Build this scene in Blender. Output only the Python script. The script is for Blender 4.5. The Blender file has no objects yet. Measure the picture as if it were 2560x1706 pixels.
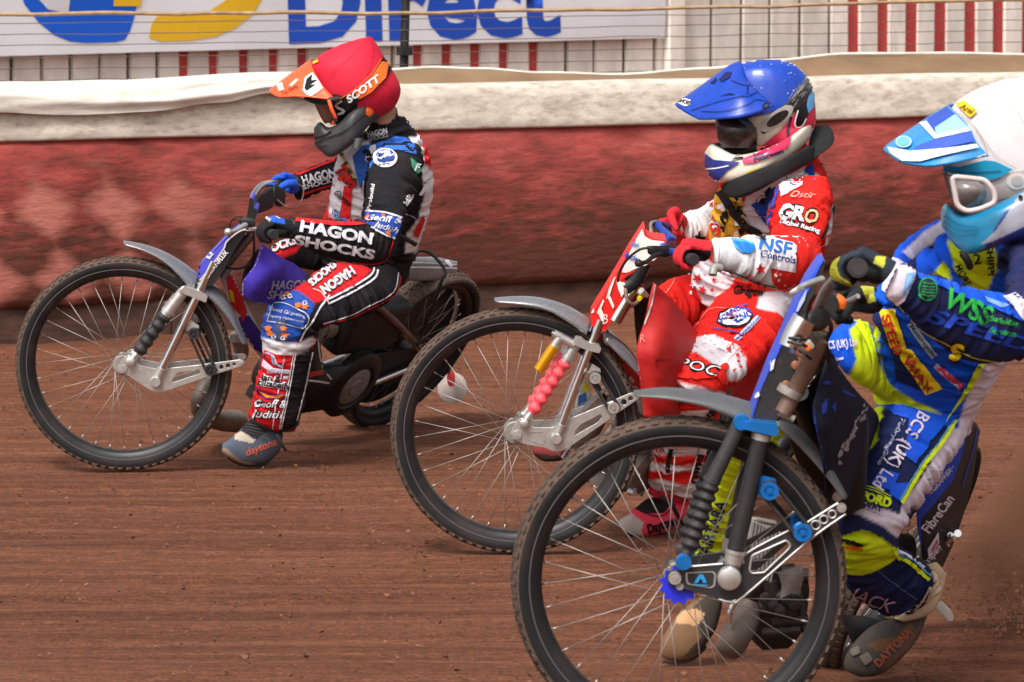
import bpy, bmesh, math, random
import numpy as np
from mathutils import Vector, Matrix, noise
from mathutils.bvhtree import BVHTree
from mathutils.geometry import delaunay_2d_cdt

random.seed(7)
SC = bpy.context.scene
COL = SC.collection
R = math.radians

# ---------------------------------------------------------------- camera
LENS, CAM_H = 150.0, 1.75
FPX = LENS / 36.0 * 2560.0
PIT = math.atan(1008.0 / FPX)
CAM = Vector((0, 0, CAM_H))
cd = bpy.data.cameras.new('camera')
cd.lens = LENS; cd.sensor_width = 36.0; cd.clip_end = 3000; cd.clip_start = 0.1
cd.dof.use_dof = True; cd.dof.focus_distance = 12.2; cd.dof.aperture_fstop = 13.0
cam = bpy.data.objects.new('camera', cd); COL.objects.link(cam)
cam.location = CAM; cam.rotation_euler = (math.pi / 2 - PIT, 0, 0)
SC.camera = cam

# ---------------------------------------------------------------- sky, sun, exposure
SUN_EL, SUN_AZ = R(52), R(205)          # bright overcast, sun high behind the camera's left shoulder
w = bpy.data.worlds.new('World'); SC.world = w; w.use_nodes = True
nt = w.node_tree; nt.nodes.clear()
out = nt.nodes.new('ShaderNodeOutputWorld'); bg = nt.nodes.new('ShaderNodeBackground')
sky = nt.nodes.new('ShaderNodeTexSky'); sky.sky_type = 'NISHITA'; sky.sun_disc = False
sky.sun_elevation = SUN_EL; sky.sun_rotation = SUN_AZ
sky.dust_density = 6.0; sky.air_density = 1.0; sky.ozone_density = 1.0
hs = nt.nodes.new('ShaderNodeHueSaturation'); hs.inputs['Saturation'].default_value = 0.22
nt.links.new(sky.outputs[0], hs.inputs['Color']); nt.links.new(hs.outputs[0], bg.inputs['Color'])
bg.inputs['Strength'].default_value = 0.115
nt.links.new(bg.outputs[0], out.inputs['Surface'])
sl = bpy.data.lights.new('sun', 'SUN'); sl.energy = 1.5; sl.angle = R(14); sl.color = (1.0, 0.975, 0.94)
sun = bpy.data.objects.new('sun', sl); COL.objects.link(sun)
sd = Vector((math.sin(SUN_AZ) * math.cos(SUN_EL), math.cos(SUN_AZ) * math.cos(SUN_EL), math.sin(SUN_EL)))
sun.rotation_euler = (-sd).to_track_quat('-Z', 'Y').to_euler()
sun.location = (0, 0, 30)
vs = SC.view_settings
vs.view_transform = 'Standard'; vs.look = 'None'; vs.gamma = 1.0; vs.use_curve_mapping = False
vs.exposure = 0.68

# ---------------------------------------------------------------- geometry helpers
CP, SP = math.cos(PIT), math.sin(PIT)
def ray(u, v):
    x = (u - 1280.0) / FPX; y = -(v - 853.0) / FPX
    return Vector((x, CP + y * SP, -SP + y * CP))
def P(u, v, Y):
    d = ray(u, v); return CAM + d * (Y / d.y)
def onplane(u, v, p, n):
    d = ray(u, v); return CAM + d * ((p - CAM).dot(n) / d.dot(n))
def ground_Y(v):
    d = ray(1280, v); return -CAM_H / d.z * d.y
class Fr:
    def __init__(s, ox, oy, k): s.ox, s.oy, s.k = ox, oy, k
    def __call__(s, x, y): return (s.ox + x / s.k, s.oy + y / s.k)
    def P(s, x, y, Y): return P(*s(x, y), Y)
A1 = Fr(0, 560, 2.45); A2 = Fr(600, 60, 2.45); A3 = Fr(480, 560, 2.45)
B1 = Fr(960, 700, 2.24); B2 = Fr(1500, 100, 2.45); B3 = Fr(1400, 600, 2.01)
C1 = Fr(1240, 960, 2.102); C2 = Fr(1960, 160, 2.45); C3 = Fr(1900, 680, 2.376); C4 = Fr(1900, 1100, 2.588)
DD = Fr(0, 0, 2353 / 2560.0); S0 = Fr(0, 0, 1.0)

def srgb(r, g, b):
    f = lambda c: ((c / 255 + 0.055) / 1.055) ** 2.4 if c > 10 else c / 255 / 12.92
    return (f(r), f(g), f(b))

def link(name, me, mat=None, parent=None, smooth=True):
    o = bpy.data.objects.new(name, me); COL.objects.link(o)
    if mat is not None:
        if len(me.materials): me.materials.clear()
        for m in (mat if isinstance(mat, (list, tuple)) else [mat]): me.materials.append(m)
    if parent is not None: o.parent = parent
    if smooth and len(me.polygons):
        me.polygons.foreach_set('use_smooth', [True] * len(me.polygons))
    return o
def obj(name, bm, mat=None, parent=None, smooth=True, sharp=40, recalc=True):
    if recalc: bmesh.ops.recalc_face_normals(bm, faces=bm.faces[:])
    if smooth and sharp:
        a = R(sharp)
        for e in bm.edges:
            if len(e.link_faces) == 2 and e.calc_face_angle(0) > a: e.smooth = False
    me = bpy.data.meshes.new(name); bm.to_mesh(me); bm.free()
    return link(name, me, mat, parent, smooth)
def thing(name, label, cat, loc=(0, 0, 0), group=None):
    o = bpy.data.objects.new(name, None); COL.objects.link(o); o.location = loc
    o.empty_display_size = 0.1
    tag(o, label, cat, group); return o
def tag(o, label=None, cat=None, group=None, kind=None):
    if label: o['label'] = label
    if cat: o['category'] = cat
    if group: o['group'] = group
    if kind: o['kind'] = kind
    return o
def adopt(child, parent):
    """parent keeping world placement (all meshes are made in world coordinates)"""
    child.parent = parent
    m = Matrix.Translation(parent.location) if parent.type == 'EMPTY' else Matrix.Identity(4)   # meshes already sit in world space
    child.matrix_parent_inverse = m.inverted()

def perp(t):
    t = t.normalized(); a = Vector((0, 0, 1)) if abs(t.z) < 0.9 else Vector((1, 0, 0))
    x = t.cross(a).normalized(); return x, t.cross(x).normalized()
def catmull(rows, sub):
    a = np.array(rows, float); n = len(a)
    if n < 3 or sub <= 1: return [tuple(r) for r in a]
    o = []
    for i in range(n - 1):
        p0, p1, p2, p3 = a[max(i - 1, 0)], a[i], a[i + 1], a[min(i + 2, n - 1)]
        for k in range(sub):
            t = k / sub
            o.append(0.5 * (2 * p1 + (p2 - p0) * t + (2 * p0 - 5 * p1 + 4 * p2 - p3) * t * t + (3 * p1 - p0 - 3 * p2 + p3) * t ** 3))
    o.append(a[-1]); return [tuple(r) for r in o]
def skin_rings(bm, rings, cap=True, closed=False, loop=True):
    vr = [[bm.verts.new(p) for p in r] for r in rings]
    n = len(vr[0]); m = len(vr)
    for i in range(m if closed else m - 1):
        a, b = vr[i], vr[(i + 1) % m]
        for j in range(n if loop else n - 1):
            bm.faces.new((a[j], a[(j + 1) % n], b[(j + 1) % n], b[j]))
    if cap and not closed and loop:
        for r in (vr[0], vr[-1]):
            c = bm.verts.new(sum((v.co for v in r), Vector()) / n)
            for j in range(n): bm.faces.new((r[j], r[(j + 1) % n], c))
    return vr
def tube(bm, pts, r, seg=10, sub=4, cap=True, closed=False):
    """round tube through world points; r number or list"""
    rr = r if isinstance(r, (list, tuple)) else [r] * len(pts)
    rows = catmull([(*p, q) for p, q in zip(pts, rr)], sub)
    C = [Vector(q[:3]) for q in rows]; rings = []; x = None
    for i, c in enumerate(C):
        t = (C[min(i + 1, len(C) - 1)] - C[max(i - 1, 0)])
        if t.length < 1e-9: t = Vector((0, 0, 1))
        t.normalize()
        if x is None: x, _ = perp(t)
        x = (x - t * x.dot(t)).normalized(); y = t.cross(x)
        rings.append([c + (x * math.cos(a) + y * math.sin(a)) * rows[i][3] for a in [2 * math.pi * k / seg for k in range(seg)]])
    return skin_rings(bm, rings, cap, closed)
def cyl(bm, a, b, r0, r1=None, seg=16): return tube(bm, [Vector(a), Vector(b)], [r0, r0 if r1 is None else r1], seg, 1)
def lathe(bm, c, axis, prof, seg=64, x=None):
    """prof = list of (radius, offset along axis)"""
    axis = axis.normalized()
    if x is None: x, y = perp(axis)
    else: y = axis.cross(x)
    rings = []
    for k in range(seg):
        a = 2 * math.pi * k / seg; d = x * math.cos(a) + y * math.sin(a)
        rings.append([c + d * r + axis * o for r, o in prof])
    skin_rings(bm, rings, cap=False, closed=True, loop=False)
def lathe_closed(bm, c, axis, prof, seg=64):
    axis = axis.normalized(); x, y = perp(axis); rings = []
    for k in range(seg):
        a = 2 * math.pi * k / seg; d = x * math.cos(a) + y * math.sin(a)
        rings.append([c + d * r + axis * o for r, o in prof])
    skin_rings(bm, rings, cap=False, closed=True, loop=True)
def box(bm, c, ax, ay, az):
    """ax, ay, az half-extent vectors"""
    v = [bm.verts.new(c + ax * i + ay * j + az * k) for i in (-1, 1) for j in (-1, 1) for k in (-1, 1)]
    for f in ((0, 1, 3, 2), (4, 6, 7, 5), (0, 4, 5, 1), (2, 3, 7, 6), (0, 2, 6, 4), (1, 5, 7, 3)): bm.faces.new([v[i] for i in f])
def plate(bm, outer, holes, d):
    """flat plate: outer + hole loops of world points, extruded along vector d"""
    edges = []
    for lp in [outer] + list(holes):
        vs_ = [bm.verts.new(p) for p in lp]
        edges += [bm.edges.new((vs_[i], vs_[(i + 1) % len(vs_)])) for i in range(len(vs_))]
    g = bmesh.ops.triangle_fill(bm, use_beauty=True, use_dissolve=False, edges=edges)
    fs = [f for f in g['geom'] if isinstance(f, bmesh.types.BMFace)]
    ex = bmesh.ops.extrude_face_region(bm, geom=fs)
    bmesh.ops.translate(bm, vec=d, verts=[v for v in ex['geom'] if isinstance(v, bmesh.types.BMVert)])
def roundpoly(pts, rad=6, n=4):
    """round the corners of a 2-D polygon"""
    o = []; m = len(pts)
    for i in range(m):
        p = Vector(pts[i][:2]); a = Vector(pts[i - 1][:2]); b = Vector(pts[(i + 1) % m][:2])
        r = pts[i][2] if len(pts[i]) > 2 else rad
        da, db = a - p, b - p
        ra = min(r, da.length * 0.45); rb = min(r, db.length * 0.45)
        s, e = p + da.normalized() * ra, p + db.normalized() * rb
        for k in range(n + 1):
            t = k / n; o.append(tuple(s * (1 - t) ** 2 + p * 2 * t * (1 - t) + e * t * t))
    return o
def circ(x, y, r, n=20, ry=None): return [(x + r * math.cos(2 * math.pi * k / n), y + (ry or r) * math.sin(2 * math.pi * k / n)) for k in range(n)]
def limb_ring(u1, v1, u2, v2, Y, k, n=2.0, seg=22):
    p1, p2 = P(u1, v1, Y), P(u2, v2, Y)
    c = (p1 + p2) / 2; a = (p1 - p2) / 2; d = (c - CAM).normalized()
    b = (d - a * (d.dot(a) / max(a.length_squared, 1e-12))).normalized() * a.length * k
    ring = []
    for j in range(seg):
        th = 2 * math.pi * j / seg; ct, st = math.cos(th), math.sin(th)
        e = 2.0 / n
        ring.append(c + a * math.copysign(abs(ct) ** e, ct) + b * math.copysign(abs(st) ** e, st))
    return ring, c, a.length * (1 + k) / 2
def rows_loft(bm, fr, rows, k=1.0, n=2.0, sub=4, seg=22, cap=True):
    """volume whose silhouette runs through row end points: rows (x1,y1,x2,y2,Y[,k])"""
    rr = [(*fr(r[0], r[1]), *fr(r[2], r[3]), r[4], r[5] if len(r) > 5 else k) for r in rows]
    rr = catmull(rr, sub); rings = []; meta = []
    for r in rr:
        g, c, rad = limb_ring(*r[:6], n, seg); rings.append(g); meta.append((c, rad))
    skin_rings(bm, rings, cap); return meta
def blank(): return bmesh.new()

def evaluated(me, mods):
    o = bpy.data.objects.new('tmp', me); COL.objects.link(o)
    for ty, kw in mods:
        m = o.modifiers.new('m', ty)
        for a, b in kw.items(): setattr(m, a, b)
    dg = bpy.context.evaluated_depsgraph_get(); dg.update()
    r = bpy.data.meshes.new_from_object(o.evaluated_get(dg)); bpy.data.objects.remove(o); return r
def fuse(bm, voxel, smooth=6, factor=0.5):
    bmesh.ops.recalc_face_normals(bm, faces=bm.faces[:])
    me = bpy.data.meshes.new('raw'); bm.to_mesh(me); bm.free()
    return evaluated(me, [('REMESH', dict(mode='VOXEL', voxel_size=voxel)), ('SMOOTH', dict(factor=factor, iterations=smooth))])
def proj_np(co):
    x, y, z = co[:, 0], co[:, 1], co[:, 2] - CAM_H
    f = y * CP - z * SP; up = y * SP + z * CP
    return 1280 + x / f * FPX, 853 - up / f * FPX
def in_poly(u, v, poly):
    ins = np.zeros(len(u), bool); n = len(poly)
    for i in range(n):
        x1, y1 = poly[i]; x2, y2 = poly[(i + 1) % n]
        if y1 == y2: continue
        c = ((y1 > v) != (y2 > v)) & (u < (x2 - x1) * (v - y1) / (y2 - y1) + x1)
        ins ^= c
    return ins

# ---------------------------------------------------------------- materials
MATS = {}
def mat(name, col, rough=0.5, metal=0.0, var=0.12, scale=30.0, bump=0.0, bscale=200.0, dirt=0.0, dscale=9.0, coat=0.0, spec=0.5,
        attr=None, trans=0.0, stretch=None, dirtcol=(0.17, 0.075, 0.045)):
    if name in MATS: return MATS[name]
    m = bpy.data.materials.new(name); m.use_nodes = True; t = m.node_tree; L = t.links
    b = t.nodes['Principled BSDF']; N = t.nodes.new
    tc = N('ShaderNodeTexCoord'); vec = tc.outputs['Object']
    if stretch:
        mp = N('ShaderNodeMapping'); mp.inputs['Scale'].default_value = stretch; L.new(vec, mp.inputs['Vector']); vec = mp.outputs[0]
    if attr:
        at = N('ShaderNodeAttribute'); at.attribute_name = attr; c = at.outputs['Color']
    else:
        rgb = N('ShaderNodeRGB'); rgb.outputs[0].default_value = (*col, 1); c = rgb.outputs[0]
    if var > 0:
        nz = N('ShaderNodeTexNoise'); nz.inputs['Scale'].default_value = scale; nz.inputs['Detail'].default_value = 6; L.new(vec, nz.inputs['Vector'])
        mr = N('ShaderNodeMapRange'); mr.inputs[1].default_value = 0.3; mr.inputs[2].default_value = 0.7
        mr.inputs[3].default_value = 1 - var; mr.inputs[4].default_value = 1 + var; L.new(nz.outputs[0], mr.inputs[0])
        mx = N('ShaderNodeMix'); mx.data_type = 'RGBA'; mx.blend_type = 'MULTIPLY'; mx.inputs[0].default_value = 1
        L.new(c, mx.inputs[6]); L.new(mr.outputs[0], mx.inputs[7]); c = mx.outputs[2]
    if dirt > 0:
        nz = N('ShaderNodeTexNoise'); nz.inputs['Scale'].default_value = dscale; nz.inputs['Detail'].default_value = 9; nz.inputs['Roughness'].default_value = 0.68
        L.new(vec, nz.inputs['Vector'])
        mr = N('ShaderNodeMapRange'); mr.inputs[1].default_value = 0.46; mr.inputs[2].default_value = 0.72; mr.inputs[3].default_value = 0; mr.inputs[4].default_value = dirt
        L.new(nz.outputs[0], mr.inputs[0])
        mx = N('ShaderNodeMix'); mx.data_type = 'RGBA'; L.new(mr.outputs[0], mx.inputs[0]); L.new(c, mx.inputs[6]); mx.inputs[7].default_value = (*dirtcol, 1); c = mx.outputs[2]
        rr = N('ShaderNodeMapRange'); rr.inputs[1].default_value = 0; rr.inputs[2].default_value = 1; rr.inputs[3].default_value = rough; rr.inputs[4].default_value = 0.9
        L.new(mr.outputs[0], rr.inputs[0]); L.new(rr.outputs[0], b.inputs['Roughness'])
    else: b.inputs['Roughness'].default_value = rough
    L.new(c, b.inputs['Base Color']); b.inputs['Metallic'].default_value = metal
    b.inputs['Specular IOR Level'].default_value = spec; b.inputs['Coat Weight'].default_value = coat; b.inputs['Coat Roughness'].default_value = 0.12
    b.inputs['Transmission Weight'].default_value = trans
    if bump > 0:
        nb = N('ShaderNodeTexNoise'); nb.inputs['Scale'].default_value = bscale; nb.inputs['Detail'].default_value = 4; L.new(vec, nb.inputs['Vector'])
        bp = N('ShaderNodeBump'); bp.inputs['Strength'].default_value = bump; bp.inputs['Distance'].default_value = 0.004
        L.new(nb.outputs[0], bp.inputs['Height']); L.new(bp.outputs[0], b.inputs['Normal'])
    MATS[name] = m; return m
M_cloth = mat('suit_cloth', None, 0.86, var=0.07, scale=55, bump=0.35, bscale=420, dirt=0.13, dscale=13, attr='paint', spec=0.2)
M_clothc = mat('suit_cloth_clean', None, 0.86, var=0.06, scale=55, bump=0.35, bscale=420, dirt=0.12, dscale=13, attr='paint', spec=0.2)
M_print = mat('printed_cloth', None, 0.8, var=0.05, scale=70, dirt=0.14, dscale=16, attr='paint', spec=0.25)
M_gloss = mat('painted_plastic', None, 0.32, var=0.05, scale=40, dirt=0.16, dscale=18, attr='paint', coat=0.15)
M_alu = mat('machined_aluminium', (0.62, 0.61, 0.58), 0.36, 0.75, var=0.1, scale=60, dirt=0.32, dscale=22)
M_alud = mat('dull_cast_alloy', (0.30, 0.275, 0.25), 0.6, 0.45, var=0.2, scale=30, bump=0.3, bscale=90, dirt=0.5, dscale=14)
M_chrome = mat('chrome', (0.80, 0.79, 0.77), 0.12, 1.0, var=0.05, scale=30, dirt=0.12, dscale=30)
M_black = mat('black_plastic', (0.010, 0.010, 0.011), 0.5, var=0.2, scale=25, spec=0.35, dirt=0.12, dscale=12)
M_rubber = mat('black_rubber', (0.016, 0.016, 0.017), 0.62, var=0.25, scale=20, dirt=0.12, dscale=10)
M_tyre = mat('tyre_rubber', (0.009, 0.009, 0.0095), 0.72, var=0.3, scale=14, bump=0.2, bscale=120, dirt=0.10, dscale=7, spec=0.35)
M_tread = mat('dusty_tread', (0.092, 0.058, 0.042), 0.92, var=0.4, scale=40, bump=0.6, bscale=150, dirt=0.5, dscale=20, dirtcol=(0.05, 0.03, 0.022))
M_rimb = mat('black_rim', (0.011, 0.011, 0.012), 0.42, 0.0, spec=0.4, var=0.1, scale=20, dirt=0.16, dscale=14)
M_rimg = mat('grey_rim', (0.20, 0.205, 0.22), 0.32, 0.7, var=0.1, scale=20, dirt=0.3, dscale=14)
M_spoke = mat('spoke_steel', (0.40, 0.36, 0.33), 0.45, 0.6, var=0.1, scale=40)
M_carbon = mat('carbon_fibre', (0.022, 0.024, 0.027), 0.45, 0.0, var=0.35, scale=160, dirt=0.12, dscale=10, coat=0.1)
M_carbong = mat('grey_carbon_fibre', (0.17, 0.18, 0.195), 0.3, 0.2, var=0.3, scale=190, dirt=0.42, dscale=10, coat=0.5)
M_engine = mat('dark_engine', (0.026, 0.025, 0.024), 0.55, 0.4, var=0.3, scale=25, bump=0.3, bscale=80, dirt=0.3, dscale=12)
M_skin = mat('skin', (0.47, 0.25, 0.17), 0.55, var=0.1, scale=40, bump=0.15, bscale=250)
M_lens = mat('dark_lens', (0.020, 0.013, 0.011), 0.26, 0.0, var=0.3, scale=12, dirt=0.25, dscale=20, coat=0.0, spec=0.4)
def solid(name, rgb, rough=0.5, **k): return mat(name, srgb(*rgb), rough, **k)

# ---------------------------------------------------------------- printed graphics laid onto surfaces
_tc = {}
def text_tris(s, bold=0.0, shear=0.0, space=1.0):
    key = (s, bold, shear, space)
    if key in _tc: return _tc[key]
    c = bpy.data.curves.new('t', 'FONT'); c.body = s; c.size = 1.0; c.offset = bold; c.shear = shear; c.space_character = space
    c.resolution_u = 3
    o = bpy.data.objects.new('t', c); COL.objects.link(o)
    dg = bpy.context.evaluated_depsgraph_get(); dg.update()
    me = bpy.data.meshes.new_from_object(o.evaluated_get(dg)); bpy.data.objects.remove(o)
    bm = bmesh.new(); bm.from_mesh(me); bpy.data.meshes.remove(me)
    bmesh.ops.triangulate(bm, faces=bm.faces[:])
    for _ in range(3):
        le = [e for e in bm.edges if e.calc_length() > 0.16]
        if not le: break
        bmesh.ops.subdivide_edges(bm, edges=le, cuts=1); bmesh.ops.triangulate(bm, faces=bm.faces[:])
    V = np.array([v.co[:2] for v in bm.verts]) if bm.verts else np.zeros((0, 2))
    bm.verts.index_update(); T = [tuple(v.index for v in f.verts) for f in bm.faces]; bm.free()
    if len(V): V[:, 0] -= V[:, 0].min(); wd = V[:, 0].max()
    else: wd = 1
    _tc[key] = (V, T, wd); return _tc[key]
class Decals:
    def __init__(s, objs):
        vv, ff = [], []
        for o in objs:
            me = o.data if hasattr(o, 'data') else o
            n = len(vv); vv += [tuple(v.co) for v in me.vertices]; ff += [tuple(i + n for i in p.vertices) for p in me.polygons]
        s.bvh = BVHTree.FromPolygons(vv, ff); s.V, s.F, s.C = [], [], []; s.jump = 0.05; s.lift = max([m.thickness / 2 for o in objs if hasattr(o, 'modifiers') for m in o.modifiers if m.type == 'SOLIDIFY'] + [0])
    def hit(s, u, v, yr):
        d = ray(u, v).normalized(); o = CAM.copy()
        for _ in range(6):
            h, n, i, dist = s.bvh.ray_cast(o, d)
            if h is None: return None
            if yr is None or yr[0] <= h.y <= yr[1]:
                if n.dot(d) > 0: n = -n
                return h, n, d
            o = h + d * 0.002
        return None
    def add(s, uv, tris, col, layer, yr, up=0.0):
        off = 0.0026 + 0.0016 * layer + s.lift * 1.1; idx = {}; n0 = len(s.V)
        for k, (u, v) in enumerate(uv):
            h = s.hit(u, v, yr)
            if h: idx[k] = len(s.V); s.V.append(h[0] + h[1] * (off * 0.6) - h[2] * (off * 0.7)); s.C.append((*col, 1))
        for t in tris:
            if all(k in idx for k in t):
                q = [s.V[idx[k]] for k in t]
                if max(p.y for p in q) - min(p.y for p in q) < s.jump: s.F.append([idx[k] for k in t])
    def poly(s, fr, pts, col, layer=0, yr=None, rnd=0, step=5.0, rim=None):
        if rnd: pts = roundpoly(pts, rnd)
        uv = [fr(*p[:2]) for p in pts]; n = len(uv); P2 = []; 
        for i in range(n):
            a, b = Vector(uv[i]), Vector(uv[(i + 1) % n]); m = max(1, int((b - a).length / step))
            P2 += [a.lerp(b, k / m) for k in range(m)]
        ne = len(P2); us = [p.x for p in P2]; vs_ = [p.y for p in P2]
        gu, gv = np.meshgrid(np.arange(min(us) + step / 2, max(us), step), np.arange(min(vs_) + step / 2, max(vs_), step))
        gu, gv = gu.ravel(), gv.ravel(); ins = in_poly(gu, gv, [(p.x, p.y) for p in P2])
        P2 += [Vector((a, b)) for a, b in zip(gu[ins], gv[ins])]
        r = delaunay_2d_cdt(P2, [(i, (i + 1) % ne) for i in range(ne)], [], 1, 1e-4)
        n0 = len(s.V); s.add([(p.x, p.y) for p in r[0]], r[2], col, layer, yr)
        if rim:                                        # print worn away towards its border
            bd = set(); cnt = {}
            for f in s.F:
                for i in range(3):
                    e = tuple(sorted((f[i], f[(i + 1) % 3]))); cnt[e] = cnt.get(e, 0) + 1
            for e, k in cnt.items():
                if k == 1: bd.update(e)
            for k in bd:
                if k >= n0: s.C[k] = (*rim, 1)
    def strip(s, fr, pts, wd, col, layer=0, yr=None, sub=4):
        """band of width wd (zoom units) along points"""
        q = catmull(pts, sub) if len(pts) > 2 else pts; L_, R_ = [], []
        for i, p in enumerate(q):
            a, b = Vector(q[max(i - 1, 0)][:2]), Vector(q[min(i + 1, len(q) - 1)][:2]); t = (b - a).normalized(); nn = Vector((-t.y, t.x)) * wd / 2
            L_.append((p[0] + nn.x, p[1] + nn.y)); R_.append((p[0] - nn.x, p[1] - nn.y))
        s.poly(fr, L_ + R_[::-1], col, layer, yr)
    def text(s, fr, st, p0, p1, h, col, layer=1, bold=0.02, shear=0.0, bow=0.0, yr=None, slant=None, space=1.0):
        """baseline from p0 to p1 (zoom units), cap height h; slant = up-direction angle relative to the normal of the baseline"""
        V, T, wd = text_tris(st, bold, shear, space)
        if not len(V): return
        a, b = Vector(p0), Vector(p1); t = b - a; nrm = Vector((t.y, -t.x)).normalized()
        if slant: nrm = Vector((nrm.x * math.cos(slant) - nrm.y * math.sin(slant), nrm.x * math.sin(slant) + nrm.y * math.cos(slant)))
        uv = []
        for x, y in V:
            k = x / wd; q = a + t * k + nrm * (y / 0.7 * h + bow * 4 * k * (1 - k)); uv.append(fr(q.x, q.y))
        s.add(uv, T, col, layer, yr)
    def build(s, name, parent, mt=None):
        me = bpy.data.meshes.new(name); me.from_pydata([tuple(v) for v in s.V], [], s.F)
        at = me.attributes.new('paint', 'FLOAT_COLOR', 'POINT'); at.data.foreach_set('color', np.array(s.C, np.float32).ravel())
        o = link(name, me, mt or M_print, None); adopt(o, parent); o['kind'] = 'stuff'; return o
def flat_text(bm, s, org, ex, ez, h, bold=0.0, shear=0.0, width=None, space=1.0):
    V, T, wd = text_tris(s, bold, shear, space); kx = h / 0.7 if width is None else width / wd
    vv = [bm.verts.new(org + ex * (x * kx) + ez * (y / 0.7 * h)) for x, y in V]
    for t in T: bm.faces.new([vv[i] for i in t])

# ---------------------------------------------------------------- bodies and gloves
class Body:
    """one continuous figure: lofts fused into a single surface, painted limb by limb"""
    def __init__(s): s.bm = blank(); s.rc, s.rr, s.rl, s.ra = [], [], [], []; s.paints = []; s.base = {}; s.amp = {}
    def limb(s, name, fr, rows, col, k=1.0, n=2.0, amp=0.004, fuse_shape=True):
        meta = rows_loft(s.bm, fr, rows, k, n)
        for i, (c, r) in enumerate(meta):
            a = meta[max(i - 1, 0)][0]; b = meta[min(i + 1, len(meta) - 1)][0]
            s.rc.append(tuple(c)); s.rr.append(r); s.rl.append(name); s.ra.append(tuple((b - a).normalized()))
        s.base[name] = col; s.amp[name] = amp
    def paint(s, limbs, fr, pts, col, rnd=0):
        if rnd: pts = roundpoly(pts, rnd)
        s.paints.append((limbs, [fr(*p[:2]) for p in pts], col))
    def build(s, name, parent, voxel=0.0055, smooth=8, m=None):
        me = fuse(s.bm, voxel, smooth)
        n = len(me.vertices); co = np.empty(n * 3, np.float32); me.vertices.foreach_get('co', co); co = co.reshape(-1, 3)
        no = np.empty(n * 3, np.float32); me.vertices.foreach_get('normal', no); no = no.reshape(-1, 3)
        rc, rr, ra = np.array(s.rc), np.array(s.rr), np.array(s.ra); near = np.zeros(n, int); best = np.full(n, 1e9)
        for i in range(len(rc)):
            d = np.linalg.norm(co - rc[i], axis=1) / rr[i]; m_ = d < best; best[m_] = d[m_]; near[m_] = i
        names = list(s.base); lid = np.array([names.index(l) for l in s.rl])[near]
        col = np.array([s.base[x] for x in names])[lid]
        u, v = proj_np(co)
        for limbs, poly, c in s.paints:
            w_ = np.zeros(n)
            for du, dv in ((0, 0), (2.2, 1), (-2.2, -1), (1, -2.2), (-1, 2.2)): w_ += in_poly(u + du, v + dv, poly)
            w_ /= 5
            if limbs: w_ *= np.isin(lid, [names.index(x) for x in limbs])
            col = col * (1 - w_[:, None]) + np.array(c) * w_[:, None]
        amp = np.array([s.amp[x] for x in names])[lid]; ax = ra[near]
        al = (co * ax).sum(1)[:, None] * ax; q = (co - al) * 7.0 + al * 24.0; q2 = co * 9.0
        disp = np.empty(n)
        for i in range(n):
            a = noise.noise(Vector(q[i])); b = noise.noise(Vector(q2[i])); disp[i] = (0.5 - (abs(a) * 2.4) ** 0.8) * (0.3 + 1.5 * max(0, b + 0.3))
        co2 = co + no * (disp * amp * 1.9 + np.where(amp > 0, 0.0045, 0.0))[:, None]
        me.vertices.foreach_set('co', co2.astype(np.float32).ravel()); me.update()
        at = me.attributes.new('paint', 'FLOAT_COLOR', 'POINT'); at.data.foreach_set('color', np.c_[col, np.ones(n)].astype(np.float32).ravel())
        o = link(name, me, m or M_cloth); adopt(o, parent); return o
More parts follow.
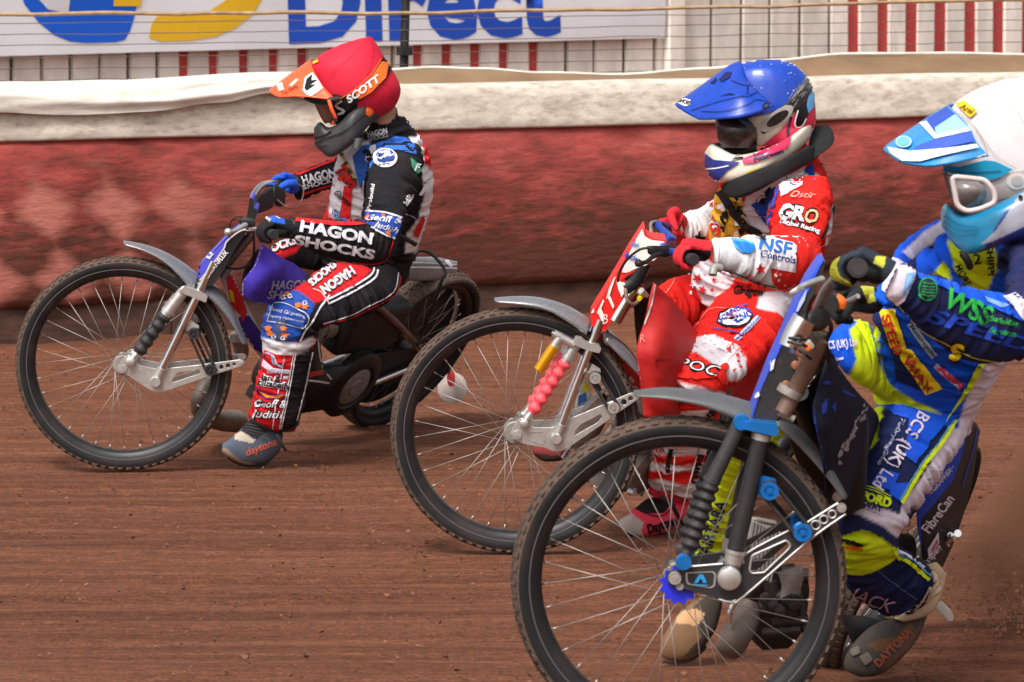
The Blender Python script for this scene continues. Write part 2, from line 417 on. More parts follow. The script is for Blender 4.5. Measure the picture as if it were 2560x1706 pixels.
def glove(parent, grip_a, grip_b, wrist, wr, mt, up, mat2=None, rg=0.017, tfr=0.0093):
    """gripping hand: palm behind the bar, four fingers of unequal length curled round it, thumb from the inner side.
    grip_a = outer end, grip_b = inner end of the held length; up = direction from bar towards the back of the hand"""
    bm = blank(); ax = (grip_b - grip_a); Lg = ax.length; ax = ax.normalized()
    wdir = wrist - (grip_a + grip_b) / 2; wdir = (wdir - ax * wdir.dot(ax)).normalized()
    up = (up - ax * up.dot(ax) - wdir * up.dot(wdir)).normalized()
    mid = (grip_a + grip_b) / 2
    # back of the hand: wrist -> knuckles above the bar
    k0 = mid + up * (rg + 0.020) + wdir * 0.012
    rings = []
    for t in (0, .25, .5, .75, 1):
        c = wrist.lerp(k0, t); hw = wr * (1 - t) + 0.044 * t; hh = wr * 0.85 * (1 - t) + 0.017 * t
        tt = (k0 - wrist).normalized(); nn = tt.cross(ax).normalized()
        rings.append([c + ax * math.cos(a) * hw + nn * math.sin(a) * hh for a in [2 * math.pi * j / 16 for j in range(16)]])
    skin_rings(bm, rings)
    # palm pad between wrist and bar
    tube(bm, [wrist.lerp(mid, .3), mid + wdir * (rg + 0.016) - ax * 0.02, mid + wdir * (rg + 0.014) + ax * 0.02], [0.026, 0.021, 0.021], 10, 3)
    for i in range(4):
        f = (i + 0.5) / 4; c = grip_a.lerp(grip_b, f * 0.92 + 0.04); Rr = rg + tfr
        e = [215, 235, 245, 228][i]; pts = []
        kn = c + up * (Rr + 0.016) + wdir * (0.016 - 0.004 * i % 2)
        pts.append(kn)
        for a in np.linspace(70, e + 40, 7):
            b = R(a); pts.append(c + (wdir * math.cos(b) + up * math.sin(b)) * (Rr + (0.006 if a in (70,) else 0.0)))
        tube(bm, pts, [tfr * 1.15] + [tfr * (1.1 - 0.035 * j) for j in range(7)], 10, 3)
    th0 = grip_b + wdir * (rg + 0.02) + up * 0.01
    tube(bm, [mid + wdir * 0.05 + up * 0.012 + ax * 0.02, th0 + ax * 0.012, grip_b + ax * 0.02 - up * (rg + 0.006) + wdir * 0.004, grip_b + ax * 0.012 - up * (rg + 0.008) - wdir * 0.018],
         [0.018, 0.0135, 0.012, 0.010], 10, 3)
    # cuff
    me = fuse(bm, 0.0026, 2)
    o = link('glove', me, mt); adopt(o, parent); return o
# ================================================================ THE SETTING
def track_material():
    m = bpy.data.materials.new('red_shale'); m.use_nodes = True; t = m.node_tree; L = t.links; N = t.nodes.new
    b = t.nodes['Principled BSDF']; tc = N('ShaderNodeTexCoord')
    def nz(sc, scale, det=8, rough=0.6):
        mp = N('ShaderNodeMapping'); mp.inputs['Scale'].default_value = sc; L.new(tc.outputs['Object'], mp.inputs[0])
        n = N('ShaderNodeTexNoise'); n.inputs['Scale'].default_value = scale; n.inputs['Detail'].default_value = det; n.inputs['Roughness'].default_value = rough
        L.new(mp.outputs[0], n.inputs['Vector']); return n.outputs[0]
    def ramp(inp, stops):
        r = N('ShaderNodeValToRGB'); L.new(inp, r.inputs[0]); e = r.color_ramp.elements
        while len(e) < len(stops): e.new(0.5)
        for k, (p, c) in enumerate(stops): e[k].position = p; e[k].color = (*c, 1)
        return r.outputs[0]
    def mixc(a, bb, f, mode='MIX'):
        x = N('ShaderNodeMix'); x.data_type = 'RGBA'; x.blend_type = mode; L.new(a, x.inputs[6]); L.new(bb, x.inputs[7])
        if isinstance(f, float): x.inputs[0].default_value = f
        else: L.new(f, x.inputs[0])
        return x.outputs[2]
    streak = nz((0.28, 6.5, 1), 1.6, 12, 0.70)      # raked lines along the direction of travel
    fine = nz((5.0, 24.0, 1), 2.4, 10, 0.78); lump = nz((2.2, 3.2, 1), 9, 8, 0.7)
    grain = nz((1, 1, 1), 95, 6, 0.7)
    base = ramp(streak, [(0.30, (0.105, 0.034, 0.016)), (0.45, (0.192, 0.067, 0.032)), (0.57, (0.252, 0.093, 0.046)), (0.74, (0.33, 0.138, 0.076))])
    f2 = ramp(fine, [(0.30, (0.50, 0.48, 0.46)), (0.50, (1, 1, 1)), (0.72, (1.45, 1.45, 1.45))])
    g2 = ramp(grain, [(0.34, (0.50, 0.47, 0.46)), (0.5, (1, 1, 1)), (0.68, (1.5, 1.5, 1.5))])
    l2 = ramp(lump, [(0.32, (0.66, 0.64, 0.62)), (0.5, (1, 1, 1)), (0.70, (1.26, 1.25, 1.25))])
    c = mixc(base, f2, 1.0, 'MULTIPLY'); c = mixc(c, g2, 0.9, 'MULTIPLY'); c = mixc(c, l2, 0.85, 'MULTIPLY')
    pale = nz((0.35, 16, 1), 1.1, 7, 0.75); pf = ramp(pale, [(0.66, (0, 0, 0)), (0.74, (1, 1, 1))])
    pc = N('ShaderNodeRGB'); pc.outputs[0].default_value = (0.46, 0.30, 0.22, 1)
    pm = N('ShaderNodeMath'); pm.operation = 'MULTIPLY'; L.new(pf, pm.inputs[0]); pm.inputs[1].default_value = 0.35
    c = mixc(c, pc.outputs[0], pm.outputs[0])
    L.new(c, b.inputs['Base Color']); b.inputs['Roughness'].default_value = 0.93; b.inputs['Specular IOR Level'].default_value = 0.25
    ad = N('ShaderNodeMath'); ad.operation = 'MULTIPLY_ADD'; L.new(fine, ad.inputs[0]); ad.inputs[1].default_value = 1.5; L.new(grain, ad.inputs[2])
    bp = N('ShaderNodeBump'); bp.inputs['Strength'].default_value = 0.9; bp.inputs['Distance'].default_value = 0.014
    L.new(ad.outputs[0], bp.inputs['Height']); L.new(bp.outputs[0], b.inputs['Normal'])
    return m
M_track = track_material()
def make_track():
    bm = blank()
    nx, ny = 190, 210; x0, x1, y0, y1 = -3.6, 4.2, 8.2, 22.0; g = []
    for j in range(ny + 1):
        Y = y0 + (y1 - y0) * j / ny; row = []
        for i in range(nx + 1):
            X = x0 + (x1 - x0) * i / nx
            e = min(1, min(X - x0, x1 - X, Y - y0, y1 - Y) / 0.4)
            z = (noise.noise(Vector((X * 0.2, Y * 4.5, 0))) * 0.020 + noise.noise(Vector((X * 0.9, Y * 11, 3))) * 0.011 + noise.noise(Vector((X * 9, Y * 14, 5))) * 0.003 - 0.004) * max(e, 0)
            row.append(bm.verts.new((X, Y, z)))
        g.append(row)
    for j in range(ny):
        for i in range(nx): bm.faces.new((g[j][i], g[j][i + 1], g[j + 1][i + 1], g[j + 1][i]))
    big = 700
    o4 = [bm.verts.new(p) for p in ((-big, -big, 0), (big, -big, 0), (big, big, 0), (-big, big, 0))]
    c4 = [g[0][0], g[0][nx], g[ny][nx], g[ny][0]]
    edges = [[g[0][i] for i in range(nx + 1)], [g[j][nx] for j in range(ny + 1)], [g[ny][i] for i in range(nx, -1, -1)], [g[j][0] for j in range(ny, -1, -1)]]
    for k in range(4): bm.faces.new([o4[k], o4[(k + 1) % 4]] + edges[k][::-1])
    o = obj('track', bm, M_track, sharp=None); tag(o, kind='structure'); return o
make_track()

# loose shale lumps lying on the track
def clod_field():
    bm = blank(); rnd = random.Random(3)
    for i in range(9000):
        Y = rnd.uniform(9.0, 18.0); X = rnd.uniform(-0.14, 0.14) * Y; s = rnd.choice((0.0018, 0.002, 0.0025, 0.003, 0.004, 0.0065)) * rnd.uniform(.7, 1.4)
        vv = [bm.verts.new((X + s * rnd.uniform(-1, 1) * 1.3, Y + s * rnd.uniform(-1, 1) * 1.3, s * 0.4 + s * rnd.uniform(-.6, .8))) for _ in range(5)]
        try:
            for f in ((0, 1, 2), (0, 2, 3), (0, 3, 1), (1, 3, 4), (2, 4, 3), (1, 4, 2)): bm.faces.new([vv[k] for k in f])
        except ValueError: pass
    o = obj('loose_shale', bm, mat('shale_lump', (0.165, 0.066, 0.036), 0.95, var=0.55, scale=3), sharp=None, smooth=False)
    tag(o, 'small loose lumps of red shale lying on the dirt track', 'gravel', kind='stuff')
clod_field()

# ---- the inflatable barrier along the track edge
WL = Vector((-2.22, 18.4, 0)); WR = Vector((1.755, 20.8, 0)); WD = (WR - WL).normalized(); WN = Vector((WD.y, -WD.x, 0))   # WN faces the track
def wall(s, z, off=0.0): return WL + WD * s + WN * off + Vector((0, 0, z))
S_A, S_B = -1.6, 7.4
def lerp_tab(tab, s):
    for (a, x), (b, y) in zip(tab, tab[1:]):
        if s <= b:
            t = max(0, min(1, (s - a) / (b - a))); t = t * t * (3 - 2 * t); return x + (y - x) * t
    return tab[-1][1]
def cover_material():
    m = bpy.data.materials.new('faded_red_cover'); m.use_nodes = True; t = m.node_tree; L = t.links; N = t.nodes.new; b = t.nodes['Principled BSDF']
    tc = N('ShaderNodeTexCoord'); mp = N('ShaderNodeMapping'); mp.inputs['Scale'].default_value = (1.1, 1, 3.6)
    mp.inputs['Rotation'].default_value = (0, 0, -math.atan2(WD.y, WD.x)); L.new(tc.outputs['Object'], mp.inputs[0])
    def nz(scale, det, rough):
        n = N('ShaderNodeTexNoise'); n.inputs['Scale'].default_value = scale; n.inputs['Detail'].default_value = det; n.inputs['Roughness'].default_value = rough; L.new(mp.outputs[0], n.inputs['Vector']); return n.outputs[0]
    def ramp(inp, stops):
        r = N('ShaderNodeValToRGB'); L.new(inp, r.inputs[0]); e = r.color_ramp.elements
        while len(e) < len(stops): e.new(0.5)
        for k, (p, c) in enumerate(stops): e[k].position = p; e[k].color = (*c, 1)
        return r.outputs[0]
    c1 = ramp(nz(2.4, 9, 0.62), [(0.28, (0.19, 0.034, 0.028)), (0.5, (0.41, 0.072, 0.060)), (0.72, (0.53, 0.125, 0.104))])
    # caked shale thrown up by the wheels: thick near the track, gone near the top
    sep = N('ShaderNodeSeparateXYZ'); L.new(tc.outputs['Object'], sep.inputs[0])
    mr = N('ShaderNodeMapRange'); mr.inputs[1].default_value = 0.1; mr.inputs[2].default_value = 0.95; mr.inputs[3].default_value = 0.46; mr.inputs[4].default_value = -0.10; L.new(sep.outputs['Z'], mr.inputs[0])
    ad = N('ShaderNodeMath'); ad.operation = 'ADD'; L.new(nz(5.5, 10, 0.7), ad.inputs[0]); L.new(mr.outputs[0], ad.inputs[1])
    f = ramp(ad.outputs[0], [(0.43, (0, 0, 0)), (0.80, (0.92, 0.92, 0.92))])
    mx = N('ShaderNodeMix'); mx.data_type = 'RGBA'; L.new(f, mx.inputs[0]); L.new(c1, mx.inputs[6]); mx.inputs[7].default_value = (0.078, 0.029, 0.017, 1)
    # soft faded lozenge print near the left end of the view
    m2 = N('ShaderNodeMapping'); m2.inputs['Location'].default_value = (-WL.dot(WD), 0, 0); m2.inputs['Rotation'].default_value = (0, 0, -math.atan2(WD.y, WD.x)); L.new(tc.outputs['Object'], m2.inputs[0])
    s2 = N('ShaderNodeSeparateXYZ'); L.new(m2.outputs[0], s2.inputs[0])
    def mth(op, a, b_=None):
        q = N('ShaderNodeMath'); q.operation = op
        for k, v in enumerate((a, b_)):
            if v is None: continue
            if isinstance(v, (int, float)): q.inputs[k].default_value = v
            else: L.new(v, q.inputs[k])
        return q.outputs[0]
    dx = mth('DIVIDE', mth('PINGPONG', mth('ADD', mth('ADD', s2.outputs['X'], 4.02), mth('MULTIPLY', s2.outputs['Z'], 0.35)), 0.17), 0.17); dz = mth('DIVIDE', mth('PINGPONG', mth('ADD', s2.outputs['Z'], 0.03), 0.15), 0.15)
    pr = mth('SUBTRACT', 1.0, mth('ADD', dx, dz))
    pr = mth('ADD', pr, mth('MULTIPLY', mth('SUBTRACT', nz(3.2, 7, .65), .5), 1.3))
    r1 = N('ShaderNodeMapRange'); r1.inputs[1].default_value = -0.14; r1.inputs[2].default_value = 0.42; L.new(pr, r1.inputs[0])
    r2 = N('ShaderNodeMapRange'); r2.inputs[1].default_value = 1.25; r2.inputs[2].default_value = 0.7; L.new(s2.outputs['X'], r2.inputs[0])
    r3 = N('ShaderNodeMapRange'); r3.inputs[1].default_value = 0.80; r3.inputs[2].default_value = 0.66; L.new(s2.outputs['Z'], r3.inputs[0])
    fx = mth('MULTIPLY', mth('MULTIPLY', mth('MULTIPLY', r1.outputs[0], r2.outputs[0]), r3.outputs[0]), 0.95)
    mz = N('ShaderNodeMix'); mz.data_type = 'RGBA'; L.new(fx, mz.inputs[0]); L.new(mx.outputs[2], mz.inputs[6]); mz.inputs[7].default_value = (0.47, 0.16, 0.12, 1)
    L.new(mz.outputs[2], b.inputs['Base Color']); b.inputs['Roughness'].default_value = 0.72; b.inputs['Specular IOR Level'].default_value = 0.25
    bp = N('ShaderNodeBump'); bp.inputs['Strength'].default_value = 0.4; bp.inputs['Distance'].default_value = 0.03; L.new(nz(7, 8, .6), bp.inputs['Height']); L.new(bp.outputs[0], b.inputs['Normal'])
    return m
def make_barrier():
    root = thing('air_barrier', 'dirty red inflatable trackside barrier with a cream top behind the riders', 'barrier', tuple(wall(2.5, 0)))
    # red padded face
    bm = blank(); rows = []
    prof = [(0.150, -0.02), (0.153, 0.008), (0.19, 0.020), (0.30, 0.034), (0.45, 0.042), (0.6, 0.042), (0.75, 0.036), (0.84, 0.024), (0.885, 0.006), (0.89, -0.03)]
    n = 240
    for i in range(n + 1):
        s = S_A + (S_B - S_A) * i / n; r = []
        for z, o in prof:
            w_ = noise.noise(Vector((s * 1.7, z * 1.3, 0))) * 0.018 + noise.noise(Vector((s * 5 + z * 3, z * 4, 9))) * 0.013
            r.append(wall(s, z + noise.noise(Vector((s * 1.1, 4, 0))) * 0.006, o + w_))
        rows.append(r)
    skin_rings(bm, rows, loop=False, cap=False); rf = obj('red_cover', bm, cover_material(), sharp=None); adopt(rf, root)
    # kickboards under the cover: separate boards
    mk = mat('muddy_board', (0.060, 0.026, 0.017), 0.9, var=0.35, scale=9, bump=0.5, bscale=40, stretch=(1, 1, 4), dirt=0.5, dscale=5)
    s = S_A
    while s < S_B:
        bm = blank(); L_ = 1.22; e = min(s + L_ - 0.008, S_B)
        c = wall((s + e) / 2, 0.068, -0.03); box(bm, c, WD * (e - s) / 2, WN * 0.02, Vector((0, 0, 0.09)))
        adopt(obj('kickboard', bm, mk, smooth=False), root); s += L_
    # cream band laced on above the red
    mc = mat('dirty_cream_canvas', (0.64, 0.57, 0.48), 0.8, var=0.18, scale=5, bump=0.3, bscale=40, dirt=0.85, dscale=13, stretch=(1, 1, 3.0), dirtcol=(0.30, 0.205, 0.145))
    mb = mat('clean_cream_canvas', (0.74, 0.70, 0.62), 0.75, var=0.1, scale=5, bump=0.3, bscale=30, dirt=0.55, dscale=4, stretch=(1, 1, 3), dirtcol=(0.40, 0.30, 0.22))
    bm = blank(); rows = []
    for i in range(n + 1):
        s = S_A + (S_B - S_A) * i / n; r = []
        for z, o in ((0.892, -0.02), (0.874, 0.035), (0.884, 0.040), (0.92, 0.034), (0.97, 0.028), (1.02, 0.022), (1.062, 0.014), (1.076, -0.004), (1.079, -0.05), (1.08, -0.3)):
            r.append(wall(s, z + noise.noise(Vector((s * 1.1, 4, 0))) * 0.006, o + noise.noise(Vector((s * 2.6, z * 5, 2))) * 0.014 + noise.noise(Vector((s * 9, z * 14, 6))) * 0.005))
        rows.append(r)
    skin_rings(bm, rows, loop=False, cap=False); adopt(obj('cream_band', bm, mc, sharp=None), root)
    # loose folded tarpaulin over the top (left half of the view), wavy lower edge standing off the band
    low = [(-2, 1.02), (0.0, 1.003), (0.35, 0.985), (0.75, 0.993), (1.05, 1.025), (1.30, 1.062), (1.55, 1.03), (1.9, 1.005), (2.05, 1.0), (2.35, 1.03), (2.7, 1.09)]
    top = [(-2, 1.13), (0, 1.132), (0.6, 1.128), (1.4, 1.152), (2.0, 1.145), (2.4, 1.14), (2.7, 1.13)]
    bm = blank(); rows = []; m_ = 150
    for i in range(m_ + 1):
        s = -1.6 + (1.86 + 1.6) * i / m_; a, b = lerp_tab(low, s), lerp_tab(top, s); r = []
        for k in range(11):
            t = k / 10; z = a + (b - a) * t
            o = 0.062 + 0.010 * math.sin(t * math.pi * 0.9) - 0.10 * t ** 4 + noise.noise(Vector((s * 1.6, t * 4.5, 1))) * 0.022 + noise.noise(Vector((s * 5, t * 7, 3))) * 0.008
            r.append(wall(s, z + noise.noise(Vector((s * 3, t * 2, 7))) * 0.006, o))
        r.append(wall(s, b - 0.005, -0.18)); r.append(wall(s, b - 0.02, -0.4)); rows.append(r)
    skin_rings(bm, rows, loop=False, cap=False); adopt(obj('folded_cover', bm, mb, sharp=None), root)
    # lifted brown rear sheet on the right half, with pale hem
    mbr = mat('brown_tarpaulin', (0.22, 0.135, 0.07), 0.8, var=0.2, scale=3, bump=0.3, bscale=25, dirt=0.5, dscale=4, stretch=(1, 1, 3))
    top2 = [(1.7, 1.10), (2.05, 1.135), (2.35, 1.145), (2.6, 1.135), (2.95, 1.11), (3.4, 1.095), (3.9, 1.115), (4.3, 1.15), (4.7, 1.175), (5.3, 1.17), (5.9, 1.155), (6.25, 1.135), (6.6, 1.17), (7.4, 1.18)]
    bm = blank(); bh = blank(); rows = []; rh = []
    for i in range(m_ + 1):
        s = 1.7 + (S_B - 1.7) * i / m_; b = lerp_tab(top2, s); r = []
        for k in range(8):
            t = k / 7; r.append(wall(s, 1.07 + (b - 1.07) * t, -0.16 - 0.16 * t + noise.noise(Vector((s * 2, t * 2, 4))) * 0.03))
        rows.append(r); e = r[-1]; rh.append(e + Vector((0, 0, 0.004)))
    skin_rings(bm, rows, loop=False, cap=False); adopt(obj('rear_tarpaulin', bm, mbr, sharp=None), root)
    tube(bh, rh, 0.009, 6, 1); adopt(obj('tarpaulin_hem', bh, mb), root)
make_barrier()

# ---- wire fence standing just behind the barrier
def make_wire_fence():
    root = thing('wire_fence', 'strand wire fence with a brown top rope and one black post behind the barrier', 'fence', tuple(wall(2.0, 0, -0.6)))
    def wp(u, v, off=-0.6): return onplane(u, v, wall(0, 0, off), WN)
    mw = mat('rusty_wire', (0.20, 0.15, 0.12), 0.6, 0.5, var=0.2)
    mr_ = mat('weathered_rope', (0.42, 0.27, 0.15), 0.85, var=0.25, scale=20, bump=0.5, bscale=120)
    def line(name, ys, rad, m, wob):
        bm = blank(); pts = []
        for k in range(33):
            u = -200 + (2960) * k / 32; v = np.interp(u, [a for a, _ in ys], [b for _, b in ys]) + wob * noise.noise(Vector((u * 0.006, ys[0][1], 0)))
            pts.append(wp(u, v))
        tube(bm, pts, rad, 6, 3); adopt(obj(name, bm, m), root)
    line('top_rope', [(-200, 37), (300, 34), (1020, 33), (1640, 22), (2200, 8), (2760, -8)], 0.0105, mr_, 7)
    for y0, y1 in ((60, 10), (88, 36), (115, 62), (146, 92), (174, 122), (203, 150), (232, 180)):
        line('wire', [(-200, y0 + 2), (1020, y0 - 6 + (y1 - y0) * 0.12), (2760, y1 + 10)], 0.0022, mw, 4)
    bm = blank(); a = wp(1008, 240, -0.62); b = wp(1014, 4, -0.62)
    cyl(bm, a, b, 0.021, 0.021, 12); cyl(bm, b, b + Vector((0, 0, .012)), 0.024, 0.024, 12)
    box(bm, wp(1011, 128, -0.6), WD * .027, WN * .03, Vector((0, 0, .02))); box(bm, wp(1010, 195, -0.6), WD * .027, WN * .03, Vector((0, 0, .02)))
    cyl(bm, a, Vector((a.x, a.y, 0)), 0.021, 0.021, 12)
    adopt(obj('post', bm, mat('black_post', (0.02, 0.02, 0.022), 0.5, 0.2)), root)
make_wire_fence()

# ---- paling fence and advertising banner farther back
GL = Vector((-3.13, 26.0, 0)); GR = Vector((1.1, 30.7, 0)); GD = (GR - GL).normalized(); GN = Vector((GD.y, -GD.x, 0))
def gp(u, v, off=0.0): return onplane(u, v, GL + GN * off, GN)
def make_palings():
    root = thing('paling_fence', 'tall white paling fence with red strips between the boards, behind the banner', 'fence', tuple(GL))
    mw = mat('white_paling', (0.86, 0.80, 0.72), 0.8, var=0.2, scale=3, dirt=0.6, dscale=2.2, dirtcol=(0.42, 0.35, 0.29), stretch=(1, 1, .5))
    mr_ = mat('red_paling', (0.50, 0.05, 0.045), 0.7, var=0.2, scale=3, dirt=0.3, dscale=3)
    mb_ = mat('brown_backing', (0.42, 0.31, 0.25), 0.9, var=0.3, scale=2)
    def board(name, u0, u1, off, m, z0=0.02, z1=2.9, th=0.012, tilt=0):
        a, b = gp(u0, 100, off), gp(u1, 100, off); bm = blank(); c = (a + b) / 2; c.z = (z0 + z1) / 2
        box(bm, c, (b - a) / 2 * Vector((1, 1, 0)).length / 1.41421 if False else Vector(((b - a).x / 2, (b - a).y / 2, 0)), GN * th, Vector((tilt, 0, (z1 - z0) / 2)))
        adopt(obj(name, bm, m, smooth=False), root)
    rnd = random.Random(5); u = -190
    while u < 2750:
        wd = 73 + rnd.uniform(-3, 3); red = (385 < u + 60 < 900) or (1040 < u + 60 < 1345) or (2100 < u + 60)
        board('paling', u + 2, u + wd - ((30 if u > 2000 else 24) if red else 9), rnd.uniform(-.006, .006), mw, z1=2.9, tilt=rnd.uniform(-.01, .01))
        if red: board('red_strip', u + wd - (31 if u > 2000 else 25), u + wd + 3, -0.014, mr_, th=0.008)
        u += wd
    board('backing', -260, 2800, -0.045, mb_)
    for z in (0.5, 1.35, 2.4): 
        a, b = gp(-260, 100, -0.16), gp(2800, 100, -0.16); bm = blank(); c = (a + b) / 2; c.z = z
        box(bm, c, Vector(((b - a).x / 2, (b - a).y / 2, 0)), GN * .025, Vector((0, 0, .04))); adopt(obj('rail', bm, mw, smooth=False), root)
    board('corner_post', 1668, 1705, 0.05, mw, th=0.03)
make_palings()
def make_banner():
    root = thing('banner', 'white advertising banner with large blue and yellow lettering on the paling fence', 'banner', tuple(GL + GN * .06))
    def bp(u, v): return gp(u, v, 0.07)
    mw = mat('banner_vinyl', (0.83, 0.835, 0.87), 0.55, var=0.05, scale=2, bump=0.1, bscale=12)
    bm = blank(); rows = []
    for i in range(61):
        u = -260 + (1662 + 260) * i / 60; vb = 141 - 46 * u / 1662
        a, b = bp(u, vb), bp(u, vb); top = Vector((b.x, b.y, 2.75)); r = []
        for k in range(9):
            q = a.lerp(top, k / 8); r.append(q + GN * noise.noise(Vector((u * .004, k * .5, 0))) * 0.02)
        rows.append(r)
    skin_rings(bm, rows, loop=False, cap=False); sh = obj('sheet', bm, mw, sharp=None); adopt(sh, root)
    d = Decals([sh]); d.jump = 9; blue = srgb(0, 96, 218); yel = srgb(240, 190, 30); db = srgb(20, 80, 195)
    d.poly(S0, [(48, -30), (60, 10), (95, 55), (135, 88), (175, 104), (215, 108), (290, 106), (312, 100), (325, 78), (336, 42), (345, 0), (350, -40)] , blue, 0, step=14)
    d.poly(S0, [(-30, -60), (40, -60), (55, -5), (140, -40), (345, -46), (350, -60)], blue, 0, step=14)
    d.poly(S0, [(82, -40), (92, -6), (120, 24), (170, 34), (180, -40)], srgb(222, 222, 230), 1, step=14)
    d.poly(S0, [(372, 95), (378, 62), (392, 41), (450, 38), (520, 30), (565, 0), (580, -40), (665, -40), (655, 0), (630, 38), (590, 70), (540, 92), (470, 103), (400, 104)], yel, 0, step=14)
    d.poly(S0, [(285, -40), (283, 16), (350, 16), (360, -40)], yel, 2, step=14)
    d.text(S0, 'Direct', (722, 101), (1402, 80), 186, db, 0, bold=0.035)
    d.build('lettering', sh, mat('banner_ink', None, 0.55, var=0.04, attr='paint'))
make_banner()
# ================================================================ MOTORBIKES
A4 = Fr(460, 420, 4.126); A5 = Fr(760, 600, 3.137); B4 = Fr(1440, 520, 4.126); C5 = Fr(1820, 600, 3.136)
M_red = solid('red_paint', (205, 30, 30), 0.4, dirt=0.2); M_pink = solid('coral_rubber', (248, 82, 92), 0.6, dirt=0.1)
M_blue_an = mat('blue_anodised', (0.012, 0.20, 0.62), 0.35, 0.5, dirt=0.08); M_gold = mat('gold_anodised', (0.80, 0.36, 0.015), 0.22, 0.6, var=0.08)
M_purple = solid('purple_cloth', (66, 50, 160), 0.85, spec=0.2, bump=0.3, bscale=300, dirt=0.1)
M_darkalu = mat('dark_anodised', (0.05, 0.05, 0.054), 0.42, 0.5, dirt=0.18); M_tubew = mat('worn_tube', (0.17, 0.105, 0.08), 0.5, 0.4, var=0.3, dirt=0.4)
M_exh = mat('scorched_pipe', (0.20, 0.165, 0.135), 0.55, 0.5, var=0.35, scale=8, bump=0.2, bscale=60, dirt=0.5, dscale=9)

def put(name, bm, m, parent, **k):
    o = obj(name, bm, m, None, **k); adopt(o, parent); return o
def bevelled(o, w=0.0012, seg=2):
    md = o.modifiers.new('bevel', 'BEVEL'); md.width = w; md.segments = seg; md.limit_method = 'ANGLE'; md.angle_limit = R(40); return o

def build_wheel(root, name, c, n, Rm, x=None, wid=0.034, rim_m=M_rimb, spokes=36, lip=True, hubm=M_alud, inner=0.818, toothed=None, turn=0.0):
    n = n.normalized(); ex, ez = perp(n)
    bm = blank(); r = Rm
    lathe_closed(bm, c, n, [(inner * r, -0.012), (inner * r, 0.012), (0.835 * r, 0.024), (0.875 * r, 0.028), (0.893 * r, 0.030), (0.893 * r, 0.026), (0.870 * r, 0.020), (0.860 * r, 0), (0.870 * r, -0.020), (0.893 * r, -0.026), (0.893 * r, -0.030), (0.875 * r, -0.028), (0.835 * r, -0.024)], 96)
    rim = put(name, bm, rim_m, root, sharp=50)
    bm = blank(); w_ = wid
    prof = [(0.872 * r, -0.024), (0.90 * r, -w_ * .92), (0.93 * r, -w_), (0.955 * r, -w_ * .97), (0.972 * r, -w_ * .85), (0.984 * r, -w_ * .62), (0.990 * r, -w_ * .3), (0.992 * r, 0)]
    prof = prof + [(a, -b) for a, b in prof[-2::-1]]
    lathe_closed(bm, c, n, prof, 110)
    for f in bm.faces:
        q = f.calc_center_median() - c; q -= n * q.dot(n)
        if q.length > 0.962 * r: f.material_index = 1
    rnd = random.Random(int(Rm * 1e5))
    N = 76
    for k in range(N):      # knobbly tread blocks
        for row, (lat, rad, hh) in enumerate(((-0.78, 0.974, 0.0042), (-0.28, 0.990, 0.0042), (0.28, 0.990, 0.0042), (0.78, 0.974, 0.0042))):
            a = 2 * math.pi * (k + (0.5 if row % 2 else 0)) / N + turn; d = ex * math.cos(a) + ez * math.sin(a); t = n.cross(d)
            nf = len(bm.faces)
            up = (d + n * lat * 0.55).normalized(); sd_ = up.cross(t).normalized()
            box(bm, c + d * rad * r + n * lat * w_ * 0.93, t * 0.0080 * rnd.uniform(.8, 1.1), sd_ * 0.0065, up * hh)
            bm.faces.ensure_lookup_table()
            for i in range(nf, len(bm.faces)): bm.faces[i].material_index = 1
    ty = put('tyre', bm, [M_tyre, M_tread], rim, sharp=35)
    if lip:
        for s in (-1, 1):
            bm = blank(); lathe_closed(bm, c + n * s * 0.0295, n, [(0.892 * r + 0.0022 * math.cos(t), 0.0022 * math.sin(t)) for t in np.linspace(0, 2 * math.pi, 7)[:-1]], 110); put('rim_edge', bm, M_rimg, rim)
    bm = blank()
    for s in (-1, 1):
        lathe(bm, c + n * s * 0.032, n, [(0.0, -0.004), (0.030, -0.004), (0.034, 0), (0.030, 0.004), (0.0, 0.004)], 28)
    cyl(bm, c - n * 0.03, c + n * 0.03, 0.019, 0.019, 20); cyl(bm, c - n * .06, c + n * .06, 0.0085, .0085, 12)
    put('hub', bm, hubm, rim)
    if toothed:
        bm = blank(); L_ = []
        for k in range(24):
            rr = 0.043 if (k % 2) else 0.036
            for da in (-0.07, 0.07):
                a = 2 * math.pi * (k + da * 2) / 24; L_.append(c + n * 0.040 + (ex * math.cos(a) + ez * math.sin(a)) * rr)
        plate(bm, L_, [], n * 0.006); put('hub_cover', bm, toothed, rim, smooth=False)
    sp = None
    for k in range(spokes):
        s = 1 if k % 2 else -1; dirn = 1 if (k // 2) % 2 else -1
        a = 2 * math.pi * k / spokes + turn; ah = a + dirn * 1.1
        p0 = c + n * s * 0.031 + (ex * math.cos(ah) + ez * math.sin(ah)) * 0.031; p1 = c + n * s * 0.004 + (ex * math.cos(a) + ez * math.sin(a)) * inner * r
        bm = blank(); cyl(bm, p0, p1, 0.00105, 0.00105, 6); cyl(bm, p1.lerp(p0, 0.055), p1, 0.0026, 0.0026, 6)
        put('spoke', bm, M_spoke, rim, sharp=None)
    return rim, ty

def bellows(bm, a, b, r, lobes, rlow=0.72):
    N = lobes * 10; pts = [a.lerp(b, k / N) for k in range(N + 1)]
    tube(bm, pts, [r * (rlow + (1 - rlow) * (0.5 - 0.5 * math.cos(2 * math.pi * lobes * k / N))) for k in range(N + 1)], 16, 1)

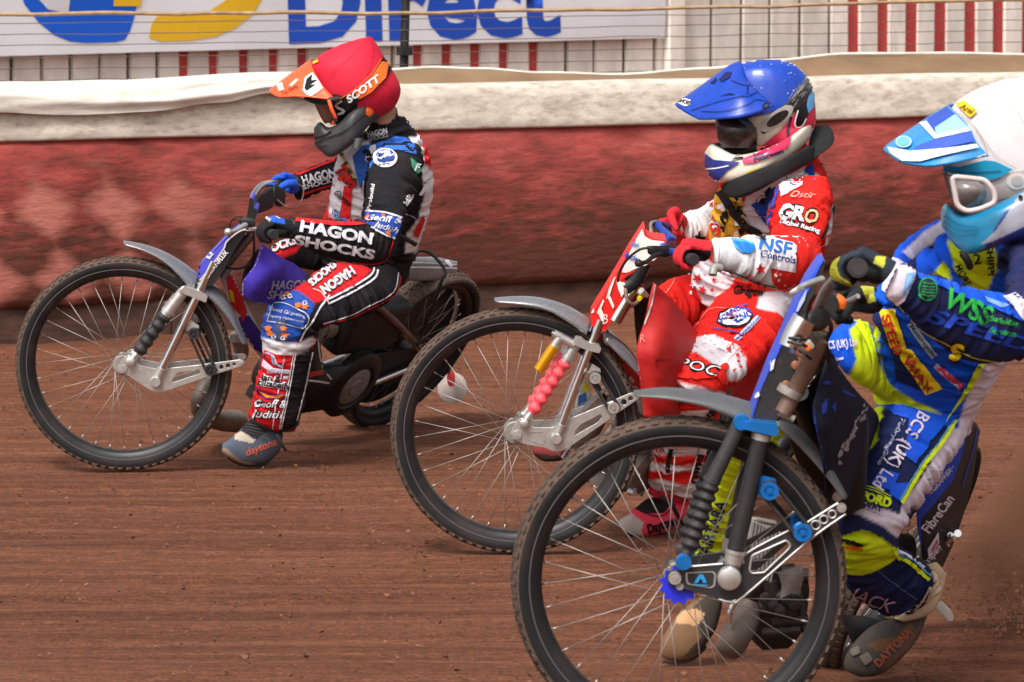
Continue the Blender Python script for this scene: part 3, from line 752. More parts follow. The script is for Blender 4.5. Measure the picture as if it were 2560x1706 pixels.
class FrontEnd:
    def __init__(s, fr, cx, cy, Rz, Y, lean=4.0, yaw=0.0):
        s.fr = fr; L_ = R(lean); y = R(yaw)
        s.n = Vector((math.sin(y) * math.cos(L_), -math.cos(y) * math.cos(L_), -math.sin(L_)))
        s.c = fr.P(cx, cy, Y); s.m = Rz and (fr.P(cx + Rz, cy, Y) - s.c).length / Rz; s.R = s.m * Rz
    def p(s, x, y, off=0.0, fr=None): return onplane(*(fr or s.fr)(x, y), s.c + s.n * off, s.n)
    def pl(s, pts, off, rad=0, fr=None): return [s.p(a[0], a[1], off, fr) for a in (roundpoly(pts, rad) if rad else pts)]

def front_end(root, F, S):
    n = F.n; z = F.m
    rim, ty = build_wheel(root, 'front_wheel', F.c, n, F.R, hubm=S.get('hub', M_alud), toothed=S.get('tooth'), turn=S.get('turn', 0))
    OFF = 0.058
    for s in (1, -1):          # near and far link plates, forks, shocks
        sh = Vector((0, 0, 0)) if s == 1 else -n * (2 * OFF)
        bm = blank(); plate(bm, F.pl(S['plate'], OFF, S.get('prad', 12)), [F.pl(h, OFF) for h in S['holes']], -n * 0.009)
        bmesh.ops.translate(bm, verts=bm.verts[:], vec=sh); lk = bevelled(put('link_plate', bm, S['plate_m'], root, sharp=30), 0.0015)
        if s == 1:
            bm = blank()
            plate(bm, F.pl(S['pocket'], OFF + 0.0015, 10), [F.pl([(x + (S['pc'][0] - x) * .13, y + (S['pc'][1] - y) * .13) for x, y in roundpoly(S['pocket'], 10)], OFF + 0.0015)], -n * 0.001); put('raised_edge', bm, S.get('edge_m', M_alu), lk, smooth=False)
        for x, y, r_ in S['bolts']:   # bolts
            bm = blank()
            a = F.p(x, y, OFF + 0.001) + sh; e = n * 0.007 * s if s == 1 else -n * 0.016
            cyl(bm, a, a + e, r_ * z, r_ * z * .92, 18); cyl(bm, a + e, a + e * 1.25, r_ * z * .45, r_ * z * .45, 6); put('bolt', bm, S.get('bolt_m', M_alu), lk)
        a, b = F.p(*S['fork'][0], OFF + 0.006) + sh, F.p(*S['fork'][1], OFF + 0.004) + sh; rf = S['fork'][2] * z
        bm = blank(); cyl(bm, a.lerp(b, 0.07), b, rf, rf, 24); fk = put('fork_leg', bm, S['fork_m'], root)
        bm = blank(); q = a + n * 0.004   # clevis at the foot of the fork
        d = (b - a).normalized(); t = n.cross(d).normalized()
        lathe(bm, a + n * .006, n, [(0, -0.014), (rf * 1.12, -0.014), (rf * 1.2, -0.010), (rf * 1.2, 0.010), (rf * 1.05, 0.014), (0, 0.014)], 24)
        cyl(bm, a + d * rf * .3, a + d * rf * 3.0, rf * 0.96, rf * 1.04, 20)
        cyl(bm, a + d * rf * 3.0, a + d * rf * 3.4, rf * 1.16, rf * 1.16, 20)
        put('fork_clevis', bm, S.get('clev_m', M_alu), fk)
        bm = blank(); plate(bm, F.pl(S['clamp'], OFF + 0.006 + rf * 1.35, 8), [], -n * (rf * 2.7)); bmesh.ops.translate(bm, verts=bm.verts[:], vec=sh)
        bevelled(put('fork_clamp', bm, S['clamp_m'], fk, sharp=30), 0.002)
        H = S['shock']; off = OFF + 0.002
        p0, p1, p2, p3 = [F.p(*H[k], off) + sh for k in ('bot', 'b0', 'b1', 'top')]; rb = H['r'] * z
        bm = blank(); d = (p3 - p0).normalized()
        cyl(bm, p0 + d * .012, p1, rb * .55, rb * .5, 16); lathe(bm, p0 + n * .006, n, [(0, -.014), (rb * .62, -.014), (rb * .62, .012), (rb * .5, .014), (0, .014)], 20)
        shk = put('shock_absorber', bm, H['m'], root); bm = blank()
        cyl(bm, p2 - d * .01, p3 - d * 0.006, rb * .78, rb * .78, 20); lathe(bm, p3 + n * .004, n, [(0, -.012), (rb * .62, -.012), (rb * .62, .014), (rb * .5, .016), (0, .016)], 20)
        cyl(bm, p2 + d * .002, p2 + d * .012, rb * .9, rb * .9, 20)
        put('shock_body', bm, H['m'], shk)
        bm = blank(); bellows(bm, p1, p2, rb, H['lobes'], 0.70); put('rubber_gaiter', bm, H['gm'], shk)
        if s == 1 and 'cap' in H:
            for q in (p0, p3): bm = blank(); lathe(bm, q + n * .021, n, [(0, 0), (rb * .75, 0), (rb * .8, -.003), (rb * .8, -.02), (0, -.02)], 24); put('end_cap', bm, H['cap'], shk)
        # elastic bands between the two bobbins
        u1, u2 = F.p(*S['pul'][0], OFF + .012) + sh, F.p(*S['pul'][1], OFF + .012) + sh; rp = S['pr'] * z
        for q in (u1, u2):
            bm = blank(); lathe(bm, q, n, [(0, -.016), (rp, -.016), (rp, -.010), (rp * .78, -.008), (rp * .78, .008), (rp, .010), (rp, .014), (rp * .6, .014), (rp * .55, .010), (rp * .3, .010), (rp * .28, .018), (0, .018)], 28); put('bobbin', bm, S['pul_m'], lk)
        bm = blank(); d = (u2 - u1).normalized(); t = n.cross(d).normalized(); pts = []
        for k in range(9): a_ = math.pi * k / 8; pts.append(u2 + (t * math.cos(a_) + d * math.sin(a_)) * rp * .86)
        for k in range(9): a_ = math.pi * k / 8; pts.append(u1 + (-t * math.cos(a_) - d * math.sin(a_)) * rp * .86)
        tube(bm, pts, 0.0046, 8, 2, closed=True, cap=False); put('elastic_band', bm, M_rubber, lk)
        bm = blank(); plate(bm, F.pl(S['brk'], OFF + 0.004, 6), [], -n * 0.006); bmesh.ops.translate(bm, verts=bm.verts[:], vec=sh); put('bobbin_bracket', bm, S['clamp_m'], fk, smooth=False)
    # mudguard: arched strip with side skirts, two lengths either side of the fork
    for nm, key in (('front_mudguard', 'mud1'), ('mudguard_tail', 'mud2')):
        rows = catmull(S[key], 5); bm = blank(); rings = []
        for x0, y0, x1, y1, hw in rows:
            top = [F.p(x0, y0, 0)]; a = F.p(x0, y0, 0); dn = F.p(x1, y1, 0) - a; ring = []
            for k in range(13):
                t = -1 + 2 * k / 12; ring.append(a + n * (hw * math.sin(t * math.pi / 2)) + dn * (1 - math.cos(t * math.pi / 2)) ** 1.1)
            rings.append(ring)
        skin_rings(bm, rings, cap=False, loop=False); o = put(nm, bm, S['mud_m'], root)
        md = o.modifiers.new('t', 'SOLIDIFY'); md.thickness = 0.0025
    return rim

def wrap_plate(root, F, poly, off, mats, front_edge, name='number_plate', fr=None, rad=8):
    """front plate folded round both forks: side cheeks + front face"""
    bm = blank(); a = F.pl(poly, off, rad, fr); plate(bm, a, [], -F.n * (2 * off))
    fe = [F.p(*q, 0, fr) for q in front_edge]
    for f in bm.faces:
        f.material_index = 0 if abs(f.normal.dot(F.n)) > 0.7 else 1
    bmesh.ops.recalc_face_normals(bm, faces=bm.faces[:]); bm.normal_update()
    for f in bm.faces: f.material_index = 0 if abs(f.normal.dot(F.n)) > 0.7 else 1
    return bevelled(put(name, bm, mats, root, sharp=30), 0.006, 3)

class Chassis:
    """bike centre plane: rear wheel centre, yaw of the heading and lean towards the infield"""
    def __init__(s, cr, yaw, lean):
        y, L_ = R(yaw), R(lean); s.h = Vector((-math.cos(y), -math.sin(y), 0)); left = Vector((-s.h.y, s.h.x, 0)); s.c = cr
        s.up = Vector((0, 0, math.cos(L_))) + left * math.sin(L_); s.n = left * math.cos(L_) - Vector((0, 0, math.sin(L_)))
    def p(s, fr, x, y, off=0.0): return onplane(*fr(x, y), s.c + s.n * off, s.n)
    def b(s, fwd, left, up): return s.c + s.h * fwd + s.n * left + s.up * up
def sheet(name, parent, fr, grid, m, th=0.003, sub=5, wob=0.0):
    """curved cloth / panel through a grid of (x,y,Y) rows"""
    G = [catmull([tuple(fr.P(*q)) for q in row], sub) for row in grid]
    cols = [catmull([G[j][i] for j in range(len(G))], sub) for i in range(len(G[0]))]
    bm = blank(); rings = [[Vector(q) for q in c] for c in cols]
    skin_rings(bm, rings, cap=False, loop=False)
    if wob:
        for v in bm.verts: v.co.y += wob * (noise.noise(v.co * 11) + 0.6 * noise.noise(v.co * 25))
    o = put(name, bm, m, parent, sharp=None)
    md = o.modifiers.new('t', 'SOLIDIFY'); md.thickness = th; md.offset = 0; return o
def ptube(name, parent, fr, pts, r, m, seg=12, sub=4):
    bm = blank(); tube(bm, [fr.P(*q[:3]) for q in pts], [q[3] for q in pts] if len(pts[0]) > 3 else r, seg, sub); return put(name, bm, m, parent)
def finned_cylinder(root, base, axis, r, n, pitch, m, side=None):
    ax = axis.normalized(); bm = blank(); cyl(bm, base, base + ax * n * pitch, r * .78, r * .74, 20)
    x = (side - ax * side.dot(ax)).normalized(); y = ax.cross(x)
    for k in range(n):
        c = base + ax * pitch * (k + .5); q = []
        for a in range(24):
            t = 2 * math.pi * a / 24; ct, st = math.cos(t), math.sin(t); e = 0.55
            q.append(c + x * r * math.copysign(abs(ct) ** e, ct) + y * r * .95 * math.copysign(abs(st) ** e, st))
        plate(bm, q, [], ax * pitch * .42)
    c = base + ax * (n * pitch + .012); box(bm, c, x * r * .8, y * r * .7, ax * .018); cyl(bm, c, c + ax * .03, r * .45, r * .4, 16)
    return put('cylinder', bm, m, root, sharp=30)
def engine(root, ch, f0, m1=M_engine, m2=M_alud, lean=0.35):
    """upright single: crankcase, finned barrel leaning forward, magneto, carburettor side, primary cover, clutch"""
    b = ch.b; bm = blank()
    for off in (-0.055, 0.0, 0.055):
        lathe(bm, b(f0, off, -0.05), ch.n, [(0, -.027), (.075, -.027), (.088, -.018), (.088, .018), (.075, .027), (0, .027)], 28)
    box(bm, b(f0 - .10, 0, -.05), ch.h * .06, ch.n * .05, ch.up * .06); box(bm, b(f0 + .02, 0, -.125), ch.h * .09, ch.n * .045, ch.up * .02)
    for q in range(8):
        t = 2 * math.pi * q / 8; cyl(bm, b(f0 + .078 * math.cos(t), .08, -.05 + .078 * math.sin(t)), b(f0 + .078 * math.cos(t), .09, -.05 + .078 * math.sin(t)), .006, .006, 6)
    e = put('engine', bm, m1, root)
    ax = (ch.up + ch.h * lean).normalized(); base = b(f0, 0, -.05) + ax * .08
    cy = finned_cylinder(e, base, ax, 0.078, 9, 0.0165, m2, ch.h)
    bm = blank(); tp = base + ax * .19; box(bm, tp, ch.h * .06, ch.n * .05, ax * .03); cyl(bm, tp - ch.n * .05, tp + ch.n * .055, .04, .04, 18); cyl(bm, tp + ax * .02, tp + ax * .05, .03, .026, 14); put('cam_cover', bm, m2, e)
    bm = blank(); cb = base + ax * .13 - ch.h * .07; cyl(bm, cb, cb - ch.h * .07, .026, .03, 16); cyl(bm, cb - ch.h * .07, cb - ch.h * .12, .036, .036, 16); cyl(bm, cb - ch.h * .04 + ch.up * -.05, cb - ch.h * .04 + ch.up * .05, .02, .02, 12); put('carburettor', bm, m2, e)
    return e, tp, ax
# ---------------------------------------------------------------- bike of the rider in front
def bike_one():
    root = thing('motorbike', 'purple and carbon speedway bike ridden by the rider in the red helmet', 'motorbike', (-1.29, 14.05, 0), 'speedway bikes sliding round the track')
    F = FrontEnd(A1, 758, 856, 662, 13.98)
    S = dict(plate=[(718, 905, 22), (722, 868, 20), (768, 806, 24), (822, 806, 24), (850, 868, 10), (985, 893, 10), (1060, 882, 10), (1240, 862, 10), (1478, 830, 14), (1503, 848, 14), (1480, 872, 14), (1318, 922, 20), (985, 1034, 26), (930, 1026, 26), (775, 925, 14)],
             holes=[roundpoly([(1088, 912), (1222, 892), (1226, 918), (1060, 972), (1052, 962)], 8), circ(1355, 877, 14, 14), circ(1396, 868, 14, 14), circ(1433, 859, 11, 12)],
             pocket=[(798, 885), (880, 898), (908, 920), (900, 972), (868, 972), (792, 922)], pc=(850, 930), plate_m=M_alu,
             bolts=[(752, 888, 26), (800, 842, 24), (955, 967, 17), (1479, 850, 14)], fork=((955, 965), (1310, 230), 27), fork_m=M_chrome,
             clamp=[(1105, 405), (1128, 383), (1205, 405), (1272, 440), (1262, 484), (1190, 455), (1122, 428)], clamp_m=M_alu,
             shock=dict(bot=(800, 842), b0=(845, 790), b1=(1020, 548), top=(1128, 408), r=46, lobes=5, m=M_alu, gm=M_rubber),
             pul=((1290, 893), (1188, 672)), pr=34, pul_m=M_rubber, brk=[(1140, 650), (1165, 590), (1220, 625), (1215, 660), (1190, 690)],
             mud1=[(757, 103, 768, 124, .030), (880, 128, 900, 160, .048), (1000, 170, 1020, 225, .056), (1110, 230, 1120, 320, .060), (1225, 318, 1190, 400, .060)],
             mud2=[(1230, 325, 1215, 400, .060), (1340, 395, 1300, 450, .058), (1430, 520, 1390, 545, .055), (1480, 640, 1450, 640, .05), (1515, 725, 1490, 725, .045)], mud_m=M_carbong)
    front_end(root, F, S)
    # folded front plate: purple face, black cheek
    mp = solid('purple_plate', (78, 76, 200), 0.45, dirt=0.1); npl = wrap_plate(root, F, [(140, 1165), (150, 1020), (440, 715), (640, 560), (660, 430), (680, 300), (715, 320), (715, 410), (760, 430), (740, 520), (650, 640), (500, 890), (410, 1060), (300, 1215), (235, 1232)], 0.07, [M_black, mp], [], fr=A4, rad=24)
    d = Decals([npl]); d.poly(A4, [(138, 1158), (152, 1022), (430, 742), (470, 700), (425, 830), (200, 1110)], srgb(84, 80, 205), 0)
    d.strip(A4, [(142, 1168), (200, 1118), (400, 850), (440, 760), (560, 660), (640, 630)], 16, srgb(205, 200, 190), 1)
    d.text(A4, 'ADRIAN', (218, 1178), (368, 985), 40, srgb(225, 225, 225), 1, bold=0.0); d.text(A4, 'FLUX', (372, 978), (458, 872), 44, srgb(240, 240, 240), 1, bold=0.035)
    d.strip(A4, [(300, 880), (260, 935)], 22, srgb(200, 205, 225), 2); d.text(A4, 'N', (265, 945), (300, 890), 34, srgb(220, 225, 240), 2)
    d.text(A4, 'Hubin', (540, 600), (640, 470), 45, srgb(225, 225, 225), 2, bold=.02, shear=.3); d.build('lettering', npl)
    # handlebar
    ptube('handlebar', root, A4, [(925, 690, 13.50), (800, 640, 13.66), (720, 640, 13.76), (660, 640, 13.88), (690, 520, 13.95), (712, 420, 14.02), (716, 290, 14.08), (800, 186, 14.16), (920, 160, 14.28), (1080, 190, 14.40)], 0.011, M_chrome)
    hb = [o for o in root.children if o.name.startswith('handlebar')][-1]
    bm = blank(); a, b = A4.P(925, 690, 13.50), A4.P(800, 640, 13.66); cyl(bm, a, a.lerp(b, .8), .0165, .0165, 20); cyl(bm, a - (b - a) * .04, a, .0145, .0175, 20); put('grip', bm, M_rubber, hb)
    bm = blank(); a, b = A4.P(930, 165, 14.29), A4.P(1085, 190, 14.41); cyl(bm, a, b, .0165, .0165, 16); put('grip', bm, M_rubber, hb)
    bm = blank(); tube(bm, [A4.P(455, 662, 13.60), A4.P(520, 650, 13.62), A4.P(605, 600, 13.66), A4.P(660, 575, 13.68)], [.010, .006, .008, .008], 10, 4); lathe(bm, A4.P(455, 662, 13.6), Vector((0, 1, 0)), [(0, -.013), (.009, -.009), (.013, 0), (.009, .009), (0, .013)], 14); put('clutch_lever', bm, M_alu, hb)
    bm = blank(); rows_loft(bm, A4, [(568, 540, 572, 580, 13.68), (600, 510, 600, 600, 13.68), (680, 512, 680, 610, 13.68), (740, 530, 735, 610, 13.68)], .8, 3, 3); put('lever_housing', bm, M_black, hb)
    bm = blank(); rows_loft(bm, A4, [(880, 215, 900, 330, 14.22), (930, 180, 950, 395, 14.22), (1000, 200, 1010, 400, 14.24), (1050, 260, 1040, 380, 14.25)], .6, 2.4, 3); put('throttle_housing', bm, M_black, hb)
    ptube('throttle_cable', hb, A4, [(965, 330, 14.2), (1040, 390, 14.15), (1120, 415, 14.15), (1200, 370, 14.18), (1235, 220, 14.25), (1180, 170, 14.3)], .0022, M_tubew, 6)
    ptube('clutch_cable', hb, A4, [(600, 505, 13.7), (530, 510, 13.74), (480, 570, 13.8), (465, 680, 13.86), (470, 760, 13.9)], .0022, M_black, 6)
    sheet('bar_pad', root, A4, [[(720, 330, 14.05), (800, 270, 14.1), (890, 205, 14.16)], [(745, 395, 14.05), (820, 360, 14.1), (900, 330, 14.16)], [(755, 470, 14.05), (820, 440, 14.1), (890, 400, 14.16)]], M_black, .02)
    # inner fork stanchions and steering stem seen behind the plate
    for (x0, y0, x1, y1, r_, m_, Y) in ((430, 1010, 700, 690, .014, M_tubew, 13.93), (380, 1000, 640, 690, .010, M_red, 14.0), (480, 1000, 690, 700, .006, M_red, 13.96), (400, 1140, 470, 1010, .013, M_alud, 13.95)):
        ptube('stanchion', root, A4, [(x0, y0, Y), ((x0 + x1) / 2, (y0 + y1) / 2, Y), (x1, y1, Y)], r_, m_)
    ptube('brake_hose', root, A4, [(440, 1030, 13.9), (560, 1040, 13.93), (680, 990, 13.98), (720, 880, 13.95), (720, 700, 13.8), (700, 620, 13.75)], .004, M_black, 8)
    ch = Chassis(P(1020, 870, 15.2), 58, 33)
    # painted down tube with stickers
    sp = [(200, 300, 13.98, .020), (260, 440, 14.06, .024), (330, 590, 14.14, .027), (410, 730, 14.22, .027), (470, 800, 14.3, .025)]
    dt = ptube('down_tube', root, A3, sp, 0, solid('white_enamel', (225, 220, 215), .35, dirt=.2), 14); d = Decals([dt])
    d.poly(A3, [(205, 320), (245, 300), (320, 450), (300, 560), (240, 500)], srgb(214, 40, 34), 0); d.poly(A3, [(285, 570), (345, 560), (440, 690), (450, 800), (370, 760), (300, 660)], srgb(58, 50, 150), 0)
    d.poly(A3, [(228, 400), (248, 410), (262, 480), (240, 470)], srgb(240, 215, 40), 1); d.poly(A3, [(320, 480), (335, 540), (310, 600), (290, 540)], srgb(210, 50, 40), 1); d.build('sticker', dt)
    e, tp, ax = engine(root, ch, 0.73)
    bm = blank(); tube(bm, [A1.P(1330, 940, 14.38), A1.P(1260, 990, 14.34), A1.P(1225, 1080, 14.32), A1.P(1235, 1150, 14.40), A1.P(1330, 1200, 14.6), A1.P(1450, 1210, 14.9)], [.022, .026, .03, .032, .036, .04], 16, 5); put('exhaust_pipe', bm, M_exh, root)
    bm = blank(); tube(bm, [A3.P(245, 680, 14.2), A3.P(290, 730, 14.22), A3.P(300, 800, 14.24), A3.P(250, 850, 14.2)], [.016, .024, .026, .014], 12, 3); box(bm, A3.P(270, 700, 14.2), Vector((.02, 0, 0)), Vector((0, .02, 0)), Vector((0, 0, .014))); put('intake_fitting', bm, M_alud, root)
    # purple apron over the tank
    ap = sheet('tank_apron', root, A4, [[(800, 780, 13.86), (980, 910, 13.95), (1150, 1000, 14.08), (1290, 1130, 14.2)], [(720, 1010, 13.84), (900, 1060, 13.86), (1080, 1120, 13.98), (1280, 1200, 14.12)], [(610, 1170, 13.85), (780, 1220, 13.84), (980, 1250, 13.92), (1200, 1300, 14.08)], [(600, 1310, 13.88), (740, 1390, 13.88), (900, 1410, 13.95), (1150, 1420, 14.1)]], M_purple, .004, wob=.014)
    d = Decals([ap]); gy = srgb(158, 155, 165)
    d.strip(A4, [(808, 790), (760, 920), (715, 1030), (630, 1130), (606, 1250), (630, 1360), (740, 1388), (900, 1408)], 20, gy, 0)
    d.text(A4, 'HAGON', (890, 1248), (1290, 1245), 84, gy, 1, bold=.03, shear=.25); d.text(A4, 'SHOCKS', (850, 1340), (1330, 1350), 80, gy, 1, bold=.03, shear=.25); d.build('lettering', ap)
    bm = blank(); rows_loft(bm, A4, [(640, 1000, 760, 830, 14.02), (600, 1140, 900, 950, 14.12), (640, 1280, 1050, 1080, 14.2), (700, 1380, 1200, 1250, 14.32)], .6, 2.4); put('fuel_tank', bm, M_black, root)
    # rear half
    build_wheel(root, 'rear_wheel', ch.c, ch.n, 0.335, wid=.045, rim_m=M_rimb, inner=.80, lip=True)
    for s in (1, -1):
        bm = blank(); tube(bm, [ch.b(.62, .07 * s, .33), ch.b(.3, .075 * s, .18), ch.b(0, .08 * s, .02)], .0125, 12, 4); put('seat_stay', bm, M_tubew, root)
        bm = blank(); tube(bm, [ch.b(.55, .065 * s, -.11), ch.b(.3, .075 * s, -.08), ch.b(0, .08 * s, -.005)], .0125, 12, 4); put('chain_stay', bm, M_chrome, root)
    for k, (f, u_) in enumerate(((.28, .05), (.25, .02))):
        bm = blank(); cyl(bm, ch.b(f, .08, u_ + .12), ch.b(.03, .085, .02 + .02 * k), .006, .006, 8); put('brace_rod', bm, M_tubew, root)
    bm = blank(); rows_loft(bm, A3, [(1270, 205, 1275, 345, 14.86, 1.1), (1400, 203, 1395, 350, 14.95, 1.1), (1500, 205, 1500, 345, 15.05, 1.0), (1625, 232, 1625, 315, 15.16, .9)], 1, 3.2); tl = put('rear_mudguard', bm, M_carbong, root); d = Decals([tl])
    d.strip(A3, [(1265, 270), (1400, 266), (1620, 272)], 8, srgb(225, 225, 228), 0); d.strip(A3, [(1265, 240), (1400, 238), (1620, 250)], 5, srgb(205, 208, 212), 0); d.strip(A3, [(1550, 222), (1590, 262)], 22, srgb(220, 222, 226), 1); d.build('sticker', tl)
    ptube('grab_hoop', root, A5, [(860, 165, 14.86), (880, 105, 14.86), (930, 86, 14.88), (1010, 120, 14.9), (1105, 240, 14.9), (1075, 330, 14.9), (1010, 520, 14.95), (930, 720, 15.0), (890, 830, 15.0)], .006, M_black)
    bm = blank(); rows_loft(bm, A3, [(1000, 230, 990, 420, 14.62), (1120, 240, 1100, 420, 14.7), (1300, 235, 1290, 330, 14.85)], .9, 2.4); put('saddle', bm, M_black, root)
    # primary drive: belt cover with round clutch window
    bm = blank(); lathe(bm, ch.b(.43, .085, -.05), ch.n, [(0, -.03), (.125, -.03), (.135, -.02), (.135, .012), (.125, .022), (.09, .026), (.085, .020), (0, .020)], 40); pc = put('clutch_cover', bm, M_black, root)
    bm = blank(); lathe(bm, ch.b(.43, .107, -.05), ch.n, [(0, .006), (.03, .006), (.034, .002), (.07, .002), (.078, -.004), (0, -.006)], 36); put('clutch_plate', bm, M_alud, pc)
    bm = blank(); box(bm, ch.b(.55, .08, -.05), ch.h * .17, ch.n * .02, ch.up * .09); put('primary_cover', bm, M_black, root); bevelled(root.children[-1], .02, 3)
    bm = blank(); box(bm, ch.b(.42, .02, .16), ch.h * .18, ch.n * .05, ch.up * .10); bevelled(put('air_box', bm, M_black, root), .03, 3)
    bm = blank(); lathe(bm, ch.c - ch.n * .026, ch.n, [(0, 0), (.262, 0), (.266, -.003), (.262, -.006), (0, -.006)], 48); put('wheel_disc', bm, M_black, root)
    bm = blank(); box(bm, ch.b(.22, .055, -.03), ch.h * .2, ch.n * .006, ch.up * .075); bevelled(put('chain_guard', bm, M_black, root), .004, 2)
    # leather boot-flap guard with pale piping
    fl = sheet('leather_flap', root, A3, [[(765, 660, 14.0), (740, 700, 14.0)], [(790, 780, 14.05), (720, 800, 14.0)], [(800, 880, 14.12), (700, 880, 14.02)], [(862, 950, 14.2), (690, 930, 14.05)], [(830, 985, 14.2), (690, 972, 14.05)]], M_black, .006)
    d = Decals([fl]); d.strip(A3, [(770, 690), (775, 780), (800, 880), (850, 950)], 10, srgb(190, 190, 195), 0); d.strip(A3, [(840, 975), (780, 965), (695, 955)], 12, srgb(195, 195, 200), 0); d.poly(A3, [(705, 905), (795, 890), (800, 915), (705, 940)], srgb(180, 60, 60), 1); d.build('piping', fl)
    # dirt deflector hanging behind the rear wheel
    bm = blank(); lathe(bm, P(1131, 970, 15.62), Vector((.3, -1, .1)), [(0, -.002), (.054, -.002), (.057, 0), (.054, .002), (0, .002)], 36); dd = put('dirt_deflector', bm, mat('milky_plastic', (0.52, 0.44, 0.40), .6, var=.15, dirt=.45), root)
    bm = blank(); rows_loft(bm, A5, [(1130, 1030, 1175, 1030, 15.58), (1120, 1070, 1185, 1070, 15.58), (1125, 1120, 1182, 1120, 15.58), (1140, 1150, 1168, 1150, 15.58)], .25); put('deflector_bracket', bm, M_pink, dd)
    ptube('deflector_arm', dd, A5, [(1150, 1050, 15.6), (1050, 960, 15.5), (960, 900, 15.35)], .008, M_black)
    return root, ch
BIKE1, CH1 = bike_one()

# ---------------------------------------------------------------- bike in the middle
def bike_two():
    root = thing('motorbike', 'red speedway bike with coral shock gaiter and gold canister under the blue-helmeted rider', 'motorbike', (0.01, 12.1, 0), 'speedway bikes sliding round the track')
    F = FrontEnd(B1, 735, 845, 697, 12.06)
    S = dict(plate=[(708, 890, 24), (712, 845, 22), (755, 775, 24), (815, 775, 22), (835, 828, 10), (945, 828, 8), (985, 800, 10), (1060, 770, 10), (1250, 690, 12), (1385, 632, 14), (1432, 640, 16), (1428, 665, 16), (1315, 742, 20), (1225, 808, 14), (1010, 955, 26), (955, 965, 26), (905, 940, 20), (790, 922, 14)],
             holes=[roundpoly([(1068, 850), (1100, 812), (1212, 752), (1222, 768), (1195, 800), (1070, 872)], 8), circ(1342, 685, 17, 14), circ(1381, 664, 14, 14)],
             pocket=[(795, 850), (890, 848), (902, 860), (898, 918), (872, 922), (790, 890)], pc=(848, 885), plate_m=M_alu,
             bolts=[(745, 868, 26), (785, 800, 22), (966, 887, 18)], fork=((966, 887), (1215, 225), 25), fork_m=M_chrome,
             clamp=[(1058, 350), (1072, 322), (1105, 325), (1130, 350), (1200, 362), (1217, 385), (1206, 413), (1130, 392), (1085, 375)], clamp_m=M_alu,
             shock=dict(bot=(785, 800), b0=(828, 742), b1=(1022, 448), top=(1085, 346), r=40, lobes=6, m=M_alu, gm=M_pink),
             pul=((1285, 713), (1182, 547)), pr=32, pul_m=M_alu, brk=[(1140, 520), (1165, 470), (1212, 500), (1212, 525), (1180, 560)],
             mud1=[(616, 102, 630, 118, .030), (760, 93, 765, 128, .046), (900, 106, 905, 152, .054), (1040, 152, 1030, 220, .058), (1165, 228, 1130, 290, .058)],
             mud2=[(1255, 275, 1240, 330, .058), (1340, 350, 1310, 400, .056), (1420, 450, 1390, 480, .052), (1470, 540, 1450, 550, .048), (1500, 610, 1480, 610, .045)], mud_m=M_carbong)
    S['turn'] = .07; front_end(root, F, S)
    bm = blank(); n = F.n      # gold gas canister on the shock
    a, b = F.p(868, 505, .075), F.p(955, 372, .075); cyl(bm, a, b, 32 * F.m, 32 * F.m, 22); cyl(bm, a, a - (b - a) * .03, 32 * F.m, 28 * F.m, 22); rs = put('gas_canister', bm, M_gold, root)
    bm = blank(); cyl(bm, b, F.p(985, 325, .075), 27 * F.m, 27 * F.m, 18); cyl(bm, F.p(950, 300, .075), F.p(1065, 365, .07), 24 * F.m, 24 * F.m, 18); cyl(bm, F.p(940, 294, .075), F.p(955, 303, .075), 9 * F.m, 9 * F.m, 10); put('canister_head', bm, M_alu, rs)
    mw = solid('white_vinyl', (232, 228, 220), .45, dirt=.12); mr_ = solid('red_vinyl', (222, 28, 24), .45, dirt=.1)
    np_ = wrap_plate(root, F, [(150, 1195), (160, 1100), (350, 790), (440, 640), (560, 430), (712, 195), (722, 280), (790, 320), (940, 335), (900, 430), (850, 520), (640, 640), (500, 730), (520, 830), (460, 1010), (370, 1170), (300, 1275), (170, 1225)], 0.068, [mr_, mr_], [], fr=B4, rad=20)
    d = Decals([np_]); W = srgb(235, 230, 222); Bl = srgb(20, 70, 170)
    d.poly(B4, [(470, 665), (560, 440), (690, 215), (705, 290), (780, 332), (915, 345), (885, 430), (835, 515), (760, 580), (620, 625), (520, 670)], W, 0, rnd=20)
    d.strip(B4, [(440, 745), (560, 660), (740, 620), (830, 540), (900, 430), (930, 350)], 14, srgb(214, 60, 50), 1)
    for p in ([(380, 740), (410, 700), (340, 920), (310, 940), (340, 830)], [(320, 910), (345, 890), (395, 1010), (380, 1040)], [(415, 750), (500, 770), (525, 830), (470, 920), (440, 850)], [(215, 1080), (280, 940), (290, 960), (250, 1060), (240, 1110)], [(225, 1080), (260, 1040), (300, 1130), (270, 1180)], [(165, 1090), (190, 1040), (185, 1075)]): d.poly(B4, p, W, 1)
    d.text(B4, 'B', (275, 1200), (345, 1180), 95, srgb(240, 200, 190), 2, bold=0, shear=.4); d.text(B4, 'hicles', (510, 505), (650, 565), 55, Bl, 2, bold=.03); d.text(B4, 'Allied', (575, 400), (650, 400), 45, srgb(60, 120, 190), 2, shear=.3); d.build('lettering', np_)
    ptube('handlebar', root, B4, [(1195, 535, 11.58), (1080, 470, 11.74), (940, 450, 11.86), (900, 400, 11.95), (940, 330, 12.02), (1000, 325, 12.08), (900, 240, 12.2), (850, 170, 12.26), (1000, 210, 12.4)], .011, solid('blue_bar', (30, 60, 150), .4))
    hb = [o for o in root.children if o.name.startswith('handlebar')][-1]
    bm = blank(); a, b = B4.P(1208, 535, 11.57), B4.P(1080, 485, 11.72); cyl(bm, a, b, .0165, .0165, 20); cyl(bm, a - (b - a) * .05, a, .0145, .0175, 20); put('grip', bm, M_rubber, hb)
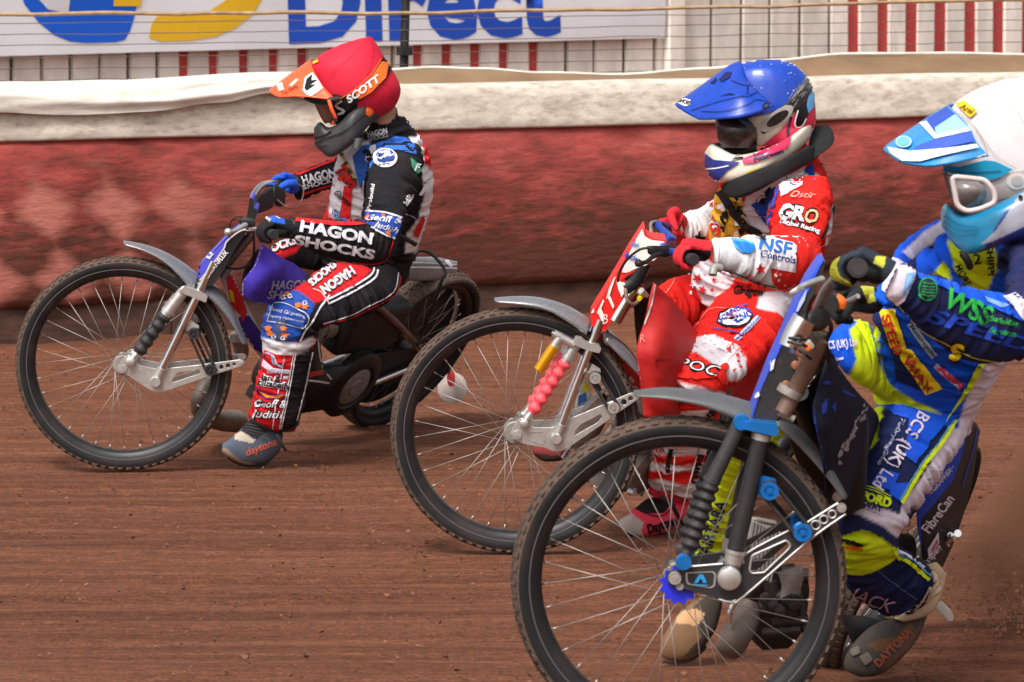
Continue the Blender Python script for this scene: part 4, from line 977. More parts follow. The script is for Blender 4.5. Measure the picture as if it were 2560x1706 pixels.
    bm = blank(); tube(bm, [B4.P(650, 572, 11.66), B4.P(720, 560, 11.68), B4.P(800, 500, 11.74), B4.P(870, 480, 11.78)], [.0085, .006, .007, .008], 10, 4); lathe(bm, B4.P(645, 572, 11.66), Vector((0, 1, 0)), [(0, -.011), (.008, -.008), (.011, 0), (.008, .008), (0, .011)], 14); put('clutch_lever', bm, M_black, hb)
    bm = blank(); rows_loft(bm, B4, [(730, 395, 740, 470, 11.78), (790, 390, 800, 500, 11.78), (880, 392, 890, 510, 11.8), (960, 375, 960, 510, 11.82)], .6, 3, 3); put('lever_housing', bm, M_black, hb)
    bm = blank(); rows_loft(bm, B4, [(790, 140, 800, 200, 12.25), (850, 128, 845, 210, 12.26), (920, 160, 870, 260, 12.28), (960, 220, 900, 310, 12.28), (1040, 300, 1000, 330, 12.28)], .7, 2.6, 3); put('throttle_housing', bm, M_black, hb)
    ptube('brake_hose', hb, B4, [(790, 310, 12.15), (775, 240, 12.18), (775, 160, 12.22), (830, 140, 12.25)], .005, M_alud, 8); ptube('clutch_cable', hb, B4, [(760, 415, 11.76), (660, 430, 11.76), (540, 520, 11.78), (460, 640, 11.84), (430, 760, 11.9)], .0035, M_black, 8)
    bm = blank(); rows_loft(bm, B4, [(785, 265, 800, 300, 12.2), (840, 255, 840, 310, 12.2), (890, 285, 885, 312, 12.2)], .6); put('kill_switch', bm, solid('yellow_plastic', (232, 210, 20), .5), hb)
    ptube('cut_out_cord', hb, B4, [(1000, 200, 12.3), (985, 180, 12.28), (1040, 240, 12.26), (1090, 150, 12.2), (1100, 130, 12.2), (1115, 250, 12.3), (1080, 300, 12.3)], .0018, M_black, 6)
    # fork crown behind the plate, hoses
    ptube('stanchion', root, B4, [(400, 1170, 11.98), (520, 960, 11.98), (640, 760, 11.98)], .019, M_chrome); ptube('stanchion', root, B4, [(690, 560, 11.98), (600, 760, 11.98), (500, 830, 11.98)], .026, M_black); ptube('fuel_hose', root, B4, [(510, 840, 11.92), (530, 950, 11.9), (600, 995, 11.9), (670, 920, 11.92), (640, 880, 11.95)], .0055, M_tubew, 8)
    ptube('hose_clip', root, B4, [(650, 940, 11.9), (685, 905, 11.92)], .007, solid('yellow_plastic', (232, 210, 20), .5), 8); bm = blank(); cyl(bm, B4.P(670, 855, 11.9), B4.P(735, 910, 11.92), .010, .006, 12); put('breather', bm, M_alu, root)
    ch = Chassis(P(1900, 1045, 13.05), 58, 30)
    dt = ptube('down_tube', root, B1, [(1230, 320, 12.06, .018), (1300, 410, 12.12, .021), (1370, 500, 12.18, .022), (1440, 600, 12.25, .022), (1500, 720, 12.32, .022)], 0, M_red, 14); d = Decals([dt])
    d.poly(B1, [(1225, 295), (1250, 300), (1260, 370), (1235, 360)], srgb(235, 235, 235), 0); d.strip(B1, [(1300, 400), (1345, 460)], 26, srgb(40, 40, 30), 0); d.strip(B1, [(1305, 405), (1340, 455)], 12, srgb(220, 180, 40), 1); d.strip(B1, [(1375, 540), (1400, 570)], 16, srgb(240, 220, 220), 1); d.build('sticker', dt)
    e, tp, ax = engine(root, ch, .74, M_alud, mat('bright_fins', (.5, .49, .47), .4, .6, dirt=.3))
    for k in range(6): bm = blank(); box(bm, B1.P(1130 + k * 15, 705 - k * 14, 12.12), Vector((.045, -.01, .045)) * .75, Vector((0, .05, 0)), Vector((-.003, 0, .003))); put('cooling_fin', bm, M_alu, e, smooth=False)
    bm = blank(); rows_loft(bm, B1, [(1110, 560, 1150, 560, 12.16), (1080, 640, 1160, 640, 12.16), (1065, 730, 1120, 730, 12.16)], .5); st = put('oil_bottle', bm, solid('clear_bottle', (205, 200, 190), .4), root); d = Decals([st]); d.poly(B1, [(1120, 580), (1150, 580), (1150, 620), (1110, 630)], srgb(235, 215, 40), 0); d.poly(B1, [(1090, 650), (1130, 630), (1140, 700), (1085, 710)], srgb(60, 110, 180), 0); d.build('sticker', st)
    bm = blank(); tube(bm, [B1.P(1250, 690, 12.3), B1.P(1180, 830, 12.3), B1.P(1110, 930, 12.35), B1.P(1200, 1010, 12.6)], [.02, .022, .026, .03], 14, 4); put('exhaust_pipe', bm, M_exh, root)
    bm = blank(); cyl(bm, B1.P(1060, 920, 12.2), B1.P(1000, 1000, 12.2), .006, .006, 8); put('return_spring', bm, M_chrome, root)
    ap = sheet('tank_apron', root, B3, [[(470, 215, 11.98), (560, 300, 12.05), (650, 420, 12.15), (720, 500, 12.25)], [(420, 420, 11.94), (520, 440, 11.95), (600, 500, 12.02), (690, 560, 12.15)], [(385, 560, 11.94), (480, 590, 11.92), (570, 620, 11.98), (650, 680, 12.1)], [(410, 760, 11.96), (480, 780, 11.95), (560, 790, 12.0), (620, 800, 12.1)], [(420, 890, 12.0), (490, 900, 12.0), (560, 900, 12.05), (610, 900, 12.12)]], solid('red_leather', (186, 24, 24), .65, dirt=.15, bump=.3, bscale=40), .005, wob=.02)
    d = Decals([ap]); d.strip(B3, [(474, 225), (455, 330), (425, 420), (388, 490), (386, 580), (404, 700)], 8, srgb(215, 205, 200), 0); d.strip(B3, [(480, 604), (555, 602)], 4, srgb(120, 30, 25), 0); d.strip(B3, [(480, 604), (490, 640)], 4, srgb(140, 30, 25), 0); d.text(B3, 'R', (405, 520), (432, 512), 40, srgb(225, 120, 110), 1, bold=0, shear=.3); d.build('stitching', ap)
    bm = blank(); rows_loft(bm, B3, [(370, 300, 470, 215, 12.12), (375, 420, 520, 300, 12.2), (390, 560, 600, 440, 12.3), (410, 700, 640, 600, 12.35), (430, 860, 700, 760, 12.4)], .5, 2.4); put('fuel_tank', bm, M_black, root)
    sheet('side_apron', root, B3, [[(860, 720, 12.45), (930, 640, 12.42), (1040, 520, 12.4)], [(865, 790, 12.45), (950, 760, 12.42), (1070, 700, 12.4)], [(870, 860, 12.45), (960, 850, 12.42), (1060, 830, 12.4)]], solid('red_leather', (190, 24, 24), .55), .005)
    build_wheel(root, 'rear_wheel', ch.c, ch.n, .335, wid=.045, inner=.80)
    for s in (1, -1):
        bm = blank(); tube(bm, [ch.b(.62, .07 * s, .33), ch.b(.3, .075 * s, .18), ch.b(0, .08 * s, .02)], .0125, 12, 4); put('seat_stay', bm, M_tubew, root)
        bm = blank(); tube(bm, [ch.b(.55, .065 * s, -.11), ch.b(.3, .075 * s, -.08), ch.b(0, .08 * s, -.005)], .0125, 12, 4); put('chain_stay', bm, M_chrome, root)
    bm = blank(); box(bm, ch.b(.32, 0, .40), ch.h * .2, ch.n * .08, ch.up * .03); bevelled(put('saddle', bm, M_black, root), .025, 3)
    bm = blank(); lathe(bm, ch.b(.36, .085, -.06), ch.n, [(0, -.03), (.125, -.03), (.135, -.02), (.135, .012), (.125, .022), (0, .022)], 36); put('clutch_cover', bm, M_black, root)
    bm = blank(); cyl(bm, B3.P(350, 1265, 12.3), B3.P(375, 1275, 12.28), .011, .009, 10); put('footrest', bm, M_alu, root)
    return root
BIKE2 = bike_two()

# ---------------------------------------------------------------- nearest bike
def bike_three():
    root = thing('motorbike', 'nearest speedway bike with blue anodised bobbins, cut off by the lower edge of the picture', 'motorbike', (0.36, 9.14, 0), 'speedway bikes sliding round the track')
    F = FrontEnd(C1, 960, 1033, 880, 9.12)
    S = dict(plate=[(895, 1040, 30), (902, 985, 26), (990, 972, 10), (1190, 948, 10), (1292, 950, 10), (1318, 890, 10), (1545, 770, 14), (1560, 790, 4), (1625, 735, 14), (1800, 628, 22), (1848, 648, 24), (1838, 680, 22), (1640, 822, 20), (1300, 1115, 34), (1235, 1143, 30), (1170, 1128, 26), (925, 1062, 20)],
             holes=[roundpoly([(1352, 905), (1525, 828), (1542, 846), (1535, 862), (1405, 985), (1345, 990), (1338, 975)], 10), circ(1680, 742, 22, 16), circ(1722, 713, 20, 16), circ(1766, 685, 19, 16)],
             pocket=[(995, 992), (1145, 985), (1158, 1000), (1152, 1062), (1130, 1076), (1010, 1055), (998, 1040)], pc=(1075, 1028), plate_m=M_darkalu, edge_m=M_alu,
             bolts=[(940, 1020, 36), (1815, 650, 26)], fork=((1226, 1024), (1402, 235), 46), fork_m=mat('black_carbon_fork', (.03, .03, .032), .4, .2, var=.3, scale=200, dirt=.1),
             clamp=[(1300, 240), (1312, 200), (1340, 198), (1480, 212), (1484, 275), (1440, 272), (1330, 246)], clamp_m=M_blue_an,
             shock=dict(bot=(985, 930), b0=(1018, 866), b1=(1130, 520), top=(1287, 196), r=52, lobes=7, m=mat('black_shock', (.035, .035, .038), .45, dirt=.2), gm=M_rubber, cap=M_blue_an),
             pul=((1610, 776), (1436, 558)), pr=48, pul_m=M_blue_an, brk=[(1370, 590), (1380, 480), (1470, 500), (1476, 545), (1430, 600)], clev_m=M_alu,
             mud1=[(722, 40, 735, 56, .030), (880, 24, 885, 60, .048), (1080, 40, 1080, 95, .056), (1240, 70, 1230, 150, .060), (1370, 110, 1330, 190, .060)],
             mud2=[(1490, 150, 1460, 200, .060), (1600, 235, 1560, 280, .058), (1690, 340, 1650, 375, .055), (1770, 450, 1730, 470, .05), (1845, 585, 1820, 590, .045)], mud_m=mat('grey_plastic', (.09, .092, .095), .4, dirt=.2), hub=M_alud, tooth=solid('blue_plastic', (34, 44, 200), .5))
    S['turn'] = .03; front_end(root, F, S)
    # bright machined edges along the link plate, letter on the pocket
    bm = blank()
    for pts in ([(1000, 962), (1190, 946)], [(1300, 945), (1320, 888), (1540, 770)], [(1628, 733), (1798, 626)], [(1838, 684), (1640, 826), (1300, 1119), (1238, 1147), (1170, 1132)]):
        tube(bm, [F.p(x, y, .058) for x, y in pts], .0028, 8, 4)
    tube(bm, [F.p(x, y, .059) for x, y in roundpoly([(1345, 902), (1525, 822), (1548, 846), (1540, 866), (1408, 992), (1342, 996), (1332, 975)], 12)], .0026, 8, 1, closed=True, cap=False)
    for x, y, r_ in ((1680, 742, 23), (1722, 713, 21), (1766, 685, 20)): tube(bm, [F.p(a, b, .058) for a, b in circ(x, y, r_, 20)], .0022, 8, 1, closed=True, cap=False)
    lk = [o for o in root.children if o.name.startswith('link_plate')][0]; put('bright_edge', bm, M_alu, lk)
    d = Decals([lk]); cb = srgb(40, 140, 200); d.poly(C1, [(1040, 1045), (1068, 1000), (1088, 1000), (1108, 1045), (1090, 1045), (1076, 1020), (1060, 1045)], cb, 1, step=3); d.strip(C1, [(1038, 1053), (1112, 1058)], 6, cb, 1); d.build('badge', lk)
    bm = blank(); lathe(bm, F.p(1226, 1024, .085), F.n, [(0, .008), (.012, .008), (.024, .004), (.026, 0), (.026, -.01), (0, -.01)], 30); put('fork_end', bm, M_alu, [o for o in root.children if o.name.startswith('fork_leg')][0])
    bm = blank(); cyl(bm, F.p(1390, 292, .062), F.p(1398, 258, .062), .0215, .0215, 22); put('fork_collar', bm, M_alu, root)
    d = Decals([o for o in root.children if o.name.startswith('shock')]); d.poly(C1, [(1160, 430), (1172, 355), (1188, 400), (1196, 440)], srgb(60, 160, 215), 0); d.strip(C1, [(1150, 428), (1195, 440)], 10, srgb(60, 160, 215), 1); d.build('sticker', [o for o in root.children if o.name.startswith('shock')][0])
    mb_ = solid('blue_front', (48, 78, 200), .4, dirt=.1)
    np_ = wrap_plate(root, F, [(158, 1425), (170, 1395), (330, 980), (430, 760), (520, 540), (620, 330), (735, 160), (770, 170), (690, 400), (620, 560), (560, 620), (500, 760), (480, 880), (540, 900), (560, 960), (470, 1200), (395, 1400), (330, 1445)], .052, [M_carbon, mb_], [], fr=C5, rad=18)
    d = Decals([np_]); bl = srgb(52, 84, 205); d.poly(C5, [(158, 1424), (172, 1390), (330, 980), (430, 758), (520, 540), (620, 330), (735, 158), (742, 168), (632, 400), (488, 680), (406, 860), (266, 1150), (178, 1430)], bl, 0)
    d.poly(C5, [(560, 480), (620, 380), (600, 470), (550, 560), (530, 560)], srgb(185, 200, 235), 1); d.poly(C5, [(335, 960), (370, 930), (355, 1010), (330, 1030)], srgb(220, 225, 240), 1); d.poly(C5, [(215, 1230), (245, 1190), (250, 1215), (220, 1245)], srgb(230, 230, 240), 1); d.build('sticker', np_)
    for x, y in ((455, 1140), (530, 985)): bm = blank(); lathe(bm, F.p(x, y, .054, C5), F.n, [(0, .006), (.008, .005), (.0105, 0), (0, -.002)], 16); put('rivet', bm, mat('copper_washer', (.5, .22, .12), .4, .6), np_)
    # fork yoke and steering parts
    Yh = 8.98
    ptube('stanchion', root, C5, [(430, 1360, Yh), (520, 1200, Yh), (640, 960, Yh - .02), (720, 780, Yh - .03)], .019, M_tubew, 16); ptube('stanchion', root, C5, [(490, 840, 8.9), (530, 740, 8.9), (600, 620, 8.9)], .026, M_chrome, 16)
    bm = blank(); cyl(bm, C5.P(470, 1220, Yh), C5.P(500, 1165, Yh), .028, .028, 18); cyl(bm, C5.P(400, 1355, Yh), C5.P(520, 1405, Yh), .008, .008, 10); put('yoke_collar', bm, M_alud, root)
    bm = blank(); rows_loft(bm, C5, [(560, 610, 600, 700, 8.92), (640, 560, 680, 720, 8.92), (730, 520, 760, 700, 8.95), (800, 560, 800, 640, 8.98)], .7, 2.6); put('top_yoke', bm, M_engine, root)
    bm = blank(); rows_loft(bm, C5, [(570, 860, 600, 890, 8.86), (600, 800, 670, 860, 8.86), (640, 780, 680, 830, 8.86)], .6, 3); lg = put('fork_logger', bm, solid('grey_box', (150, 145, 140), .5), root); d = Decals([lg]); d.poly(C5, [(590, 845), (625, 805), (660, 845), (625, 880)], srgb(230, 120, 60), 0); d.build('sticker', lg)
    bm = blank(); rows_loft(bm, C5, [(500, 880, 530, 905, 8.88), (560, 900, 590, 930, 8.88), (620, 945, 640, 960, 8.88)], .8, 2.6); put('cable_clamp', bm, solid('orange_brown', (150, 75, 30), .5), root)
    for a, b in (((470, 800), (680, 850)), ((480, 770), (640, 790)), ((560, 870), (650, 935))): bm = blank(); tube(bm, [C5.P(*a, 8.86), C5.P((a[0] + b[0]) / 2, (a[1] + b[1]) / 2 - 4, 8.845), C5.P(*b, 8.87)], .0035, 6, 3); put('cable_tie', bm, M_black, root)
    ptube('handlebar', root, C5, [(1010, 220, 8.58), (880, 280, 8.74), (780, 380, 8.86), (720, 500, 8.96), (700, 560, 9.02), (740, 580, 9.1), (820, 520, 9.22), (960, 540, 9.36)], .0115, M_alud)
    hb = [o for o in root.children if o.name.startswith('handlebar')][-1]
    bm = blank(); a, b = C5.P(1012, 220, 8.57), C5.P(880, 275, 8.72); cyl(bm, a, b, .0165, .0165, 20); cyl(bm, a - (b - a) * .05, a, .0205, .021, 24); cyl(bm, a - (b - a) * .065, a, .016, .016, 24); put('grip', bm, M_rubber, hb)
    bm = blank(); tube(bm, [C5.P(490, 420, 8.72), C5.P(600, 360, 8.74), C5.P(740, 310, 8.78)], [.005, .007, .008], 10, 4); rows_loft(bm, C5, [(480, 410, 495, 440, 8.72), (540, 370, 560, 410, 8.72), (600, 345, 620, 380, 8.74)], .4, 3); put('clutch_lever', bm, M_alu, hb)
    bm = blank(); cyl(bm, C5.P(790, 500, 9.05), C5.P(850, 490, 9.12), .022, .02, 16); sw = put('throttle_drum', bm, M_black, hb); bm = blank(); tube(bm, [C5.P(840, 455, 9.06), C5.P(880, 490, 9.06), C5.P(890, 540, 9.06)], [.012, .014, .009], 10, 4); put('kill_switch', bm, solid('orange_plastic', (240, 110, 30), .5), hb)
    ptube('brake_lever', hb, C5, [(880, 500, 9.1), (960, 475, 9.08), (1020, 440, 9.06)], .006, M_alu, 8)
    ptube('clutch_cable', hb, C5, [(690, 420, 8.82), (640, 500, 8.86), (600, 640, 8.9), (520, 760, 8.92)], .004, M_black, 8); ptube('brake_hose', hb, C5, [(780, 600, 9.0), (810, 700, 9.0), (770, 800, 9.02), (790, 950, 9.05), (740, 1100, 9.1)], .005, M_black, 8)
    ch = Chassis(P(2238, 1385, 10.3), 68, 28)
    dt = ptube('down_tube', root, C5, [(560, 1200, 9.08, .02), (620, 1400, 9.18, .022), (700, 1600, 9.3, .024)], 0, M_black, 14)
    # engine seen through the front wheel
    eng = blank()
    for k in range(9):
        q = C1.P(1322 + 17 * k, 838 + 7 * k, 9.55); box(eng, q, Vector((.0028, 0, .0006)), Vector((0, .055, 0)), Vector((.010, 0, .056)))
    cyl(eng, C1.P(1345, 980, 9.55), C1.P(1400, 730, 9.55), .046, .046, 20); fin = put('cylinder', eng, M_alud, root, sharp=30)
    bm = blank(); rows_loft(bm, C1, [(1330, 715, 1440, 745, 9.55), (1345, 700, 1480, 740, 9.55), (1380, 700, 1470, 720, 9.55)], .9, 3); put('cam_cover', bm, M_alud, fin)
    bm = blank(); rows_loft(bm, C1, [(1290, 1000, 1560, 940, 9.65), (1270, 1110, 1640, 1030, 9.65), (1290, 1240, 1640, 1160, 9.68), (1340, 1340, 1610, 1300, 9.7), (1400, 1400, 1540, 1390, 9.72)], .45, 2.8); cc = put('engine', bm, M_engine, root)
    bm = blank()
    for (x0, y0, x1, y1, r_) in ((1420, 1130, 1600, 1110, .016), (1380, 1180, 1560, 1200, .02), (1450, 1250, 1640, 1240, .013), (1400, 1310, 1600, 1290, .012), (1500, 1000, 1640, 1010, .018), (1580, 1060, 1640, 1350, .01), (1440, 1040, 1480, 1240, .016)): cyl(bm, C1.P(x0, y0, 9.5), C1.P(x1, y1, 9.5), r_, r_, 14)
    for k in range(5): lathe(bm, C1.P(1420 + 36 * k, 1130 + 30 * (k % 3), 9.47), Vector((0, -1, 0)), [(0, .01), (.012, .008), (.016, 0), (0, -.01)], 12)
    put('magneto', bm, M_engine, cc)
    bm = blank(); rows_loft(bm, C1, [(1480, 990, 1600, 950, 9.42), (1500, 1060, 1620, 1000, 9.42), (1490, 1130, 1600, 1080, 9.42)], .8); put('carburettor', bm, M_alud, cc)
    bm = blank(); rows_loft(bm, C1, [(1300, 1120, 1390, 1160, 9.5), (1240, 1190, 1380, 1260, 9.48), (1190, 1280, 1340, 1350, 9.46), (1155, 1370, 1290, 1430, 9.46), (1165, 1420, 1240, 1450, 9.48)], 1.0); put('exhaust_pipe', bm, M_exh, root)
    bm = blank(); tube(bm, [C1.P(1268, 1120, 9.42), C1.P(1230, 1200, 9.42), C1.P(1225, 1260, 9.42)], .007, 10, 3); put('return_spring', bm, M_chrome, root)
    # dark apron and tank
    mk = solid('navy_black_cloth', (24, 26, 40), .75, spec=.2, bump=.3, bscale=200)
    ap = sheet('tank_apron', root, C3, [[(395, 520, 9.05), (480, 600, 9.12), (560, 700, 9.3), (680, 830, 9.75)], [(340, 700, 9.0), (440, 740, 9.05), (560, 810, 9.22), (700, 880, 9.75)], [(310, 830, 8.98), (420, 880, 9.02), (560, 950, 9.25), (680, 990, 9.78)], [(345, 1000, 9.0), (430, 1040, 9.05), (540, 1090, 9.28), (640, 1120, 9.78)], [(385, 1200, 9.05), (440, 1210, 9.12), (520, 1220, 9.35), (600, 1240, 9.78)], [(390, 1340, 9.1), (430, 1340, 9.2), (500, 1340, 9.42), (560, 1340, 9.78)]], mk, .005, wob=.012)
    d = Decals([ap]); b2 = srgb(35, 55, 150); d.strip(C3, [(312, 800), (340, 980), (378, 1160), (388, 1330)], 18, b2, 0)
    for p in ([(360, 790), (395, 750), (390, 830), (365, 850)], [(480, 700), (560, 735), (560, 750), (490, 725)], [(420, 800), (445, 770), (440, 850)], [(370, 650), (410, 650), (412, 672), (372, 668)]): d.poly(C3, p, b2, 0)
    rnd = random.Random(2)
    for k in range(26):
        t = k / 25; x = 440 + 170 * t + rnd.uniform(-14, 14); y = 1110 - 300 * t + rnd.uniform(-20, 20); d.poly(C3, [(x, y), (x + rnd.uniform(10, 26), y - rnd.uniform(12, 30)), (x + rnd.uniform(14, 30), y + rnd.uniform(-6, 14)), (x + 6, y + 16)], srgb(165, 160, 165), 1, step=4)
    d.build('lettering', ap)
    bm = blank(); rows_loft(bm, C3, [(150, 880, 420, 500, 9.25), (170, 1000, 560, 700, 9.35), (230, 1150, 640, 860, 9.45), (330, 1350, 640, 1100, 9.55), (400, 1500, 620, 1400, 9.6)], .5, 2.4); put('fuel_tank', bm, M_black, root)
    # rear end: tyre edge, big side-boarded mudguard
    build_wheel(root, 'rear_wheel', ch.c, ch.n, .335, wid=.045, inner=.80)
    mg = solid('blue_black_board', (30, 36, 62), .4, dirt=.15)
    gd = sheet('rear_mudguard', root, C4, [[(1330, -140, 9.86), (1390, -110, 9.95), (1418, -60, 10.05)], [(1200, 100, 9.80), (1320, 60, 9.88), (1400, 40, 10.0)], [(1030, 330, 9.80), (1200, 300, 9.84), (1370, 260, 9.98)], [(1015, 520, 9.84), (1130, 520, 9.86), (1300, 510, 9.98)], [(1035, 660, 9.88), (1110, 680, 9.9), (1240, 680, 10.0)], [(1060, 800, 9.95), (1100, 830, 9.95), (1170, 830, 10.02)]], M_carbon, .006)
    d = Decals([gd]); bl = srgb(48, 74, 185); W = srgb(215, 212, 225)
    d.poly(C4, [(1015, 420), (1060, 310), (1180, 160), (1310, -60), (1330, -60), (1300, 100), (1240, 260), (1080, 460), (1045, 500), (1035, 560), (1015, 540)], bl, 0); d.strip(C4, [(1300, 300), (1370, 60), (1395, -80)], 7, bl, 1)
    d.strip(C4, [(1015, 430), (1030, 560), (1045, 680)], 14, bl, 1); d.text(C4, 'FibreCan', (1088, 600), (1248, 380), 62, W, 1, bold=.02); d.poly(C4, [(1080, 700), (1145, 590), (1150, 660), (1090, 760)], W, 1); d.poly(C4, [(1100, 700), (1138, 630), (1140, 660), (1105, 725)], srgb(205, 90, 110), 2)
    d.text(C4, 'mpeg', (1080, 800), (1170, 690), 36, W, 1, bold=.02); d.text(C4, 'GRAPHIX', (1120, 330), (1240, 190), 34, srgb(190, 195, 225), 2, shear=.3); d.strip(C4, [(1100, 345), (1240, 165)], 4, srgb(190, 195, 225), 2); d.build('lettering', gd)
    bm = blank(); a = C4.P(1240, 620, 9.97); cyl(bm, a, C4.P(1280, 605, 9.9), .013, .009, 10); cyl(bm, C4.P(1205, 650, 9.95), C4.P(1240, 625, 9.93), .012, .012, 10); cyl(bm, C4.P(1210, 600, 9.95), C4.P(1215, 690, 9.95), .006, .006, 8); put('mudguard_bolt', bm, M_chrome, root)
    bm = blank(); rows_loft(bm, C4, [(860, 620, 960, 600, 9.9), (880, 600, 1000, 640, 9.9), (870, 700, 1015, 720, 9.92), (880, 790, 1000, 790, 9.95)], .9); put('silencer', bm, M_engine, root)
    bm = blank(); rows_loft(bm, C4, [(520, 1130, 700, 1140, 10.02), (560, 1240, 760, 1160, 10.02), (600, 1320, 800, 1200, 10.03), (640, 1380, 700, 1360, 10.05)], .7); put('lower_frame', bm, M_black, root)
    # pale deflector flap behind the boot
    bm = blank(); rows_loft(bm, C4, [(1130, 1060, 1170, 1040, 10.12), (1150, 1110, 1205, 1070, 10.12), (1195, 1150, 1240, 1110, 10.12), (1215, 1172, 1252, 1150, 10.12), (1235, 1175, 1250, 1168, 10.12)], .25, 2.4); put('dirt_deflector', bm, mat('milky_plastic', (0.66, 0.60, 0.56), .5), root)
    return root
BIKE3 = bike_three()
# ================================================================ RIDERS
def colour_mesh(me, base, paints=()):
    n = len(me.vertices); co = np.empty(n * 3, np.float32); me.vertices.foreach_get('co', co); co = co.reshape(-1, 3); u, v = proj_np(co)
    col = np.tile(np.array(base, float), (n, 1))
    for fr, poly, c in paints: col[in_poly(u, v, [fr(*p) for p in poly])] = c
    if 'paint' not in me.attributes: me.attributes.new('paint', 'FLOAT_COLOR', 'POINT')
    me.attributes['paint'].data.foreach_set('color', np.c_[col, np.ones(n)].astype(np.float32).ravel())
def vol(name, parent, fr, rows, m, k=1.0, n=2.0, voxel=None, smooth=3, seg=26, sub=5):
    bm = blank(); rows_loft(bm, fr, rows, k, n, sub, seg)
    if voxel:
        o = link(name, fuse(bm, voxel, smooth), m); adopt(o, parent)
    else: o = put(name, bm, m, parent, sharp=60)
    return o
def boot(parent, fr, rows, m_up, m_sole, sole, k=.7, n=2.3, name='boot'):
    o = vol(name, parent, fr, rows, m_up, k, n, voxel=.004, smooth=4)
    if sole: vol('sole', o, fr, sole, m_sole, .85, 3)
    return o
BLACKC = srgb(27, 27, 31); WHITEC = srgb(226, 224, 228)
def star(x, y, r, rot=0.0):
    return [(x + (r if k % 2 == 0 else r * .42) * math.sin(rot + math.pi * k / 5), y - (r if k % 2 == 0 else r * .42) * math.cos(rot + math.pi * k / 5)) for k in range(10)]

